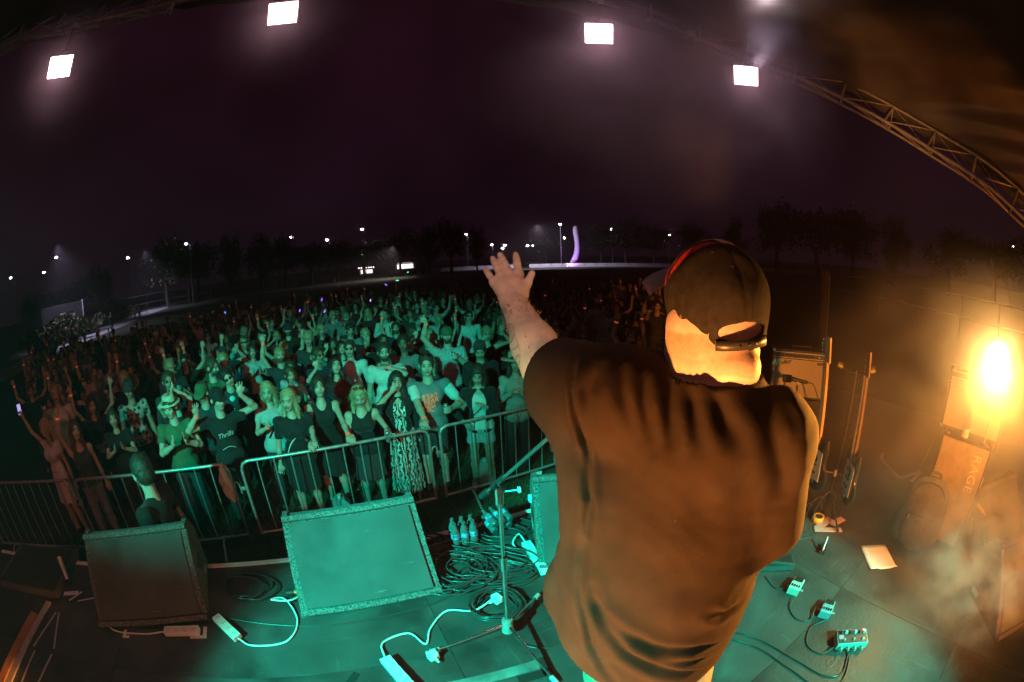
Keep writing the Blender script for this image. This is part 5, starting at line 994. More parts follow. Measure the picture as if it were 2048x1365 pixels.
            if style == 'bun': f.ell(W(0, 0.075, 0.105), (0.045, 0.045, 0.042), 0.01, M)
        # clear the face and neck
        f.ell(W(0, -0.112, -0.028), (0.076 * K, 0.088 * K, 0.112 * K), 0, M, 'sub')
        if style == 'short': f.ell(W(0, -0.06, -0.105), (0.11 * K, 0.10 * K, 0.075 * K), 0, M, 'sub'); f.ell(W(0, 0.05, -0.135), (0.12, 0.10, 0.06), 0, M, 'sub'); 
        for sx in (-1, 1):
            if style in ('short', 'bun'): f.ell(W(sx * 0.092, 0.0, -0.02), (0.024 * K, 0.030 * K, 0.042 * K), 0, M, 'sub')
        f.warp(lambda X, Y, Z: 0.004 * np.sin(70 * X + 40 * np.sin(9 * Z + seed)) * np.sin(55 * Y + seed) + 0.004 * np.sin(23 * X + 31 * Y + 17 * Z + seed))
        P, Q = f.nets(1); rs_ = np.random.RandomState(seed + 11); n = (900 if res < 0.011 else 320); b = P[rs_.randint(0, len(P), n)]; d = b - W(0, 0.01, 0.02); d /= np.linalg.norm(d, axis=1)[:, None] + 1e-9; d = d * 0.35 + np.array([0, 0, -1.0 if style != 'short' else 0.1]) + rs_.normal(0, 0.25, (n, 3)); d /= np.linalg.norm(d, axis=1)[:, None]
        sd = np.cross(d, rs_.normal(0, 1, (n, 3))); sd /= np.linalg.norm(sd, axis=1)[:, None]; L_ = (0.022 if style == 'short' else 0.085) * rs_.uniform(0.4, 1.1, n)[:, None]; w = 0.0016 if res < 0.011 else 0.003
        SP = np.stack([b - sd * w, b + sd * w, b + d * L_ + sd * w * 0.4, b + d * L_ - sd * w * 0.4], 1).reshape(-1, 3); return mesh_np('hair', np.vstack([P, SP]), np.vstack([Q, np.arange(4 * n).reshape(-1, 4) + len(P)]))
    def beard(s, res=0.008):
        f = Sdf(s.hd - V(0.15, 0.2, 0.22), s.hd + V(0.15, 0.1, 0.05), res); M, c = s.M, s.hd
        def W(x, y, z): return c + M @ V(x, y, z)
        f.ell(W(0, -0.035, -0.075), (0.064, 0.072, 0.062), 0.02, M); f.ell(W(0, -0.115, -0.030), (0.05, 0.06, 0.035), 0, M, 'sub'); f.ell(W(0, -0.115, -0.064), (0.024, 0.05, 0.011), 0, M, 'sub'); f.ell(W(0, 0.05, -0.06), (0.12, 0.08, 0.12), 0, M, 'sub'); f.warp(lambda X, Y, Z: 0.004 * np.sin(90 * X + 30 * Z) * np.sin(80 * Z + 20 * X)); return f.mesh('beard', 0)
    def hat(s, kind):
        b = MB(); K = s.h / 1.72 * 1.05; Mm = Matrix([list(r_) for r_ in s.M]); c = Vector(s.hd)
        def W(x, y, z): return tuple(c + Mm @ Vector((x * K, y * K, z * K)))
        if kind in ('cap', 'backcap'):
            n = 18; P = []; rings = [(0.0, 1.0), (0.025, 1.0), (0.055, 0.93), (0.08, 0.76), (0.096, 0.5), (0.103, 0.2), (0.104, 0.02)]
            for z, r_ in rings:
                for k in range(n): a = 6.2832 * k / n; P.append(W(0.090 * r_ * math.cos(a), 0.012 + 0.106 * r_ * math.sin(a), 0.030 + z))
            F = [(i * n + k, i * n + (k + 1) % n, (i + 1) * n + (k + 1) % n, (i + 1) * n + k) for i in range(len(rings) - 1) for k in range(n)]; b.add(P, F, True)
            sg = 1 if kind == 'backcap' else -1; P = []; m = 12
            for zz in (0.0, 0.006):
                for k in range(m + 1): a = math.pi * k / m; P.append(W(0.080 * math.cos(a), 0.012 + sg * 0.055, 0.034 + zz)); P.append(W(0.082 * math.cos(a), 0.012 + sg * (0.085 + 0.085 * math.sin(a) ** 0.6), 0.022 + zz - 0.012 * math.sin(a)))
            F = []
            for q in (0, 1):
                o_ = q * 2 * (m + 1)
                for k in range(m): F.append((o_ + 2 * k, o_ + 2 * k + 1, o_ + 2 * k + 3, o_ + 2 * k + 2))
            for k in range(m): F.append((2 * k + 1, 2 * k + 3, 2 * (m + 1) + 2 * k + 3, 2 * (m + 1) + 2 * k + 1))
            b.add(P, F, True)
        elif kind == 'beanie': b.lathe([(0.092, 0.0), (0.097, 0.01), (0.097, 0.04), (0.093, 0.045), (0.086, 0.09), (0.06, 0.125), (0.02, 0.14), (0.0, 0.14)], 18, W(0, 0.012, 0.015), Mm)
        elif kind in ('fedora', 'widehat', 'bucket'):
            br_ = {'fedora': 0.150, 'widehat': 0.190, 'bucket': 0.125}[kind]; dz = {'fedora': 0.008, 'widehat': 0.004, 'bucket': -0.03}[kind]
            b.lathe([(0.085, -0.004), (br_, dz - 0.004), (br_ + 0.003, dz), (br_, dz + 0.005), (0.093, 0.008), (0.092, 0.05), (0.086, 0.095), (0.07, 0.108), (0.03, 0.100), (0.0, 0.098)], 24, W(0, 0.014, 0.040), Mm)
        return b.mesh('hat')
    def hat_band(s):
        b = MB(); Mm = Matrix([list(r_) for r_ in s.M]); b.lathe([(0.0945, 0.010), (0.0945, 0.036)], 24, tuple(Vector(s.hd) + Mm @ Vector((0, 0.014, 0.040))), Mm); return b.mesh('hat_band')
    def glasses(s, up=False):
        b = MB(); Mm = Matrix([list(r_) for r_ in s.M]); c = Vector(s.hd); T = Matrix.Rotation(R(-55), 3, 'X') if up else Matrix.Identity(3); off = Vector((0, -0.040, 0.143)) if up else Vector((0, -0.103, 0.006))
        def W(p): return tuple(c + Mm @ (off + T @ Vector(p)))
        for sx in (-1, 1):
            P = [W((sx * 0.031 + 0.026 * math.cos(a), 0.006 * abs(math.cos(a)), 0.019 * math.sin(a))) for a in np.linspace(0, 6.2832, 13)[:-1]]; P2 = [W((sx * 0.031 + 0.026 * math.cos(a), 0.006 + 0.006 * abs(math.cos(a)), 0.019 * math.sin(a))) for a in np.linspace(0, 6.2832, 13)[:-1]]
            b.add(P + P2, [tuple(range(12)), tuple(range(23, 11, -1))] + [(k, (k + 1) % 12, 12 + (k + 1) % 12, 12 + k) for k in range(12)]); b.tube([W((sx * 0.055, 0.004, 0.006)), W((sx * 0.078, 0.03, 0.008)), W((sx * 0.080, 0.10, 0.0))], 0.003, 5)
        b.tube([W((-0.008, 0, 0.006)), W((0, -0.002, 0.008)), W((0.008, 0, 0.006))], 0.003, 5); return b.mesh('sunglasses')
    def band(s, i):
        a = s.arm[i]; d = nrm(a['wr'] - a['el']); p = a['wr'] - d * 0.018; r_ = 0.0305 * s.h / 1.72 * (0.9 if s.fem else 1.0); return MB().tube([p - d * 0.010, p + d * 0.010], r_ + 0.003, 14).mesh('wristband')

ARM = {'down': None, 'up': dict(t=(0.05, -0.05, 0.30), pole=(1, 0.2, 0), palm=(0, -1, 0)), 'upwide': dict(t=(0.14, -0.03, 0.265), pole=(1, 0.1, -0.3), palm=(0, -1, 0)), 'upbent': dict(t=(0.06, -0.10, 0.17), pole=(1, 0, -0.3), palm=(0, -1, 0), hand=(0, -0.1, 1)), 'chest': dict(t=(-0.06, -0.13, -0.07), pole=(0.7, 0.3, -0.8), palm=(-0.6, 0, -0.6), hand=(-0.8, -0.3, 0.5)), 'clap': dict(t=(-0.055, -0.20, -0.06), pole=(0.8, 0, -1), palm=(-1, 0, 0), hand=(-0.15, -0.5, 0.85)), 'point': dict(t=(0.03, -0.28, 0.10), pole=(0.6, 0, -1), palm=(0, -0.2, -1), hand=(0, -0.8, 0.6)), 'hip': dict(t=(0.02, -0.08, -0.22), pole=(1, 0.6, 0), palm=(-1, 0, 0), hand=(-0.6, -0.6, -0.2)), 'phone': dict(t=(-0.03, -0.20, 0.11), pole=(0.8, 0, -1), palm=(0, -1, 0), hand=(-0.2, -0.1, 1)), 'face': dict(t=(-0.06, -0.09, 0.10), pole=(0.9, -0.2, -0.8), palm=(0, 1, 0), hand=(-0.5, 0.1, 0.8)), 'drink': dict(t=(-0.04, -0.19, -0.02), pole=(0.7, 0.2, -1), palm=(-1, 0, 0), hand=(-0.3, -0.8, 0.3))}
def place_parts(root, parts, mats):
    for nm, me in parts.items():
        base = nm.split('#')[0]; link(base, me, root, mats[nm])
# ================================================================== the singer, seen from behind with an arm stretched to the crowd
SG = thing('person', 'singer seen from behind in black tee and cap, one arm stretched out to the crowd', 'person', (0.395, 0.775, ZS), R(-27))
Lsh, Rsh = V(-0.178, -0.045, 1.520), V(0.142, -0.065, 1.460); Lel, Lwr = V(-0.408, 0.105, 1.524), V(-0.573, 0.267, 1.668); Rel, Rwr = V(0.190, -0.015, 1.215), V(0.12, 0.20, 1.25)
HC = V(0.006, 0.002, 1.694)                               # head centre
hyaw = R(27); HM = np.array(Matrix.Rotation(hyaw, 3, 'Z') @ Matrix.Rotation(R(-3), 3, 'X') @ Matrix.Rotation(R(-4), 3, 'Y'))     # head turned to the hand; +y is the face side
def HW(x, y, z): return HC + HM @ V(x, y, z)
xs = np.arange(-0.80, 0.42, 0.0042); ys = np.arange(-0.32, 0.50, 0.0042); zs_ = np.r_[np.arange(-0.02, 1.18, 0.014), np.arange(1.18, 1.90, 0.0042)]
f = Sdf(None, None, 0, None) if False else Sdf.__new__(Sdf); f.ax = [a.astype(np.float32) for a in (xs, ys, zs_)]; f.f = np.full([len(a) for a in f.ax], 1.0, np.float32)
# trunk and legs
for z, x, y, w, d in ((1.38, -0.02, 0.0, 0.16, 1.4), (1.20, -0.03, 0.01, 0.155, 1.2), (1.02, -0.03, -0.02, 0.155, 1.2), (0.92, -0.02, -0.02, 0.165, 1.2)):
    f.cone((x, y, z + 0.06), (x, y, z - 0.06), w, w, 0.06, flat=((0, 1, 0), d))
f.cone(Lsh, (0, -0.03, 1.42), 0.066, 0.10, 0.05); f.cone(Rsh, (0, -0.03, 1.40), 0.060, 0.10, 0.05); f.cone((-0.004, -0.030, 1.49), (-0.012, -0.016, 1.66), 0.092, 0.084, 0.04); f.ell(HW(0, -0.081, -0.024), (0.066, 0.024, 0.030), 0.01, HM)
for s in (-1, 1):
    f.cone((s * 0.09, 0, 0.88), (s * 0.11, 0.02, 0.48), 0.105, 0.068, 0.04); f.cone((s * 0.11, 0.02, 0.48), (s * 0.12, -0.01, 0.33), 0.066, 0.066, 0.03); f.cone((s * 0.12, -0.01, 0.33), (s * 0.12, 0.0, 0.08), 0.066, 0.042, 0.03); f.cone((s * 0.12, -0.03, 0.045), (s * 0.14, 0.15, 0.035), 0.045, 0.042, 0.03)
# head
f.ell(HW(0, -0.006, 0.022), (0.083, 0.100, 0.094), 0.02, HM); f.ell(HW(0, 0.035, -0.06), (0.066, 0.068, 0.075), 0.04, HM); f.cone(HW(0, 0.098, 0.01), HW(0, 0.118, -0.03), 0.011, 0.016, 0.015)
for s in (-1, 1): f.ell(HW(s * 0.089, 0.004, -0.052), (0.013, 0.026, 0.036), 0.008, HM); f.ell(HW(s * 0.034, 0.108, 0.004), (0.018, 0.014, 0.012), 0, HM, 'sub')
f.cone(HW(0, -0.06, -0.085), HW(0.0, -0.075, -0.10), 0.06, 0.05, 0.03)
# left arm
mL = Lel + (Lwr - Lel) * 0.30; f.cone(Lsh, Lel, 0.066, 0.054, 0.03); f.cone(Lel, mL, 0.054, 0.056, 0.03); f.cone(mL, Lwr, 0.056, 0.036, 0.03)
kn = [V(-0.578, 0.327, 1.742), V(-0.604, 0.314, 1.745), V(-0.627, 0.302, 1.738), V(-0.646, 0.290, 1.721)]; tp_ = [V(-0.606, 0.364, 1.806), V(-0.650, 0.343, 1.806), V(-0.671, 0.333, 1.795), V(-0.693, 0.321, 1.762)]
hn = nrm(np.cross(kn[3] - kn[0], Lwr - kn[1])); hn = hn if hn[1] > 0 else -hn                                # palm side, away from the camera
f.cone(Lwr, (kn[1] + kn[2]) / 2 * 0.5 + Lwr * 0.5, 0.034, 0.040, 0.02, flat=(hn, 1.35))
for k in range(4): f.cone(Lwr + (kn[k] - Lwr) * 0.35, kn[k] - (tp_[k] - kn[k]) * 0.06, 0.019, 0.0155, 0.016)
for k in range(4):
    r0 = (0.0118, 0.0122, 0.0115, 0.0102)[k]; j1 = kn[k] + (tp_[k] - kn[k]) * 0.46 - hn * 0.004; j2 = kn[k] + (tp_[k] - kn[k]) * 0.76 - hn * 0.001
    f.cone(kn[k], j1, r0 * 1.10, r0, 0.007); f.cone(j1, j2, r0 * 1.03, r0 * 0.93, 0.004); f.cone(j2, tp_[k] + hn * 0.004, r0 * 0.95, r0 * 0.80, 0.004); f.ell(kn[k] - hn * 0.006, (0.011,) * 3, 0.010)
th = [V(-0.556, 0.290, 1.685), V(-0.545, 0.316, 1.716), V(-0.534, 0.325, 1.745)]; f.cone(Lwr + V(0.006, 0.008, 0.008), th[0], 0.022, 0.020, 0.02); f.cone(th[0], th[1], 0.019, 0.0135, 0.014); f.cone(th[1], th[2], 0.0132, 0.0105, 0.005)
# right arm, bent forward in front of the body
f.cone(Rsh, Rel, 0.066, 0.053, 0.03); f.cone(Rel, Rel + (Rwr - Rel) * 0.35, 0.053, 0.055, 0.03); f.cone(Rel + (Rwr - Rel) * 0.35, Rwr, 0.055, 0.036, 0.03); rd = nrm(Rwr - Rel)
f.cone(Rwr, Rwr + rd * 0.08, 0.035, 0.042, 0.02, flat=((0, 0, 1), 1.3))
for k in range(4): p0 = Rwr + rd * 0.09 + V(0, 0, 0.03 - 0.02 * k); p1 = p0 + rd * 0.03 + V(-0.01, 0, 0); p2 = p1 + V(-0.035, 0.0, 0); f.cone(p0, p1, 0.012, 0.011, 0.006); f.cone(p1, p2, 0.011, 0.010, 0.005); f.cone(p2, p2 - rd * 0.03, 0.010, 0.009, 0.005)
f.cone(Rwr + rd * 0.03 + V(0, 0, 0.02), Rwr + rd * 0.08 + V(-0.03, 0, 0.05), 0.016, 0.012, 0.01)
fa = nrm(Lwr - Lel); fL = np.linalg.norm(Lwr - Lel); side = nrm(np.cross(fa, V(0, 0, 1))); upv = np.cross(side, fa)
def scol(P):
    C = np.ones((len(P), 3)); q = P - Lel; t = q @ fa / fL; sx_ = q @ side; uz = q @ upv; arm_m = (t > -0.3) & (t < 1.0) & (np.hypot(sx_, uz) < 0.075) & (P[:, 0] < -0.36)
    u = (t - 0.34) / 0.27; v = (uz + 0.004) / 0.036; facing = (P[:, 1] - (Lel[1] + t * fL * fa[1])) < 0.016; el_ = u * u + v * v
    tat = arm_m & facing & (el_ < 1.0) & ((np.sin(15 * u + 2.2 * np.sin(3 * v + 1.5 * u)) > 0.72) | (el_ > 0.87)); C[tat] = (0.60, 0.56, 0.54)
    hairy = arm_m & (t < 0.95); n_ = np.sin(P[:, 0] * 900) * np.sin(P[:, 2] * 1100 + P[:, 1] * 700); C[hairy & ~tat] *= (0.95 + 0.05 * n_[hairy & ~tat])[:, None]
    for k in range(4):                                                                              # nails and knuckle creases
        nl = np.linalg.norm(P - (tp_[k] - hn * 0.008 - (tp_[k] - kn[k]) * 0.06), axis=1) < 0.0075; C[nl] = (1.12, 1.12, 1.14)
        for w_ in (0.46, 0.76): C[np.abs((P - kn[k]) @ nrm(tp_[k] - kn[k]) - w_ * np.linalg.norm(tp_[k] - kn[k])) < 0.0022] *= 0.93
    C[np.linalg.norm(P - th[2] + hn * 0.006, axis=1) < 0.008] = (1.1, 1.1, 1.12)
    nk = np.abs(P[:, 2] - 1.585 + 0.5 * P[:, 0] ** 2) < 0.0025; C[nk & (P[:, 1] < -0.06)] *= 0.8  # shade of the neck fold painted as a darker line
    sc_ = (P[:, 2] > 1.60) & (P[:, 2] < 1.73) & (np.hypot(P[:, 0], P[:, 1]) < 0.15) & (P[:, 1] < 0.02); C[sc_] *= np.random.RandomState(4).uniform(0.86, 1.0, len(P))[sc_][:, None]
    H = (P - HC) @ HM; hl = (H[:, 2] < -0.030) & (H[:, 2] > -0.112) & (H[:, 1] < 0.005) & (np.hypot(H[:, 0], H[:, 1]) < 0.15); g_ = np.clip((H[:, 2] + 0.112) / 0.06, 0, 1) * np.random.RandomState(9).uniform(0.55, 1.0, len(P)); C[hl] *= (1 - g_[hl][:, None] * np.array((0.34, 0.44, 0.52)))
    for zc, am in ((1.562, 0.30), (1.592, 0.22), (1.618, 0.14)): k_ = np.exp(-((P[:, 2] - zc - 0.006 * np.sin(P[:, 0] * 40)) / 0.0035) ** 2) * (np.hypot(P[:, 0], P[:, 1]) < 0.14); C *= (1 - am * k_)[:, None]  # neck creases: their shade put into the skin colour as dark lines
    return C
M_SSK = mat('singer skin', (0.60, 0.42, 0.33), 0.52, 35, 0.12, 0.07, 200, attr=True)
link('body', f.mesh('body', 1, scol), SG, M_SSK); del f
# ---- black tee shirt with drag folds
S = Sdf((-0.47, -0.36, 0.80), (0.36, 0.30, 1.64), 0.0055)
st = [(1.40, -0.015, -0.02, 0.190, 1.38), (1.22, -0.035, -0.03, 0.215, 1.22), (1.06, -0.045, -0.055, 0.225, 1.12), (0.86, -0.055, -0.075, 0.232, 1.08)]
for (z0, x0, y0, w0, d0), (z1, x1, y1, w1, d1) in zip(st[:-1], st[1:]): S.cone((x0, y0, z0), (x1, y1, z1), w0, w1, 0.05, flat=((0, 1, 0), (d0 + d1) / 2))
S.cone(Lsh, (0.0, -0.035, 1.43), 0.086, 0.125, 0.07); S.cone(Rsh, (0.0, -0.035, 1.43), 0.086, 0.125, 0.07); S.cone((0.012, -0.035, 1.46), (0.010, -0.03, 1.55), 0.125, 0.094, 0.05)
sl_end = Lsh + (Lel - Lsh) * 0.84; S.cone(Lsh, sl_end - V(0, 0, 0.018), 0.090, 0.102, 0.06); S.cone(sl_end - V(0, 0, 0.085), (-0.19, -0.03, 1.27), 0.040, 0.075, 0.08); S.cone(Lsh + (Lel - Lsh) * 0.45 - V(0, 0, 0.05), (-0.20, -0.02, 1.28), 0.055, 0.075, 0.09); S.cone((-0.21, -0.03, 1.30), (-0.265, -0.05, 0.98), 0.055, 0.050, 0.09); S.cone((-0.265, -0.05, 0.98), (-0.285, -0.07, 0.86), 0.05, 0.05, 0.08)
S.cone(Rsh, Rsh + (Rel - Rsh) * 0.93, 0.086, 0.088, 0.05)
FOLD = [([(0.163, 2.804), (0.154, 2.755), (0.122, 2.683)], .009, .012), ([(0.127, 2.793), (0.116, 2.740), (0.084, 2.668)], .010, .012), ([(0.068, 2.787), (0.064, 2.727), (0.050, 2.661)], .011, .013), ([(0.044, 2.785), (0.019, 2.731), (-0.002, 2.677)], .009, .013), ([(-0.002, 2.775), (-0.031, 2.728), (-0.074, 2.683)], .009, .016), ([(0.206, 2.790), (0.223, 2.748), (0.211, 2.692)], .009, .013),
        ([(-0.114, 2.790), (-0.129, 2.706), (-0.163, 2.630), (-0.175, 2.56)], .013, .020), ([(-0.143, 2.757), (-0.165, 2.728), (-0.175, 2.69)], .004, .012),
        ([(0.215, 2.42), (0.197, 2.323), (0.169, 2.257), (0.145, 2.187), (0.101, 2.132), (0.041, 2.069)], .013, .012), ([(0.20, 2.41), (0.163, 2.324), (0.105, 2.262), (0.060, 2.212), (-0.024, 2.161), (-0.115, 2.106), (-0.171, 2.087)], .014, .013), ([(0.16, 2.35), (0.140, 2.315), (0.079, 2.278), (0.007, 2.243), (-0.086, 2.220), (-0.140, 2.186), (-0.202, 2.166)], .013, .013), ([(-0.015, 2.207), (-0.134, 2.151), (-0.186, 2.137)], .010, .011), ([(-0.080, 2.333), (-0.120, 2.308), (-0.150, 2.312)], .007, .010), ([(0.27, 2.80), (0.262, 2.74), (0.25, 2.66), (0.225, 2.58), (0.20, 2.50)], .012, .008),
        ([(0.250, 2.602), (0.211, 2.516), (0.205, 2.43)], .010, .010), ([(0.14, 2.60), (0.13, 2.50), (0.15, 2.42)], .004, .02), ([(0.0, 2.64), (-0.02, 2.52)], .004, .025)]
def folds(X, Y, Z):
    a = -X + 0 * Y + 0 * Z; z = Z + ZS + 0 * X + 0 * Y; back = np.clip((0.06 - (Y + 0 * X + 0 * Z)) / 0.08, 0, 1); out = np.zeros(a.shape, np.float32)
    m = (np.abs(S.f) < 0.06) & (back > 0); aa, zz = a[m], z[m]; acc = np.zeros(aa.shape)
    for pts, amp, wd in FOLD:
        d2 = np.full(aa.shape, 1e9); tt = np.zeros(aa.shape); n_ = len(pts) - 1
        for i in range(n_):
            p, q = np.array(pts[i]), np.array(pts[i + 1]); e = q - p; t = np.clip(((aa - p[0]) * e[0] + (zz - p[1]) * e[1]) / (e @ e), 0, 1); dd = (aa - p[0] - t * e[0]) ** 2 + (zz - p[1] - t * e[1]) ** 2; b_ = dd < d2; d2[b_] = dd[b_]; tt[b_] = ((i + t) / n_)[b_]
        d = np.sqrt(d2); env = np.sin(np.clip(tt, 0.04, 0.96) * math.pi) ** 0.7
        acc += env * amp * 1.25 * (-np.exp(-(d / wd) ** 2) + 0.55 * np.exp(-((d - 2.0 * wd) / (1.2 * wd)) ** 2))
    out[m] = acc * back[m]; return out
S.warp(folds)
S.warp(lambda X, Y, Z: 0.0007 * np.sin(95 * X + 33 * Z + 4 * np.sin(19 * Z)) * np.sin(61 * Z - 27 * X + 3 * np.sin(23 * X)) + 0.0020 * np.sin(38 * X + 17 * Z + 3 * np.sin(11 * Z)) * np.sin(23 * Z - 9 * X) + 0.0030 * np.sin(22 * X + 40 * (Y + 0.2)) * np.clip((1.0 - Z) * 5, 0, 1))
# sleeve mouths, neck hole, hem
def mouth(S, p, d, r, depth, reach=0.20):
    d = nrm(d); X, Y, Z = S._grid((slice(None),) * 3); q = (X - p[0]) * d[0] + (Y - p[1]) * d[1] + (Z - p[2]) * d[2]; rad = np.sqrt((X - p[0] - q * d[0]) ** 2 + (Y - p[1] - q * d[1]) ** 2 + (Z - p[2] - q * d[2]) ** 2)
    near = rad < reach; S.f = np.where(near & (q > -0.02), np.maximum(S.f, q.astype(np.float32)), S.f); hole = np.maximum(rad - r, np.maximum(-(q + depth), q - 0.03)).astype(np.float32); S.f = np.maximum(S.f, -hole)
mouth(S, sl_end - V(0, 0, 0.018), Lel - Lsh + V(-0.02, -0.03, 0.03), 0.090, 0.09)
S.ell((0.006, -0.024, 1.596), (0.104, 0.108, 0.066), 0, None, 'sub'); S.cut((-0.1, 0, 0.905), (-0.16, 0.10, -1.0))
rib = [(0.007 + 0.0935 * math.cos(a), -0.026 + 0.0945 * math.sin(a), 1.5645) for a in np.linspace(0, 6.2832, 49)]
SHIRT_RIB = rib
link('tee_shirt', S.mesh('tee_shirt', 0), SG, mat('black cotton jersey', (0.0165, 0.0084, 0.0046), 0.92, 9, 0.18, 0.22, 420, spec=0.2)); del S
MB().tube(rib, 0.0115, 10, False).build('collar', mat('black rib knit', (0.012, 0.011, 0.011), 0.9, 300, 0.3, 0.3, 400, spec=0.2), SG)
# ---- shorts, shoes
f = Sdf((-0.32, -0.3, 0.42), (0.32, 0.3, 1.1), 0.012)
for z, w, d in ((1.0, 0.160, 1.15), (0.92, 0.165, 1.10)): f.cone((-0.03, -0.03, z + 0.05), (-0.03, -0.03, z - 0.05), w, w, 0.05, flat=((0, 1, 0), d))
for s in (-1, 1): f.cone((s * 0.085 - 0.03, -0.02, 0.88), (s * 0.115, 0.01, 0.50), 0.100, 0.105, 0.04)
f.cut((0, 0, 1.08), (0, 0, 1)); f.cut((0, 0, 0.5), (0, 0, -1)); link('shorts', f.mesh('shorts', 1), SG, CM['khaki'])
for s in (-1, 1):
    f = Sdf((-0.3, -0.2, -0.02), (0.3, 0.3, 0.16), 0.011); f.cone((s * 0.12, -0.04, 0.05), (s * 0.142, 0.165, 0.042), 0.055, 0.05, 0.03); f.cone((s * 0.12, -0.02, 0.10), (s * 0.12, -0.02, 0.06), 0.05, 0.055, 0.03); f.cut((0, 0, 0.004), (0, 0, -1)); f.cut((0, 0, 0.12), (0, 0, 1)); link('shoe', f.mesh('shoe', 0), SG, M_SHOE)
# ---- cap worn forward: dome, strap and gap at the back, brim
f = Sdf(HC - V(0.16, 0.16, 0.12), HC + V(0.16, 0.16, 0.16), 0.0045)
f.ell(HW(0, -0.003, 0.016), (0.097, 0.117, 0.104), 0.02, HM); f.ell(HW(0, 0.040, 0.056), (0.080, 0.074, 0.060), 0.04, HM); f.cone(HW(0, -0.002, -0.08), HW(0, -0.004, 0.02), 0.112, 0.116, 0.02, flat=(HM @ V(1, 0, 0), 1.20)); f.cut(HW(0, 0.0, -0.034), HM @ V(0, 0.28, -1.0)); f.ell(HW(0, -0.008, 0.020), (0.094, 0.112, 0.098), 0, HM, 'sub') if False else None
f.ell(HW(0.0, -0.130, -0.028), (0.054, 0.06, 0.0165), 0, HM, 'sub')
def capwarp(X, Y, Z):
    q = [(X - HC[0]), (Y - HC[1]), (Z - HC[2])]; lx = q[0] * HM[0, 0] + q[1] * HM[1, 0] + q[2] * HM[2, 0]; ly = q[0] * HM[0, 1] + q[1] * HM[1, 1] + q[2] * HM[2, 1]; lz = q[0] * HM[0, 2] + q[1] * HM[1, 2] + q[2] * HM[2, 2]; an_ = np.arctan2(lx, ly)
    return -0.0022 * np.exp(-((np.abs(((an_ / (math.pi / 3)) + 0.5) % 1 - 0.5)) / 0.035) ** 2) + 0.0028 * np.sin(32 * lx + 20 * lz + 9 * np.sin(14 * ly)) * np.sin(15 * lz + 11 * lx) - 0.006 * np.exp(-((lx - 0.01) ** 2 + (lz - 0.075) ** 2) / 0.0006) * (ly < 0)
f.warp(capwarp)
def ccol(P):
    L = (P - HC) @ HM; C = np.ones((len(P), 3)); n1 = np.sin(70 * L[:, 0] + 3 * np.sin(60 * L[:, 1])) + np.sin(85 * L[:, 1] + 40 * L[:, 0]); fr = ((L[:, 1] - 0.9 * (0.10 - L[:, 2])) > -0.012) & (L[:, 2] > 0.055)
    C[fr & (n1 > 0.1)] = (22.0, 1.8, 2.4); C[fr & (n1 < -1.25)] = (26, 23, 20); sp = (np.sin(P[:, 0] * 431) * np.sin(P[:, 1] * 389 + 1) * np.sin(P[:, 2] * 407 + 2)) > 0.965; C[sp & ~fr] = (9, 8, 7); return C
cp = link('cap', f.mesh('cap', 1, ccol), SG, mat('black cap twill', (0.026, 0.021, 0.018), 0.97, 60, 0.25, 0.25, 500, spec=0.06, attr=True)); del f
P = []; n = 20
for rr in (0.0, 0.5, 1.0):
    for k in range(n + 1):
        a = math.pi * (0.06 + 0.88 * k / n); x = 0.120 * math.cos(a); P.append(HW(x * (1 + 0.04 * rr), 0.045 + (0.045 + 0.070 * rr) * math.sin(a) ** 0.42, 0.064 + 0.022 * rr - 2.2 * x * x))
m_ = n + 1; top = [p + HM @ V(0, 0, 0.004) for p in P]; Fq = []
for j in range(2):
    for k in range(n): q = (j * m_ + k, j * m_ + k + 1, (j + 1) * m_ + k + 1, (j + 1) * m_ + k); Fq.append(q); Fq.append(tuple(i + len(P) for i in q[::-1]))
for k in range(n): Fq.append((2 * m_ + k, 2 * m_ + k + 1, len(P) + 2 * m_ + k + 1, len(P) + 2 * m_ + k))
MB().add(P + top, Fq, True).build('brim', mat('dark brim cloth', (0.30, 0.21, 0.22), 0.8, 80, 0.2, 0.2, 400), cp)
sp_ = [HW(0.062 * math.sin(a), -0.004 - 0.1180 * math.cos(a * 0.60), -0.0500) for a in np.linspace(-1.1, 1.1, 15)]
b = MB(); up_ = HM @ V(0, 0, 0.0085); vs = []; 
for i, p in enumerate(sp_): vs += [p - up_, p + up_]
outw = HM @ V(0, -0.003, 0); b.add(vs + [v_ + outw for v_ in vs], [q for i in range(14) for q in ((2 * i, 2 * i + 1, 2 * i + 3, 2 * i + 2), (30 + 2 * i, 30 + 2 * i + 2, 30 + 2 * i + 3, 30 + 2 * i + 1), (2 * i + 1, 30 + 2 * i + 1, 30 + 2 * i + 3, 2 * i + 3), (2 * i, 2 * i + 2, 30 + 2 * i + 2, 30 + 2 * i))], True); b.build('snap_strap', mat('black strap plastic', (0.03, 0.026, 0.024), 0.4), cp)
for k in range(7): p = HW(0.052 * math.sin(-1.0 + k * 0.33), -0.004 - 0.1215 * math.cos((-1.0 + k * 0.33) * 0.60), -0.0500); MB().lathe([(0.0001, -0.002), (0.003, 0), (0.0001, 0.002)], 8, tuple(p), Matrix.Rotation(R(90), 3, 'X')).build('snap', M_BLACK, cp)
MB().lathe([(0.010, 0), (0.008, 0.005), (0.001, 0.007)], 12, tuple(HW(0, -0.003, 0.117))).build('top_button', M_BLACK, cp)
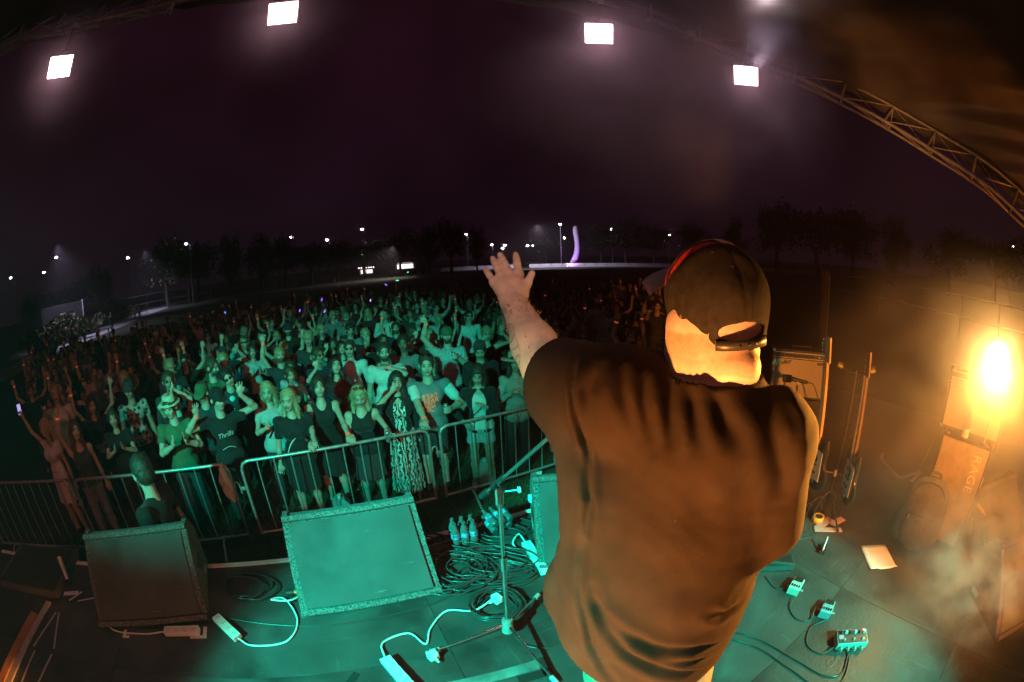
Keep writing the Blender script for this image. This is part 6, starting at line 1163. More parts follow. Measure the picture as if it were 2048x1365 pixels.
# ---- beard, hair ends and arm hair as fine strands
f = Sdf(HC - V(0.17, 0.12, 0.24), HC + V(0.17, 0.2, 0.04), 0.006); f.ell(HW(-0.004, 0.062, -0.108), (0.094, 0.074, 0.090), 0.02, HM); f.ell(HW(0, 0.045, -0.055), (0.088, 0.052, 0.055), 0.02, HM); f.ell(HW(0, 0.13, -0.045), (0.05, 0.05, 0.035), 0, HM, 'sub'); f.warp(lambda X, Y, Z: 0.004 * np.sin(120 * X + 60 * Z) * np.sin(95 * Y + 80 * Z)); M_BRD = mat('brown beard', (0.075, 0.045, 0.028), 0.6, 90, 0.4); br_me = f.mesh('beard', 0); link('beard', br_me, SG, M_BRD); del f
def strands(name, base, dirs, ln, w, mt_, seed=0):
    rs_ = np.random.RandomState(seed); n = len(base); d = dirs + rs_.normal(0, 0.35, (n, 3)); d /= np.linalg.norm(d, axis=1)[:, None]; sd = np.cross(d, rs_.normal(0, 1, (n, 3))); sd /= np.linalg.norm(sd, axis=1)[:, None]; L_ = ln * rs_.uniform(0.5, 1.2, n)[:, None]; bend = rs_.normal(0, 0.3, (n, 3)) * L_
    P = np.stack([base - sd * w, base + sd * w, base + d * L_ * 0.6 + bend * 0.2 + sd * w * 0.5, base + d * L_ + bend], 1).reshape(-1, 3); o = link(name, mesh_np(name, P, np.arange(4 * n).reshape(-1, 4), False), SG, mt_); stuff(o)
rs_ = np.random.RandomState(2); nv_ = len(br_me.vertices); vv = np.zeros(nv_ * 3, np.float32); br_me.vertices.foreach_get('co', vv); vv = vv.reshape(-1, 3); pick = vv[rs_.randint(0, nv_, 3000)]; dr = pick - HW(0, 0.02, -0.03); dr /= np.linalg.norm(dr, axis=1)[:, None]; strands('beard_strands', pick, dr + np.array([0, 0, -0.4]), 0.020, 0.0005, M_BRD, 1)
n = 900; t = rs_.uniform(-0.15, 0.80, n); an_ = rs_.uniform(0, 6.283, n); rad = np.interp(t, [-0.15, 0, 0.3, 1.0], [0.056, 0.054, 0.056, 0.036]); base = Lel + np.outer(t * fL, fa) + np.outer(np.cos(an_) * rad, side) + np.outer(np.sin(an_) * rad, upv); dr = np.outer(np.cos(an_), side) + np.outer(np.sin(an_), upv) + fa * 0.9
strands('arm_hair', base, dr, 0.011, 0.00018, mat('fair body hair', (0.30, 0.19, 0.11), 0.5), 3)
scuff(MATS['black cotton jersey'], (0.20, 0.16, 0.14), (170, 170, 170), 0.74, 0.78, 0.45); scuff(MATS['black cotton jersey'], (0.024, 0.015, 0.010), (9, 9, 14), 0.50, 0.70, 0.5, 1.7)
# ================================================================== the front row, each person built on their own
def face_rz(x, y, off=0.0): return math.atan2(-x, y) + off          # turn local -y towards the stage, plus an offset
RAILD = V(bd[0], bd[1]); RAILO = V(*o0)
def rail_pt(x, y, du): t = (V(x, y) - RAILO) @ RAILD + du; p = RAILO + RAILD * t; return p
def to_local(px, py, pz, x, y, rz): d = V(px - x, py - y); c, s = math.cos(rz), math.sin(rz); return (c * d[0] + s * d[1], -s * d[0] + c * d[1], pz)
def arm_spec(a, x, y, rz):
    if isinstance(a, tuple) and a[0] == 'rail':
        p = rail_pt(x, y, a[1]); q = to_local(p[0], p[1], 1.125, x, y, rz); n = to_local(x, y, 0, p[0], p[1], rz)
        return dict(abs=(q[0], q[1] + 0.06, q[2] + 0.035), pole=(0.30, 0.8, -0.7), palm=(0, 0, -1), hand=(0, -0.95, -0.35), t=(0, 0, 0))
    return ARM[a] if isinstance(a, str) else a
PEOPLE_G = 'people in the audience'
def person(label, x, y, h=1.66, fem=True, build=1.0, aL='down', aR='down', head=(0, 0, 0), off=0.0, lean=0.0, hL='open', hR='open', skin=0, hair=('long', 'brown'), top=dict(), topc='black', bottoms='trousers', botc='black', hat=None, hatm=None, beard=0, shades=None, bands=(), shoem=None, res=0.0105, belly=0.0, group=PEOPLE_G):
    rz = face_rz(x, y, off); p = Person(h, fem, build, arm_spec(aL, x, y, rz), arm_spec(aR, x, y, rz), head, lean, 0.0, hL, hR)
    t = thing('person', label, 'person', (x, y, 0), rz, group)
    link('body', p.body(res, beard=0.55 if beard else 0), t, SKIN[skin])
    if top is not None: link('top', p.top(res, belly=belly, seed=int(x * 100) % 97, **top), t, CM[topc] if isinstance(topc, str) else topc)
    link('bottoms', p.bottoms(0.0125, bottoms, seed=int(y * 100) % 97), t, CM[botc] if isinstance(botc, str) else botc)
    for i in (0, 1): link('shoe', p.shoe(i), t, shoem or M_SHOE)
    if hair: link('hair', p.hair(0.0095, hair[0], int(abs(x) * 10)), t, HAIR[hair[1]])
    if beard: link('beard', p.beard(), t, HAIR['brown'])
    if hat: link('hat', p.hat(hat), t, hatm or CM['black'])
    if hat == 'fedora': link('hat_band', p.hat_band(), t, CM['charcoal'])
    if shades: link('sunglasses', p.glasses(shades == 'up'), t, mat('dark lens', (0.01, 0.01, 0.012), 0.12))
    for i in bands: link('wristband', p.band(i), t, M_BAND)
    return t, p
def print_text(t, p, body, size, z, m, g=0.0145, spacing=1.0, shear=0.0, x0=0.0, rotz_=0.0, line=None, nm='shirt_print'):
    me = text_mesh(nm, body, size, 0.0, shear, spacing); bm = bmesh.new(); bm.from_mesh(me); bmesh.ops.subdivide_edges(bm, edges=[e for e in bm.edges if e.calc_length() > 0.02], cuts=2); bm.to_mesh(me); bm.free(); K = p.h / 1.72; r_ = 0.098 * K * p.b + g + 0.0035; hw = 0.062 * K * p.b
    for v_ in me.vertices:
        c, s = math.cos(rotz_), math.sin(rotz_); X = x0 + v_.co.x * c - v_.co.y * s; Z = z + v_.co.x * s + v_.co.y * c; e = max(0, abs(X) - hw); t_ = (Z - p.wst[2]) / (p.chs[2] - p.wst[2]); rr = r_ * min(1, max(0.94, 0.97 + 0.03 * t_)); yc = p.wst[1] + (p.chs[1] - p.wst[1]) * t_
        v_.co = (X, yc - math.sqrt(max(1e-6, rr * rr - e * e)) - 0.011, Z)
    me.update(); return link(nm, me, t, m)
def can_in_hand(t, p, i, nm='drink_can'):
    a = p.arm[i]; c = a['wr'] + a['hd'] * 0.085 + a['pn'] * 0.035; w = Matrix.Rotation(t.rotation_euler.z, 3, 'Z') @ Vector(c); o = thing('drink_can', 'metal drink can held by the ' + nm, 'can', (t.location.x + w.x, t.location.y + w.y, w.z - 0.05), 0, 'drink cans in the audience')
    MB().lathe([(0.022, 0), (0.031, 0.008), (0.031, 0.108), (0.025, 0.12)], 14).build('body', mat('can metal', (0.6, 0.6, 0.62), 0.25, 14, 0.5, metal=0.7), o); MB().lathe([(0.025, 0.118), (0.026, 0.122)], 14).build('lid', M_STEEL, o); return o
def strap(t, pts, m=None, r=0.008, nm='bag_strap'): MB().tube([tuple(q) for q in spline(pts, 24)], r, 6).build(nm, m or CM['white'], t)

# printed and patterned cloth
def pattern_mat(name, c1, c2, kind, scale):
    m = bpy.data.materials.new(name); m.use_nodes = True; t = m.node_tree; b = t.nodes['Principled BSDF']; b.inputs['Roughness'].default_value = 0.7; tcn = t.nodes.new('ShaderNodeTexCoord')
    if kind == 'check': n = t.nodes.new('ShaderNodeTexChecker'); n.inputs['Scale'].default_value = scale; n.inputs['Color1'].default_value = (*c1, 1); n.inputs['Color2'].default_value = (*c2, 1); t.links.new(tcn.outputs['Object'], n.inputs['Vector']); t.links.new(n.outputs['Color'], b.inputs['Base Color'])
    else:
        if kind == 'wave': n = t.nodes.new('ShaderNodeTexWave'); n.inputs['Scale'].default_value = scale; n.inputs['Distortion'].default_value = 9; n.inputs['Detail'].default_value = 3; n.inputs['Detail Scale'].default_value = 2.2
        elif kind == 'stripe': n = t.nodes.new('ShaderNodeTexWave'); n.inputs['Scale'].default_value = scale; n.bands_direction = 'Z'
        else: n = t.nodes.new('ShaderNodeTexVoronoi'); n.inputs['Scale'].default_value = scale
        t.links.new(tcn.outputs['Object'], n.inputs['Vector']); r_ = t.nodes.new('ShaderNodeValToRGB'); r_.color_ramp.elements[0].color = (*c2, 1); r_.color_ramp.elements[1].color = (*c1, 1); r_.color_ramp.elements[0].position = 0.35; r_.color_ramp.elements[1].position = 0.6; t.links.new(n.outputs[0 if kind == 'leaf' else 'Fac'], r_.inputs[0]); t.links.new(r_.outputs[0], b.inputs['Base Color'])
    return m
M_SEQ = pattern_mat('sequin swirl print', (0.72, 0.70, 0.66), (0.05, 0.05, 0.05), 'wave', 7.0); M_SEQ.node_tree.nodes['Principled BSDF'].inputs['Roughness'].default_value = 0.25
M_CHK = pattern_mat('small check shirt', (0.66, 0.66, 0.64), (0.22, 0.25, 0.27), 'check', 42); M_LEAFP = pattern_mat('leaf print shirt', (0.55, 0.55, 0.50), (0.04, 0.06, 0.06), 'leaf', 16); M_STR = pattern_mat('fine striped knit', (0.55, 0.52, 0.46), (0.34, 0.31, 0.27), 'stripe', 24)
M_ORG = mat('fluorescent orange print', (0.95, 0.22, 0.06), 0.7, emit=(1.0, 0.19, 0.055), estr=0.5); M_PRT = mat('pale screen print', (0.62, 0.62, 0.58), 0.7)  # orange lettering emits a little, in place of real fluorescence

T_, P_ = person('person in white crop top and white skirt turned sideways, phone held high', -6.00, 2.52, 1.66, True, 0.95, aL='down', aR=dict(t=(0.14, -0.10, 0.26), pole=(1, 0, -0.4), palm=(0, -1, 0), hand=(0.2, -0.2, 1)), head=(-0.6, 0.1, 0), off=-0.9, hR='grip', skin=1, hair=('long', 'blonde'), top=dict(sleeve=0.4, hem=0.60), topc='white', bottoms='skirt', botc='white')
a = P_.arm[0]; w = Matrix.Rotation(T_.rotation_euler.z, 3, 'Z') @ Vector(a['wr'] + a['hd'] * 0.12); o = thing('mobile_phone', 'glowing mobile phone held up by the person in white', 'phone', tuple(Vector(T_.location) + w), T_.rotation_euler.z + 1.0); MB().box((0, 0, 0), (0.075, 0.01, 0.15), bev=0.004).build('case', M_BLACK, o); MB().box((0, -0.006, 0), (0.066, 0.003, 0.138)).build('screen', glow('phone screen', (0.55, 0.5, 1.0), 0.8), o)
person('person in dark tank top singing with one arm raised at the rail', -5.22, 2.66, 1.64, True, 0.98, aL='down', aR=dict(t=(0.03, -0.06, 0.30), pole=(1, 0.2, 0), palm=(0, -1, 0)), head=(0.25, -0.2, 0.15), skin=1, hair=('long', 'brown'), top=dict(sleeve=0, strap=True, hem=0.54), topc='charcoal', botc='grey', bands=(0,))
person('person in black crop top reaching both arms up wide', -5.85, 3.45, 1.70, True, 1.0, aL='upwide', aR=dict(t=(0.09, -0.05, 0.29), pole=(1, 0.2, 0), palm=(0, -1, 0)), head=(0.1, 0.05, 0.05), skin=1, hair=('long', 'dark'), top=dict(sleeve=0.35, hem=0.635), topc='black', botc='black', bands=(0,))
person('person in pale straw fedora and polo shirt clapping', -3.97, 3.58, 1.74, False, 0.95, aL='clap', aR='clap', head=(-0.55, 0.15, 0), skin=0, hair=('short', 'brown'), top=dict(sleeve=0.62, loose=0.03), topc='green', botc='charcoal', hat='fedora', hatm=M_STRAW)
T_, P_ = person('person in black cap and black tee with script print, both hands lifted', -3.42, 3.92, 1.74, False, 0.98, aL='upbent', aR=dict(t=(0.06, -0.13, 0.10), pole=(1, 0, -0.6), palm=(-0.5, -0.8, 0), hand=(-0.1, -0.1, 1)), head=(0.45, 0.05, 0), skin=0, hair=('short', 'dark'), top=dict(sleeve=0.55, loose=0.03), topc='black', botc='charcoal', hat='cap', bands=(0,))
print_text(T_, P_, 'Thrills', 0.085, P_.chs[2] - 0.02, M_PRT, shear=0.35, rotz_=R(8)); strap(T_, [(-0.08, -0.115, P_.wst[2] + 0.0), (0.02, -0.128, P_.wst[2] + 0.03), (0.10, -0.11, P_.wst[2])], M_PRT, 0.004, 'waist_cord')
T_, P_ = person('person in pale print tee with dark shoulder strap, hands clapping', -3.02, 4.50, 1.66, True, 0.95, aL='clap', aR='clap', head=(-0.2, 0.1, 0), skin=0, hair=('long', 'blonde'), top=dict(sleeve=0.55), topc='pale', botc='charcoal', bands=(0,)); strap(T_, [(0.10, -0.05, P_.sh[0][2]), (0.04, -0.135, P_.chs[2]), (-0.10, -0.13, P_.wst[2])], M_BLACK, 0.008)
T_, P_ = person('person in black cold shoulder dress with pale bag strap, hand on the rail', -2.53, 4.20, 1.68, True, 1.12, aL=('rail', 0.16), aR='down', head=(-0.45, 0.12, 0), skin=0, hair=('long', 'blonde'), top=dict(sleeve=0.75, hem=0.48, loose=0.02), topc='black', bottoms='dress', botc='black', lean=0.05); strap(T_, [(0.10, -0.03, P_.sh[0][2] + 0.02), (0.06, -0.15, P_.chs[2] + 0.02), (-0.08, -0.165, P_.chs[2] - 0.12), (-0.15, -0.11, P_.wst[2] - 0.08)], CM['white'], 0.009)
person('person in sleeveless black dress leaning both hands on the rail', -2.32, 4.62, 1.72, True, 0.98, aL=('rail', 0.22), aR=('rail', -0.18), head=(0.05, -0.08, 0), skin=0, hair=('bun', 'dark'), top=dict(sleeve=0, strap=True, hem=0.49), topc='black', bottoms='dress', botc='black', lean=0.10, bands=(1,))
T_, P_ = person('person with sunglasses on head and long pale beads, looking down at the rail', -1.80, 4.62, 1.63, True, 0.96, aL=('rail', 0.20), aR=('rail', -0.20), head=(0.0, 0.45, 0), skin=0, hair=('long', 'blonde'), top=dict(sleeve=0, strap=True, hem=0.49), topc='black', bottoms='dress', botc='charcoal', lean=0.14, shades='up', bands=(0,)); strap(T_, [(-0.055, -0.06, P_.nck[2] + 0.0), (-0.05, -0.165, P_.chs[2]), (0.0, -0.185, P_.chs[2] - 0.07), (0.05, -0.165, P_.chs[2]), (0.055, -0.06, P_.nck[2])], M_WHITE, 0.008, 'bead_necklace'); can_in_hand(T_, P_, 1, 'person with the long pale beads')
T_, P_ = person('person in long swirling sequin gown and black jacket, hand to the head', -1.42, 4.95, 1.64, True, 1.0, aL='down', aR='face', head=(0.1, -0.1, 0.1), skin=0, hair=('long', 'dark'), top=dict(sleeve=0, strap=True, hem=0.55), topc=M_SEQ, bottoms='gown', botc=M_SEQ)
s = Sdf(*P_.box(), 0.0115); P_.torso(s, 0.024); 
for i in (0, 1): P_.upperarm(s, i, 0.018, 1.0); P_.forearm(s, i, 0.014, 0.55)
s.ell(P_.chs + V(0, -0.13, -0.05), (0.075, 0.12, 0.36), 0, None, 'sub'); s.cut((0, 0, 0.56 * P_.h), (0, 0, -1)); s.cut((0, 0, P_.nck[2] + 0.02), (0, 0, 1)); link('jacket', s.mesh('jacket', 1), T_, CM['black'])
T_, P_ = person('smiling person in tee with orange block lettering, sunglasses on head, one hand on the rail', -1.06, 5.15, 1.80, False, 1.05, aL=dict(t=(0.02, -0.19, -0.12), pole=(0.8, 0.3, -0.6), palm=(-1, 0, 0), hand=(-0.3, -0.8, 0.2)), aR=('rail', -0.24), head=(0.0, 0.0, 0), hL='grip', skin=0, hair=('short', 'brown'), top=dict(sleeve=0.6, loose=0.02), topc='grey', bottoms='shorts', botc='charcoal', shades='up', bands=(0,), shoem=M_SHOE)
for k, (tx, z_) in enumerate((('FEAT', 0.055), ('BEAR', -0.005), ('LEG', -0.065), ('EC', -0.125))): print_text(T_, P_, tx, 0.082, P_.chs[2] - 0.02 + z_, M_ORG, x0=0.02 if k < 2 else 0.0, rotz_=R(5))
can_in_hand(T_, P_, 1, 'smiling person in the lettered tee')
for i in (0, 1):       # white sleeves of the two-tone tee
    s = Sdf(*P_.box(), 0.0115); P_.upperarm(s, i, 0.021, 0.58); q = P_.sh[i] + (P_.arm[i]['el'] - P_.sh[i]) * 0.12; s.cut(q, P_.sh[i] - P_.arm[i]['el']); link('sleeve', s.mesh('sleeve', 1), T_, CM['white'])
T_, P_ = person('person in white top, dark open cardigan and short shorts, looking down', -0.44, 5.18, 1.66, True, 0.94, aL='chest', aR='hip', head=(-0.1, 0.42, 0.1), skin=0, hair=('long', 'dark'), top=dict(sleeve=0, strap=True, hem=0.53), topc='white', bottoms='hot', botc='pale', shoem=M_SHOEW)
s = Sdf(*P_.box(), 0.0115); P_.torso(s, 0.022)
for i in (0, 1): P_.upperarm(s, i, 0.016, 1.0); P_.forearm(s, i, 0.013, 0.7)
s.ell(P_.chs + V(0.0, -0.14, -0.06), (0.085, 0.13, 0.40), 0, None, 'sub'); s.cut((0, 0, 0.50 * P_.h), (0, 0, -1)); s.cut((0, 0, P_.nck[2] + 0.01), (0, 0, 1)); link('cardigan', s.mesh('cardigan', 1), T_, CM['black']); strap(T_, [(0.10, -0.05, P_.sh[0][2]), (0.03, -0.15, P_.chs[2] - 0.02), (-0.13, -0.12, P_.wst[2])], M_BLACK, 0.007)
T_, P_ = person('person in wide pale hat and fine knit cardigan laughing at the rail', 0.03, 5.62, 1.68, True, 0.95, aL='chest', aR='chest', head=(0.15, -0.02, 0), skin=0, hair=('wavy', 'brown'), top=dict(sleeve=1.95, hem=0.46, loose=0.015), topc=M_STR, bottoms='trousers', botc='charcoal', hat='widehat', hatm=M_STRAW)
strap(T_, [(-0.10, -0.10, P_.pel[2] + 0.12), (-0.02, -0.18, P_.pel[2] - 0.02), (0.08, -0.16, P_.pel[2] + 0.10)], M_STR, 0.02, 'cardigan_tie')
# second row with a look of their own
T_, P_ = person('bearded-chin person in white v-neck tee sweeping a hand before the face', -1.86, 6.00, 1.80, False, 1.08, aL=dict(t=(-0.10, -0.16, 0.055), pole=(1, 0, -0.5), palm=(0, 0.6, -0.8), hand=(-1, -0.1, 0.35)), aR='down', head=(0.05, 0.02, 0), skin=0, hair=('short', 'brown'), top=dict(sleeve=0.6, loose=0.03), topc='white', botc='denim', beard=1, bands=(1,))
T_['label'] = 'person in white v-neck tee sweeping a hand before the face'
T_, P_ = person('person in cap and small check shirt shouting, one arm straight up', -1.07, 7.05, 1.82, False, 1.14, aL='drink', aR=dict(t=(0.06, -0.06, 0.28), pole=(1, 0.1, -0.2), palm=(0, -1, 0), hand=(0.5, -0.2, 0.9)), head=(0.0, -0.12, 0), hL='grip', skin=0, hair=('short', 'brown'), top=dict(sleeve=0.62, loose=0.03), topc=M_CHK, botc='denim', hat='cap', hatm=CM['green'], beard=1, bands=(0,), belly=0.02); can_in_hand(T_, P_, 1, 'shouting person in the check shirt')
person('person in dark beanie and black jacket between shorts and check shirt', -0.48, 6.30, 1.72, False, 1.0, head=(0.0, 0.35, 0), skin=1, hair=('short', 'dark'), top=dict(sleeve=1.95), topc='black', hat='beanie', hatm=CM['charcoal'])
person('person with both palms up before the face near the check shirt', -0.45, 7.75, 1.70, True, 0.95, aL='upbent', aR='face', head=(0.1, 0.1, 0), skin=0, hair=('bun', 'blonde'), top=dict(sleeve=0, strap=True), topc='black')
person('person in leaf print shirt and cap behind the crop top dancer', -5.45, 4.05, 1.78, False, 1.0, head=(-0.3, 0.1, 0), skin=1, hair=('short', 'dark'), top=dict(sleeve=0.62, loose=0.03), topc=M_LEAFP, hat='cap', hatm=CM['charcoal'])
person('person in dark maroon tee with raised arms pressed together, hands clasped', -4.25, 3.95, 1.70, True, 1.0, aL=dict(t=(-0.085, -0.10, 0.24), pole=(0.8, -0.3, 0), palm=(-1, 0, 0), hand=(-0.2, 0, 1)), aR=dict(t=(-0.08, -0.10, 0.22), pole=(0.8, -0.3, 0), palm=(-1, 0, 0), hand=(-0.2, 0, 1)), head=(0.2, 0.3, 0), skin=0, hair=('bun', 'dark'), top=dict(sleeve=0.5), topc='maroon', bands=(0,))
person('person in green cap bending forward beside the fedora', -4.05, 4.35, 1.72, False, 1.0, head=(-0.7, 0.35, 0.1), lean=0.15, skin=0, hair=('short', 'brown'), top=dict(sleeve=0.6), topc='charcoal', hat='cap', hatm=CM['green'])
person('person in plain dark green tee turned in profile behind the script tee', -4.45, 5.10, 1.84, False, 1.08, head=(0.95, 0.15, 0), skin=0, hair=('short', 'brown'), top=dict(sleeve=0.6, loose=0.02), topc='green', beard=1)
T_, P_ = person('person in glasses and dark striped jacket over white tee, head tilted', -3.92, 4.85, 1.76, False, 1.0, head=(0.1, 0.15, -0.45), skin=0, hair=('short', 'dark'), top=dict(sleeve=1.95), topc='charcoal', shades='on'); s = Sdf(*P_.box(), 0.011); s.cone(P_.chs + V(0, -0.07, 0.08), P_.chs + V(0, -0.09, -0.06), 0.055, 0.02, 0.01); link('tee_front', s.mesh('tee_front', 0), T_, CM['white'])
T_, P_ = person('person in bright teal-lit pale tee far from the rail pointing forward', 2.14, 9.85, 1.80, False, 1.0, aL='down', aR='point', hR='point', head=(0, -0.1, 0), skin=1, hair=('short', 'dark'), top=dict(sleeve=0.6, loose=0.03), topc='pale', botc='denim')
person('person in black tee looking sideways with one hand raised past the sleeve', 1.95, 6.60, 1.78, False, 1.05, aR=dict(t=(0.05, -0.05, 0.29), pole=(1, 0.1, 0), palm=(0, -1, 0)), head=(-0.75, 0.15, 0), skin=2, hair=('short', 'dark'), top=dict(sleeve=0.55), topc='black', beard=1, bands=(0,))
person('person in glasses and dark top pointing two fingers over the singer sleeve', 1.20, 7.20, 1.66, True, 0.95, aL='point', hL='horns', head=(0, 0, 0), skin=0, hair=('long', 'brown'), top=dict(sleeve=0.5), topc='black', shades='on')
T_, P_ = person('person filming with a phone in front of the face near the bare arm', 1.60, 11.40, 1.72, True, 0.95, aL='phone', aR='phone', hL='grip', hR='grip', skin=1, hair=('long', 'brown'), top=dict(sleeve=0.4), topc='charcoal')
a = P_.arm[0]; w = Matrix.Rotation(T_.rotation_euler.z, 3, 'Z') @ Vector(a['wr'] + a['hd'] * 0.1 + a['pn'] * 0.02); o = thing('mobile_phone', 'mobile phone raised by the person filming', 'phone', tuple(Vector(T_.location) + w), T_.rotation_euler.z); MB().box((0, 0, 0), (0.15, 0.01, 0.075), bev=0.004).build('case', M_BLACK, o); MB().lathe([(0.012, 0), (0.012, 0.004)], 10, (-0.05, -0.005, 0.02), Matrix.Rotation(R(90), 3, 'X')).build('camera_lens', M_STEEL, o)
# security guard in the pit, looking away
T_, P_ = person('guard in plain black shirt standing in the pit with back to the stage', -2.78, 1.96, 1.80, False, 1.12, head=(-0.55, 0.18, 0), off=math.pi + 0.95, skin=0, hair=('short', 'dark'), top=dict(sleeve=0.6, loose=0.02), topc='black', botc='black', res=0.0095); T_['category'] = 'person'
a = P_.hd; MB().tube([tuple(V(*a) + P_.M @ V(-0.085, 0.0, 0.0)), tuple(V(*a) + P_.M @ V(-0.088, -0.03, -0.06)), tuple(V(*a) + P_.M @ V(-0.07, 0.02, -0.13))], 0.004, 6).build('earpiece', M_BLACK, T_)

# ================================================================== the rest of the audience: a set of poses, each person an individual
ARCH_ = []
def archetype(desc, tops, **k):
    p = Person(k.get('h', 1.70), k.get('fem', False), k.get('build', 1.0), ARM[k.get('aL', 'down')], ARM[k.get('aR', 'down')], k.get('head', (0, 0, 0)), k.get('lean', 0.0), 0.0, k.get('hL', 'open'), k.get('hR', 'open'))
    r_ = 0.0128; d = {'body': p.body(r_, beard=0.8 if k.get('beard') else 0), 'top': p.top(r_, **k.get('top', {})), 'bottoms': p.bottoms(0.0145, k.get('bot', 'trousers'))}
    if k.get('hair'): d['hair'] = p.hair(0.0115, k['hair'])
    if k.get('hat'): d['hat'] = p.hat(k['hat'])
    if k.get('shades'): d['sunglasses'] = p.glasses(k['shades'] == 'up')
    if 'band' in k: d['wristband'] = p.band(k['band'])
    for me in d.values():
        if not me.materials: me.materials.append(None)
    ARCH_.append((desc, tops, d))
TEE, TANK, LONG = 'tee', 'tank top', 'long-sleeved top'
archetype('arms down', TEE, hair='short', head=(0.15, 0, 0)); archetype('arms down, head turned', TEE, fem=True, h=1.64, hair='long', head=(-0.4, 0.05, 0)); archetype('in cap, arms down', TEE, hair='short', hat='cap', beard=True, h=1.76); archetype('with both arms thrown up', TEE, aL='upwide', aR='upwide', hair='short', band=0)
archetype('with both arms up', TANK, fem=True, h=1.66, aL='up', aR='up', hair='long', top=dict(sleeve=0, strap=True), band=0); archetype('with one arm up', TEE, aR='up', hair='short', h=1.75, band=0, beard=True); archetype('with one arm up', TANK, fem=True, h=1.65, aL='up', hair='wavy', top=dict(sleeve=0, strap=True), band=1); archetype('clapping', TEE, fem=True, h=1.64, aL='clap', aR='clap', hair='bun'); archetype('clapping', LONG, aL='clap', aR='clap', hair='short', top=dict(sleeve=1.95))
archetype('pointing at the stage', TEE, aR='point', hR='point', hair='short', h=1.78); archetype('holding a phone up', TEE, fem=True, h=1.66, aR='phone', hR='grip', hair='long'); archetype('in sunglasses, arms down', LONG, h=1.76, hair='short', shades='on', top=dict(sleeve=1.95), head=(0.1, -0.05, 0)); archetype('in bucket hat holding a drink', TEE, aL='drink', hL='grip', hair='short', hat='bucket', h=1.74); archetype('hand to the face', LONG, fem=True, h=1.62, aR='face', hair='longback', top=dict(sleeve=1.9)); archetype('in beanie, hands on chest', LONG, aL='chest', aR='chest', hair='short', hat='beanie', top=dict(sleeve=1.95), head=(0.5, 0.1, 0)); archetype('in cap with one arm bent up', TEE, aL='upbent', hL='horns', hair='short', hat='cap', h=1.77, head=(0, -0.1, 0)); archetype('singing with head back', TEE, fem=True, h=1.66, aR='upbent', hair='long', head=(0.2, -0.3, 0.1)); archetype('looking back over the shoulder', LONG, fem=True, h=1.64, hair='longback', head=(1.6, 0, 0), top=dict(sleeve=1.95))
POS = [(-8.92, 6.8), (-6.68, 5.14), (-11.24, 9.47), (-14.29, 12.53), (-11.87, 11.06), (-6.72, 6.17), (-8.07, 7.21), (-10.35, 10.02), (-7.5, 7.44), (-10.97, 11.16), (-5.59, 5.23), (-6.01, 6.07), (-7.38, 7.82), (-10.36, 11.51), (-5.98, 6.67), (-7.48, 8.61), (-6.19, 7.4), (-9.28, 11.0), (-5.59, 6.87), (-4.75, 5.8), (-10.26, 13.04), (-6.42, 8.09), (-5.3, 7.3), (-6.02, 8.33), (-4.83, 6.87), (-9.1, 12.81), (-7.52, 11.64), (-4.4, 7.4), (-5.43, 8.87), (-6.12, 9.15), (-3.87, 6.34), (-4.9, 8.53), (-6.18, 11.18), (-3.2, 5.45), (-5.03, 9.3), (-3.73, 7.25), (-3.05, 6.2), (-3.5, 7.9), (-5.87, 12.82), (-5.2, 12.3), (-3.07, 7.3), (-2.6, 6.5), (-3.4, 8.6), (-5.15, 13.77), (-4.57, 13.29), (-2.9, 8.2), (-4.02, 11.72), (-2.45, 8.9), (-3.72, 13.36), (-1.75, 6.75), (-1.95, 8.3), (-2.09, 9.5), (-1.5, 7.8), (-2.8, 12.77), (-2.1, 12.1), (-2.1, 13.4), (0.9, 9.1), (2.48, 12.34), (3.06, 12.9), (3.9, 20.9), (5.03, 17.8), (-0.95, 9.7), (-0.2, 8.6), (-2.63, 16.8), (-2.3, 14.9), (-9.21, 3.7), (-10.67, 5.24), (-13.76, 5.69), (-12.23, 6.49), (-12.62, 7.63), (-19.65, 9.78), (-23.17, 13.21), (-20.05, 11.4), (-18.25, 8.12), (-6.3, 4.6), (-4.75, 4.35), (-3.45, 5.95), (-4.06, 6.8), (-2.5, 5.62), (-7.3, 4.3), (-7.9, 3.6), (-8.3, 5.2), (-6.9, 3.3)]
rs = np.random.RandomState(21)
taken = [np.array(o.location[:2]) for o in bpy.data.objects if o.get('category') == 'person']
spots = []
for p in POS:
    q = np.array(p)
    if all(np.linalg.norm(q - t) > 0.40 for t in taken): spots.append(q); taken.append(q)
tries = 0
while len(spots) < 262 and tries < 14000:
    tries += 1; rr = 5.2 + 16.0 * rs.rand() ** 0.85; az = R(rs.uniform(-68, 20)); q = np.array([rr * math.sin(az), rr * math.cos(az)]); t = (q - RAILO) @ np.array([-RAILD[1], RAILD[0]])
    if t < 0.55: continue
    if q[0] > 1.2 and rs.rand() < 0.6: continue
    gap = 0.50 + 0.020 * rr
    if all(np.linalg.norm(q - s_) > gap for s_ in taken): spots.append(q); taken.append(q)
tone = {'black': 'black', 'charcoal': 'dark grey', 'white': 'white', 'grey': 'grey', 'navy': 'dark blue', 'maroon': 'maroon', 'green': 'green', 'pale': 'pale', 'red': 'red'}; tkeys = list(tone); tw = np.array([4, 3.5, 1.6, 2, 2, 1.5, 1, 1.2, 0.7]); tw = tw / tw.sum()
seen_labels = {}
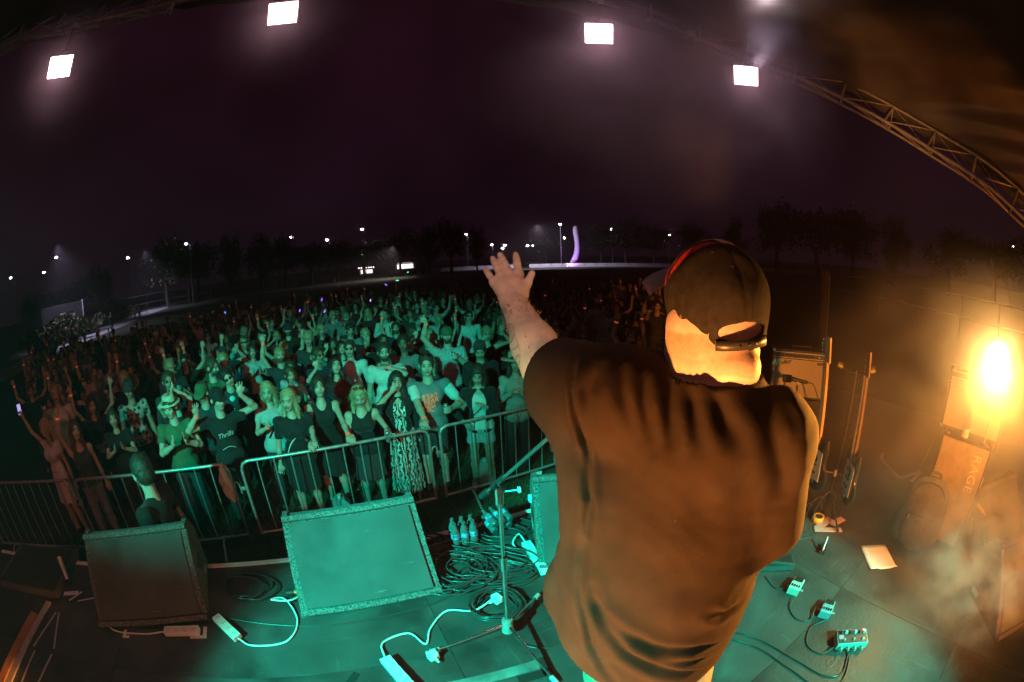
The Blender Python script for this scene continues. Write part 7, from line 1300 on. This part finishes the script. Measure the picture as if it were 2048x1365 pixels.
for n_, q in enumerate(spots):
    d = np.linalg.norm(q); t = (q - RAILO) @ np.array([-RAILD[1], RAILD[0]]); u_ = (q - RAILO) @ RAILD
    k = rs.randint(len(ARCH_)); desc, tp, meshes = ARCH_[k]; c = tkeys[rs.choice(len(tkeys), p=tw)]
    row = 'second row' if t < 1.6 else 'third rows' if t < 3.6 else 'mid crowd' if t < 7.5 else 'crowd rear'
    sidew = 'path side' if u_ < -3.2 else 'behind guard' if u_ < -0.3 else 'behind lit wedge' if u_ < 2.3 else 'singer side'
    lab = f'person in {tone[c]} {tp}, {desc}, {row}, {sidew}'
    o = thing('person', lab, 'person', (q[0], q[1], 0), face_rz(q[0], q[1], rs.normal(0, 0.25)), PEOPLE_G); sc_ = rs.uniform(0.95, 1.05); o.scale = (sc_, sc_, sc_)
    hm = HAIR[['dark', 'brown', 'brown', 'blonde'][rs.randint(4)]]; sk = SKIN[rs.choice(4, p=[0.45, 0.3, 0.17, 0.08])]; bm_ = CM[['black', 'charcoal', 'denim', 'denim', 'khaki'][rs.randint(5)]]; hatm = CM[['black', 'white', 'charcoal', 'navy', 'khaki'][rs.randint(5)]]
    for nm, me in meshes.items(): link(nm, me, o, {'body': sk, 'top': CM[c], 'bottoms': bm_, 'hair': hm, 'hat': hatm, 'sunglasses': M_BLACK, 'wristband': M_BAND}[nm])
# two marshals in reflective vests standing on the path, and a cyclist-like pair of walkers
M_VEST = mat('reflective vest', (0.75, 0.62, 0.10), 0.5, 20, 0.2)
for k, (az, d, lab) in enumerate([(-50.9, 57, 'marshal in yellow vest standing on the path'), (-50.2, 57.6, 'second marshal in yellow vest beside the first on the path')]):
    desc, tp, meshes = ARCH_[k * 2]; o = thing('person', lab, 'person', (d * math.sin(R(az)), d * math.cos(R(az)), 0), face_rz(math.sin(R(az)), math.cos(R(az)), 0.6 * k), 'people on the path')
    for nm, me in meshes.items(): link(nm, me, o, {'body': SKIN[1], 'top': M_VEST, 'bottoms': CM['black'], 'hair': HAIR['dark'], 'hat': CM['black'], 'wristband': M_BAND}.get(nm, CM['black']))
desc, tp, meshes = ARCH_[8]; o = thing('person', 'dark walker crossing the pale path', 'person', (47 * math.sin(R(-54.4)), 47 * math.cos(R(-54.4)), 0), 1.2, 'people on the path')
for nm, me in meshes.items(): link(nm, me, o, {'body': SKIN[2], 'hair': HAIR['dark']}.get(nm, CM['black']))
# small coloured toy lights waved in the crowd
for k, (x, y, z, c, lab) in enumerate([(-6.6, 12.4, 1.75, (0.25, 0.08, 1.0), 'violet glow wand among the middle rows'), (-6.0, 12.9, 2.0, (0.25, 0.08, 1.0), 'violet glow wand held above the heads'), (-5.6, 12.2, 1.7, (0.30, 0.1, 1.0), 'cluster of violet fairy lights on a bag'), (-4.4, 13.2, 1.85, (0.5, 0.3, 1.0), 'pale violet glow stick at the back'), (-4.2, 14.4, 2.25, (0.3, 0.12, 1.0), 'curved violet glow hoop at the back'), (-3.9, 14.8, 2.35, (0.05, 1.0, 0.35), 'small green glow stick raised at the back'), (-3.6, 15.2, 2.6, (0.05, 0.9, 0.25), 'second green glow stick raised highest'), (-9.6, 12.2, 1.9, (0.1, 0.25, 1.0), 'tiny blue light on the path side of the crowd')]):
    o = MB().tube([(0, 0, -0.045), (0.005, 0, 0), (0.015, 0, 0.045)], [0.013, 0.015, 0.010], 6).build('glow_stick', glow('glow ' + str(c), c, 3.0), None, (x, y, z), (0.3 * k, 0.2, k)); tag(o, lab, 'glow stick', 'glow sticks in the crowd')
# ================================================================== night air and stage smoke
def vol_mat(name, color, density, noise=None, aniso=0.2, core=0.35):
    m = bpy.data.materials.new(name); m.use_nodes = True; t = m.node_tree; t.nodes.clear(); o = t.nodes.new('ShaderNodeOutputMaterial'); v = t.nodes.new('ShaderNodeVolumePrincipled')
    v.inputs['Color'].default_value = (*color, 1); v.inputs['Density'].default_value = density; v.inputs['Anisotropy'].default_value = aniso; t.links.new(v.outputs[0], o.inputs['Volume'])
    if noise:
        tcn = t.nodes.new('ShaderNodeTexCoord'); n = t.nodes.new('ShaderNodeTexNoise'); n.inputs['Scale'].default_value = noise[0]; n.inputs['Detail'].default_value = 4; n.inputs['Distortion'].default_value = 0.6; t.links.new(tcn.outputs['Object'], n.inputs['Vector'])
        mp = t.nodes.new('ShaderNodeMapRange'); mp.inputs[1].default_value = noise[1]; mp.inputs[2].default_value = noise[2]; mp.inputs[3].default_value = 0.04; mp.inputs[4].default_value = 1.0; t.links.new(n.outputs['Fac'], mp.inputs[0])
        ln = t.nodes.new('ShaderNodeVectorMath'); ln.operation = 'LENGTH'; t.links.new(tcn.outputs['Object'], ln.inputs[0]); fo = t.nodes.new('ShaderNodeMapRange'); fo.inputs[1].default_value = core; fo.inputs[2].default_value = 1.0; fo.inputs[3].default_value = 1.0; fo.inputs[4].default_value = 0.0; fo.interpolation_type = 'SMOOTHSTEP'; t.links.new(ln.outputs['Value'], fo.inputs[0])
        mu = t.nodes.new('ShaderNodeMath'); mu.operation = 'MULTIPLY'; t.links.new(mp.outputs[0], mu.inputs[0]); t.links.new(fo.outputs[0], mu.inputs[1]); m2 = t.nodes.new('ShaderNodeMath'); m2.operation = 'MULTIPLY'; m2.inputs[1].default_value = density; t.links.new(mu.outputs[0], m2.inputs[0]); t.links.new(m2.outputs[0], v.inputs['Density'])
    return m
hz = MB().box((0, 90, 9.2), (440, 330, 20.6)).build('haze', vol_mat('night haze', (0.88, 0.80, 0.82), 0.0022, aniso=0.35)); stuff(hz); hz['label'] = 'thin night haze over the stage and field'; hz['category'] = 'haze'
def smoke(label, loc, rad, color, density, scale, lo, hi, core=0.35):
    """a drifting bank of stage smoke, denser in curls"""
    bm = bmesh.new(); bmesh.ops.create_icosphere(bm, subdivisions=3, radius=1.0); me = bpy.data.meshes.new('stage_smoke'); bm.to_mesh(me); bm.free()
    o = link('stage_smoke', me, None, vol_mat('smoke ' + label[:20], color, density, (scale, lo, hi), 0.15, core), loc); o.scale = rad; stuff(o); o['label'] = label; o['category'] = 'smoke'; return o
smoke('bank of smoke rolling past the amber lamp and amplifiers', (3.1, 1.5, 2.1), (1.75, 1.9, 1.25), (0.95, 0.92, 0.90), 0.42, 2.4, 0.36, 0.70)
smoke('curls of smoke low over the deck by the wedges', (2.70, 0.62, 1.55), (0.85, 0.80, 0.45), (0.95, 0.90, 0.88), 3.0, 3.4, 0.42, 0.66)
smoke('pale smoke hanging under the tilted floodlight', (1.65, 3.75, 4.75), (2.4, 1.4, 1.6), (0.80, 0.74, 1.0), 1.05, 1.9, 0.38, 0.68)
smoke('glowing puff of smoke wrapped round the amber lamp', (2.94, 1.16, 2.53), (0.85, 0.85, 0.75), (0.97, 0.94, 0.92), 1.6, 1.4, 0.1, 0.6, -0.5)  # extra smoke volume added so the lamp blooms
for p, lab in zip([f_[0] for f_ in FL], ('first', 'second', 'third', 'fourth')): smoke(lab + ' faint puff of smoke drifting past a floodlight', (p[0] * 0.97, p[1] * 0.97, p[2] - 0.12), (1.15, 0.9, 0.95), (0.86, 0.80, 1.0), 0.62, 1.8, 0.25, 0.7, -0.45)  # one smoke volume added per floodlight to give it a halo
SC.cycles.volume_step_rate = 2.0; SC.cycles.volume_max_steps = 96
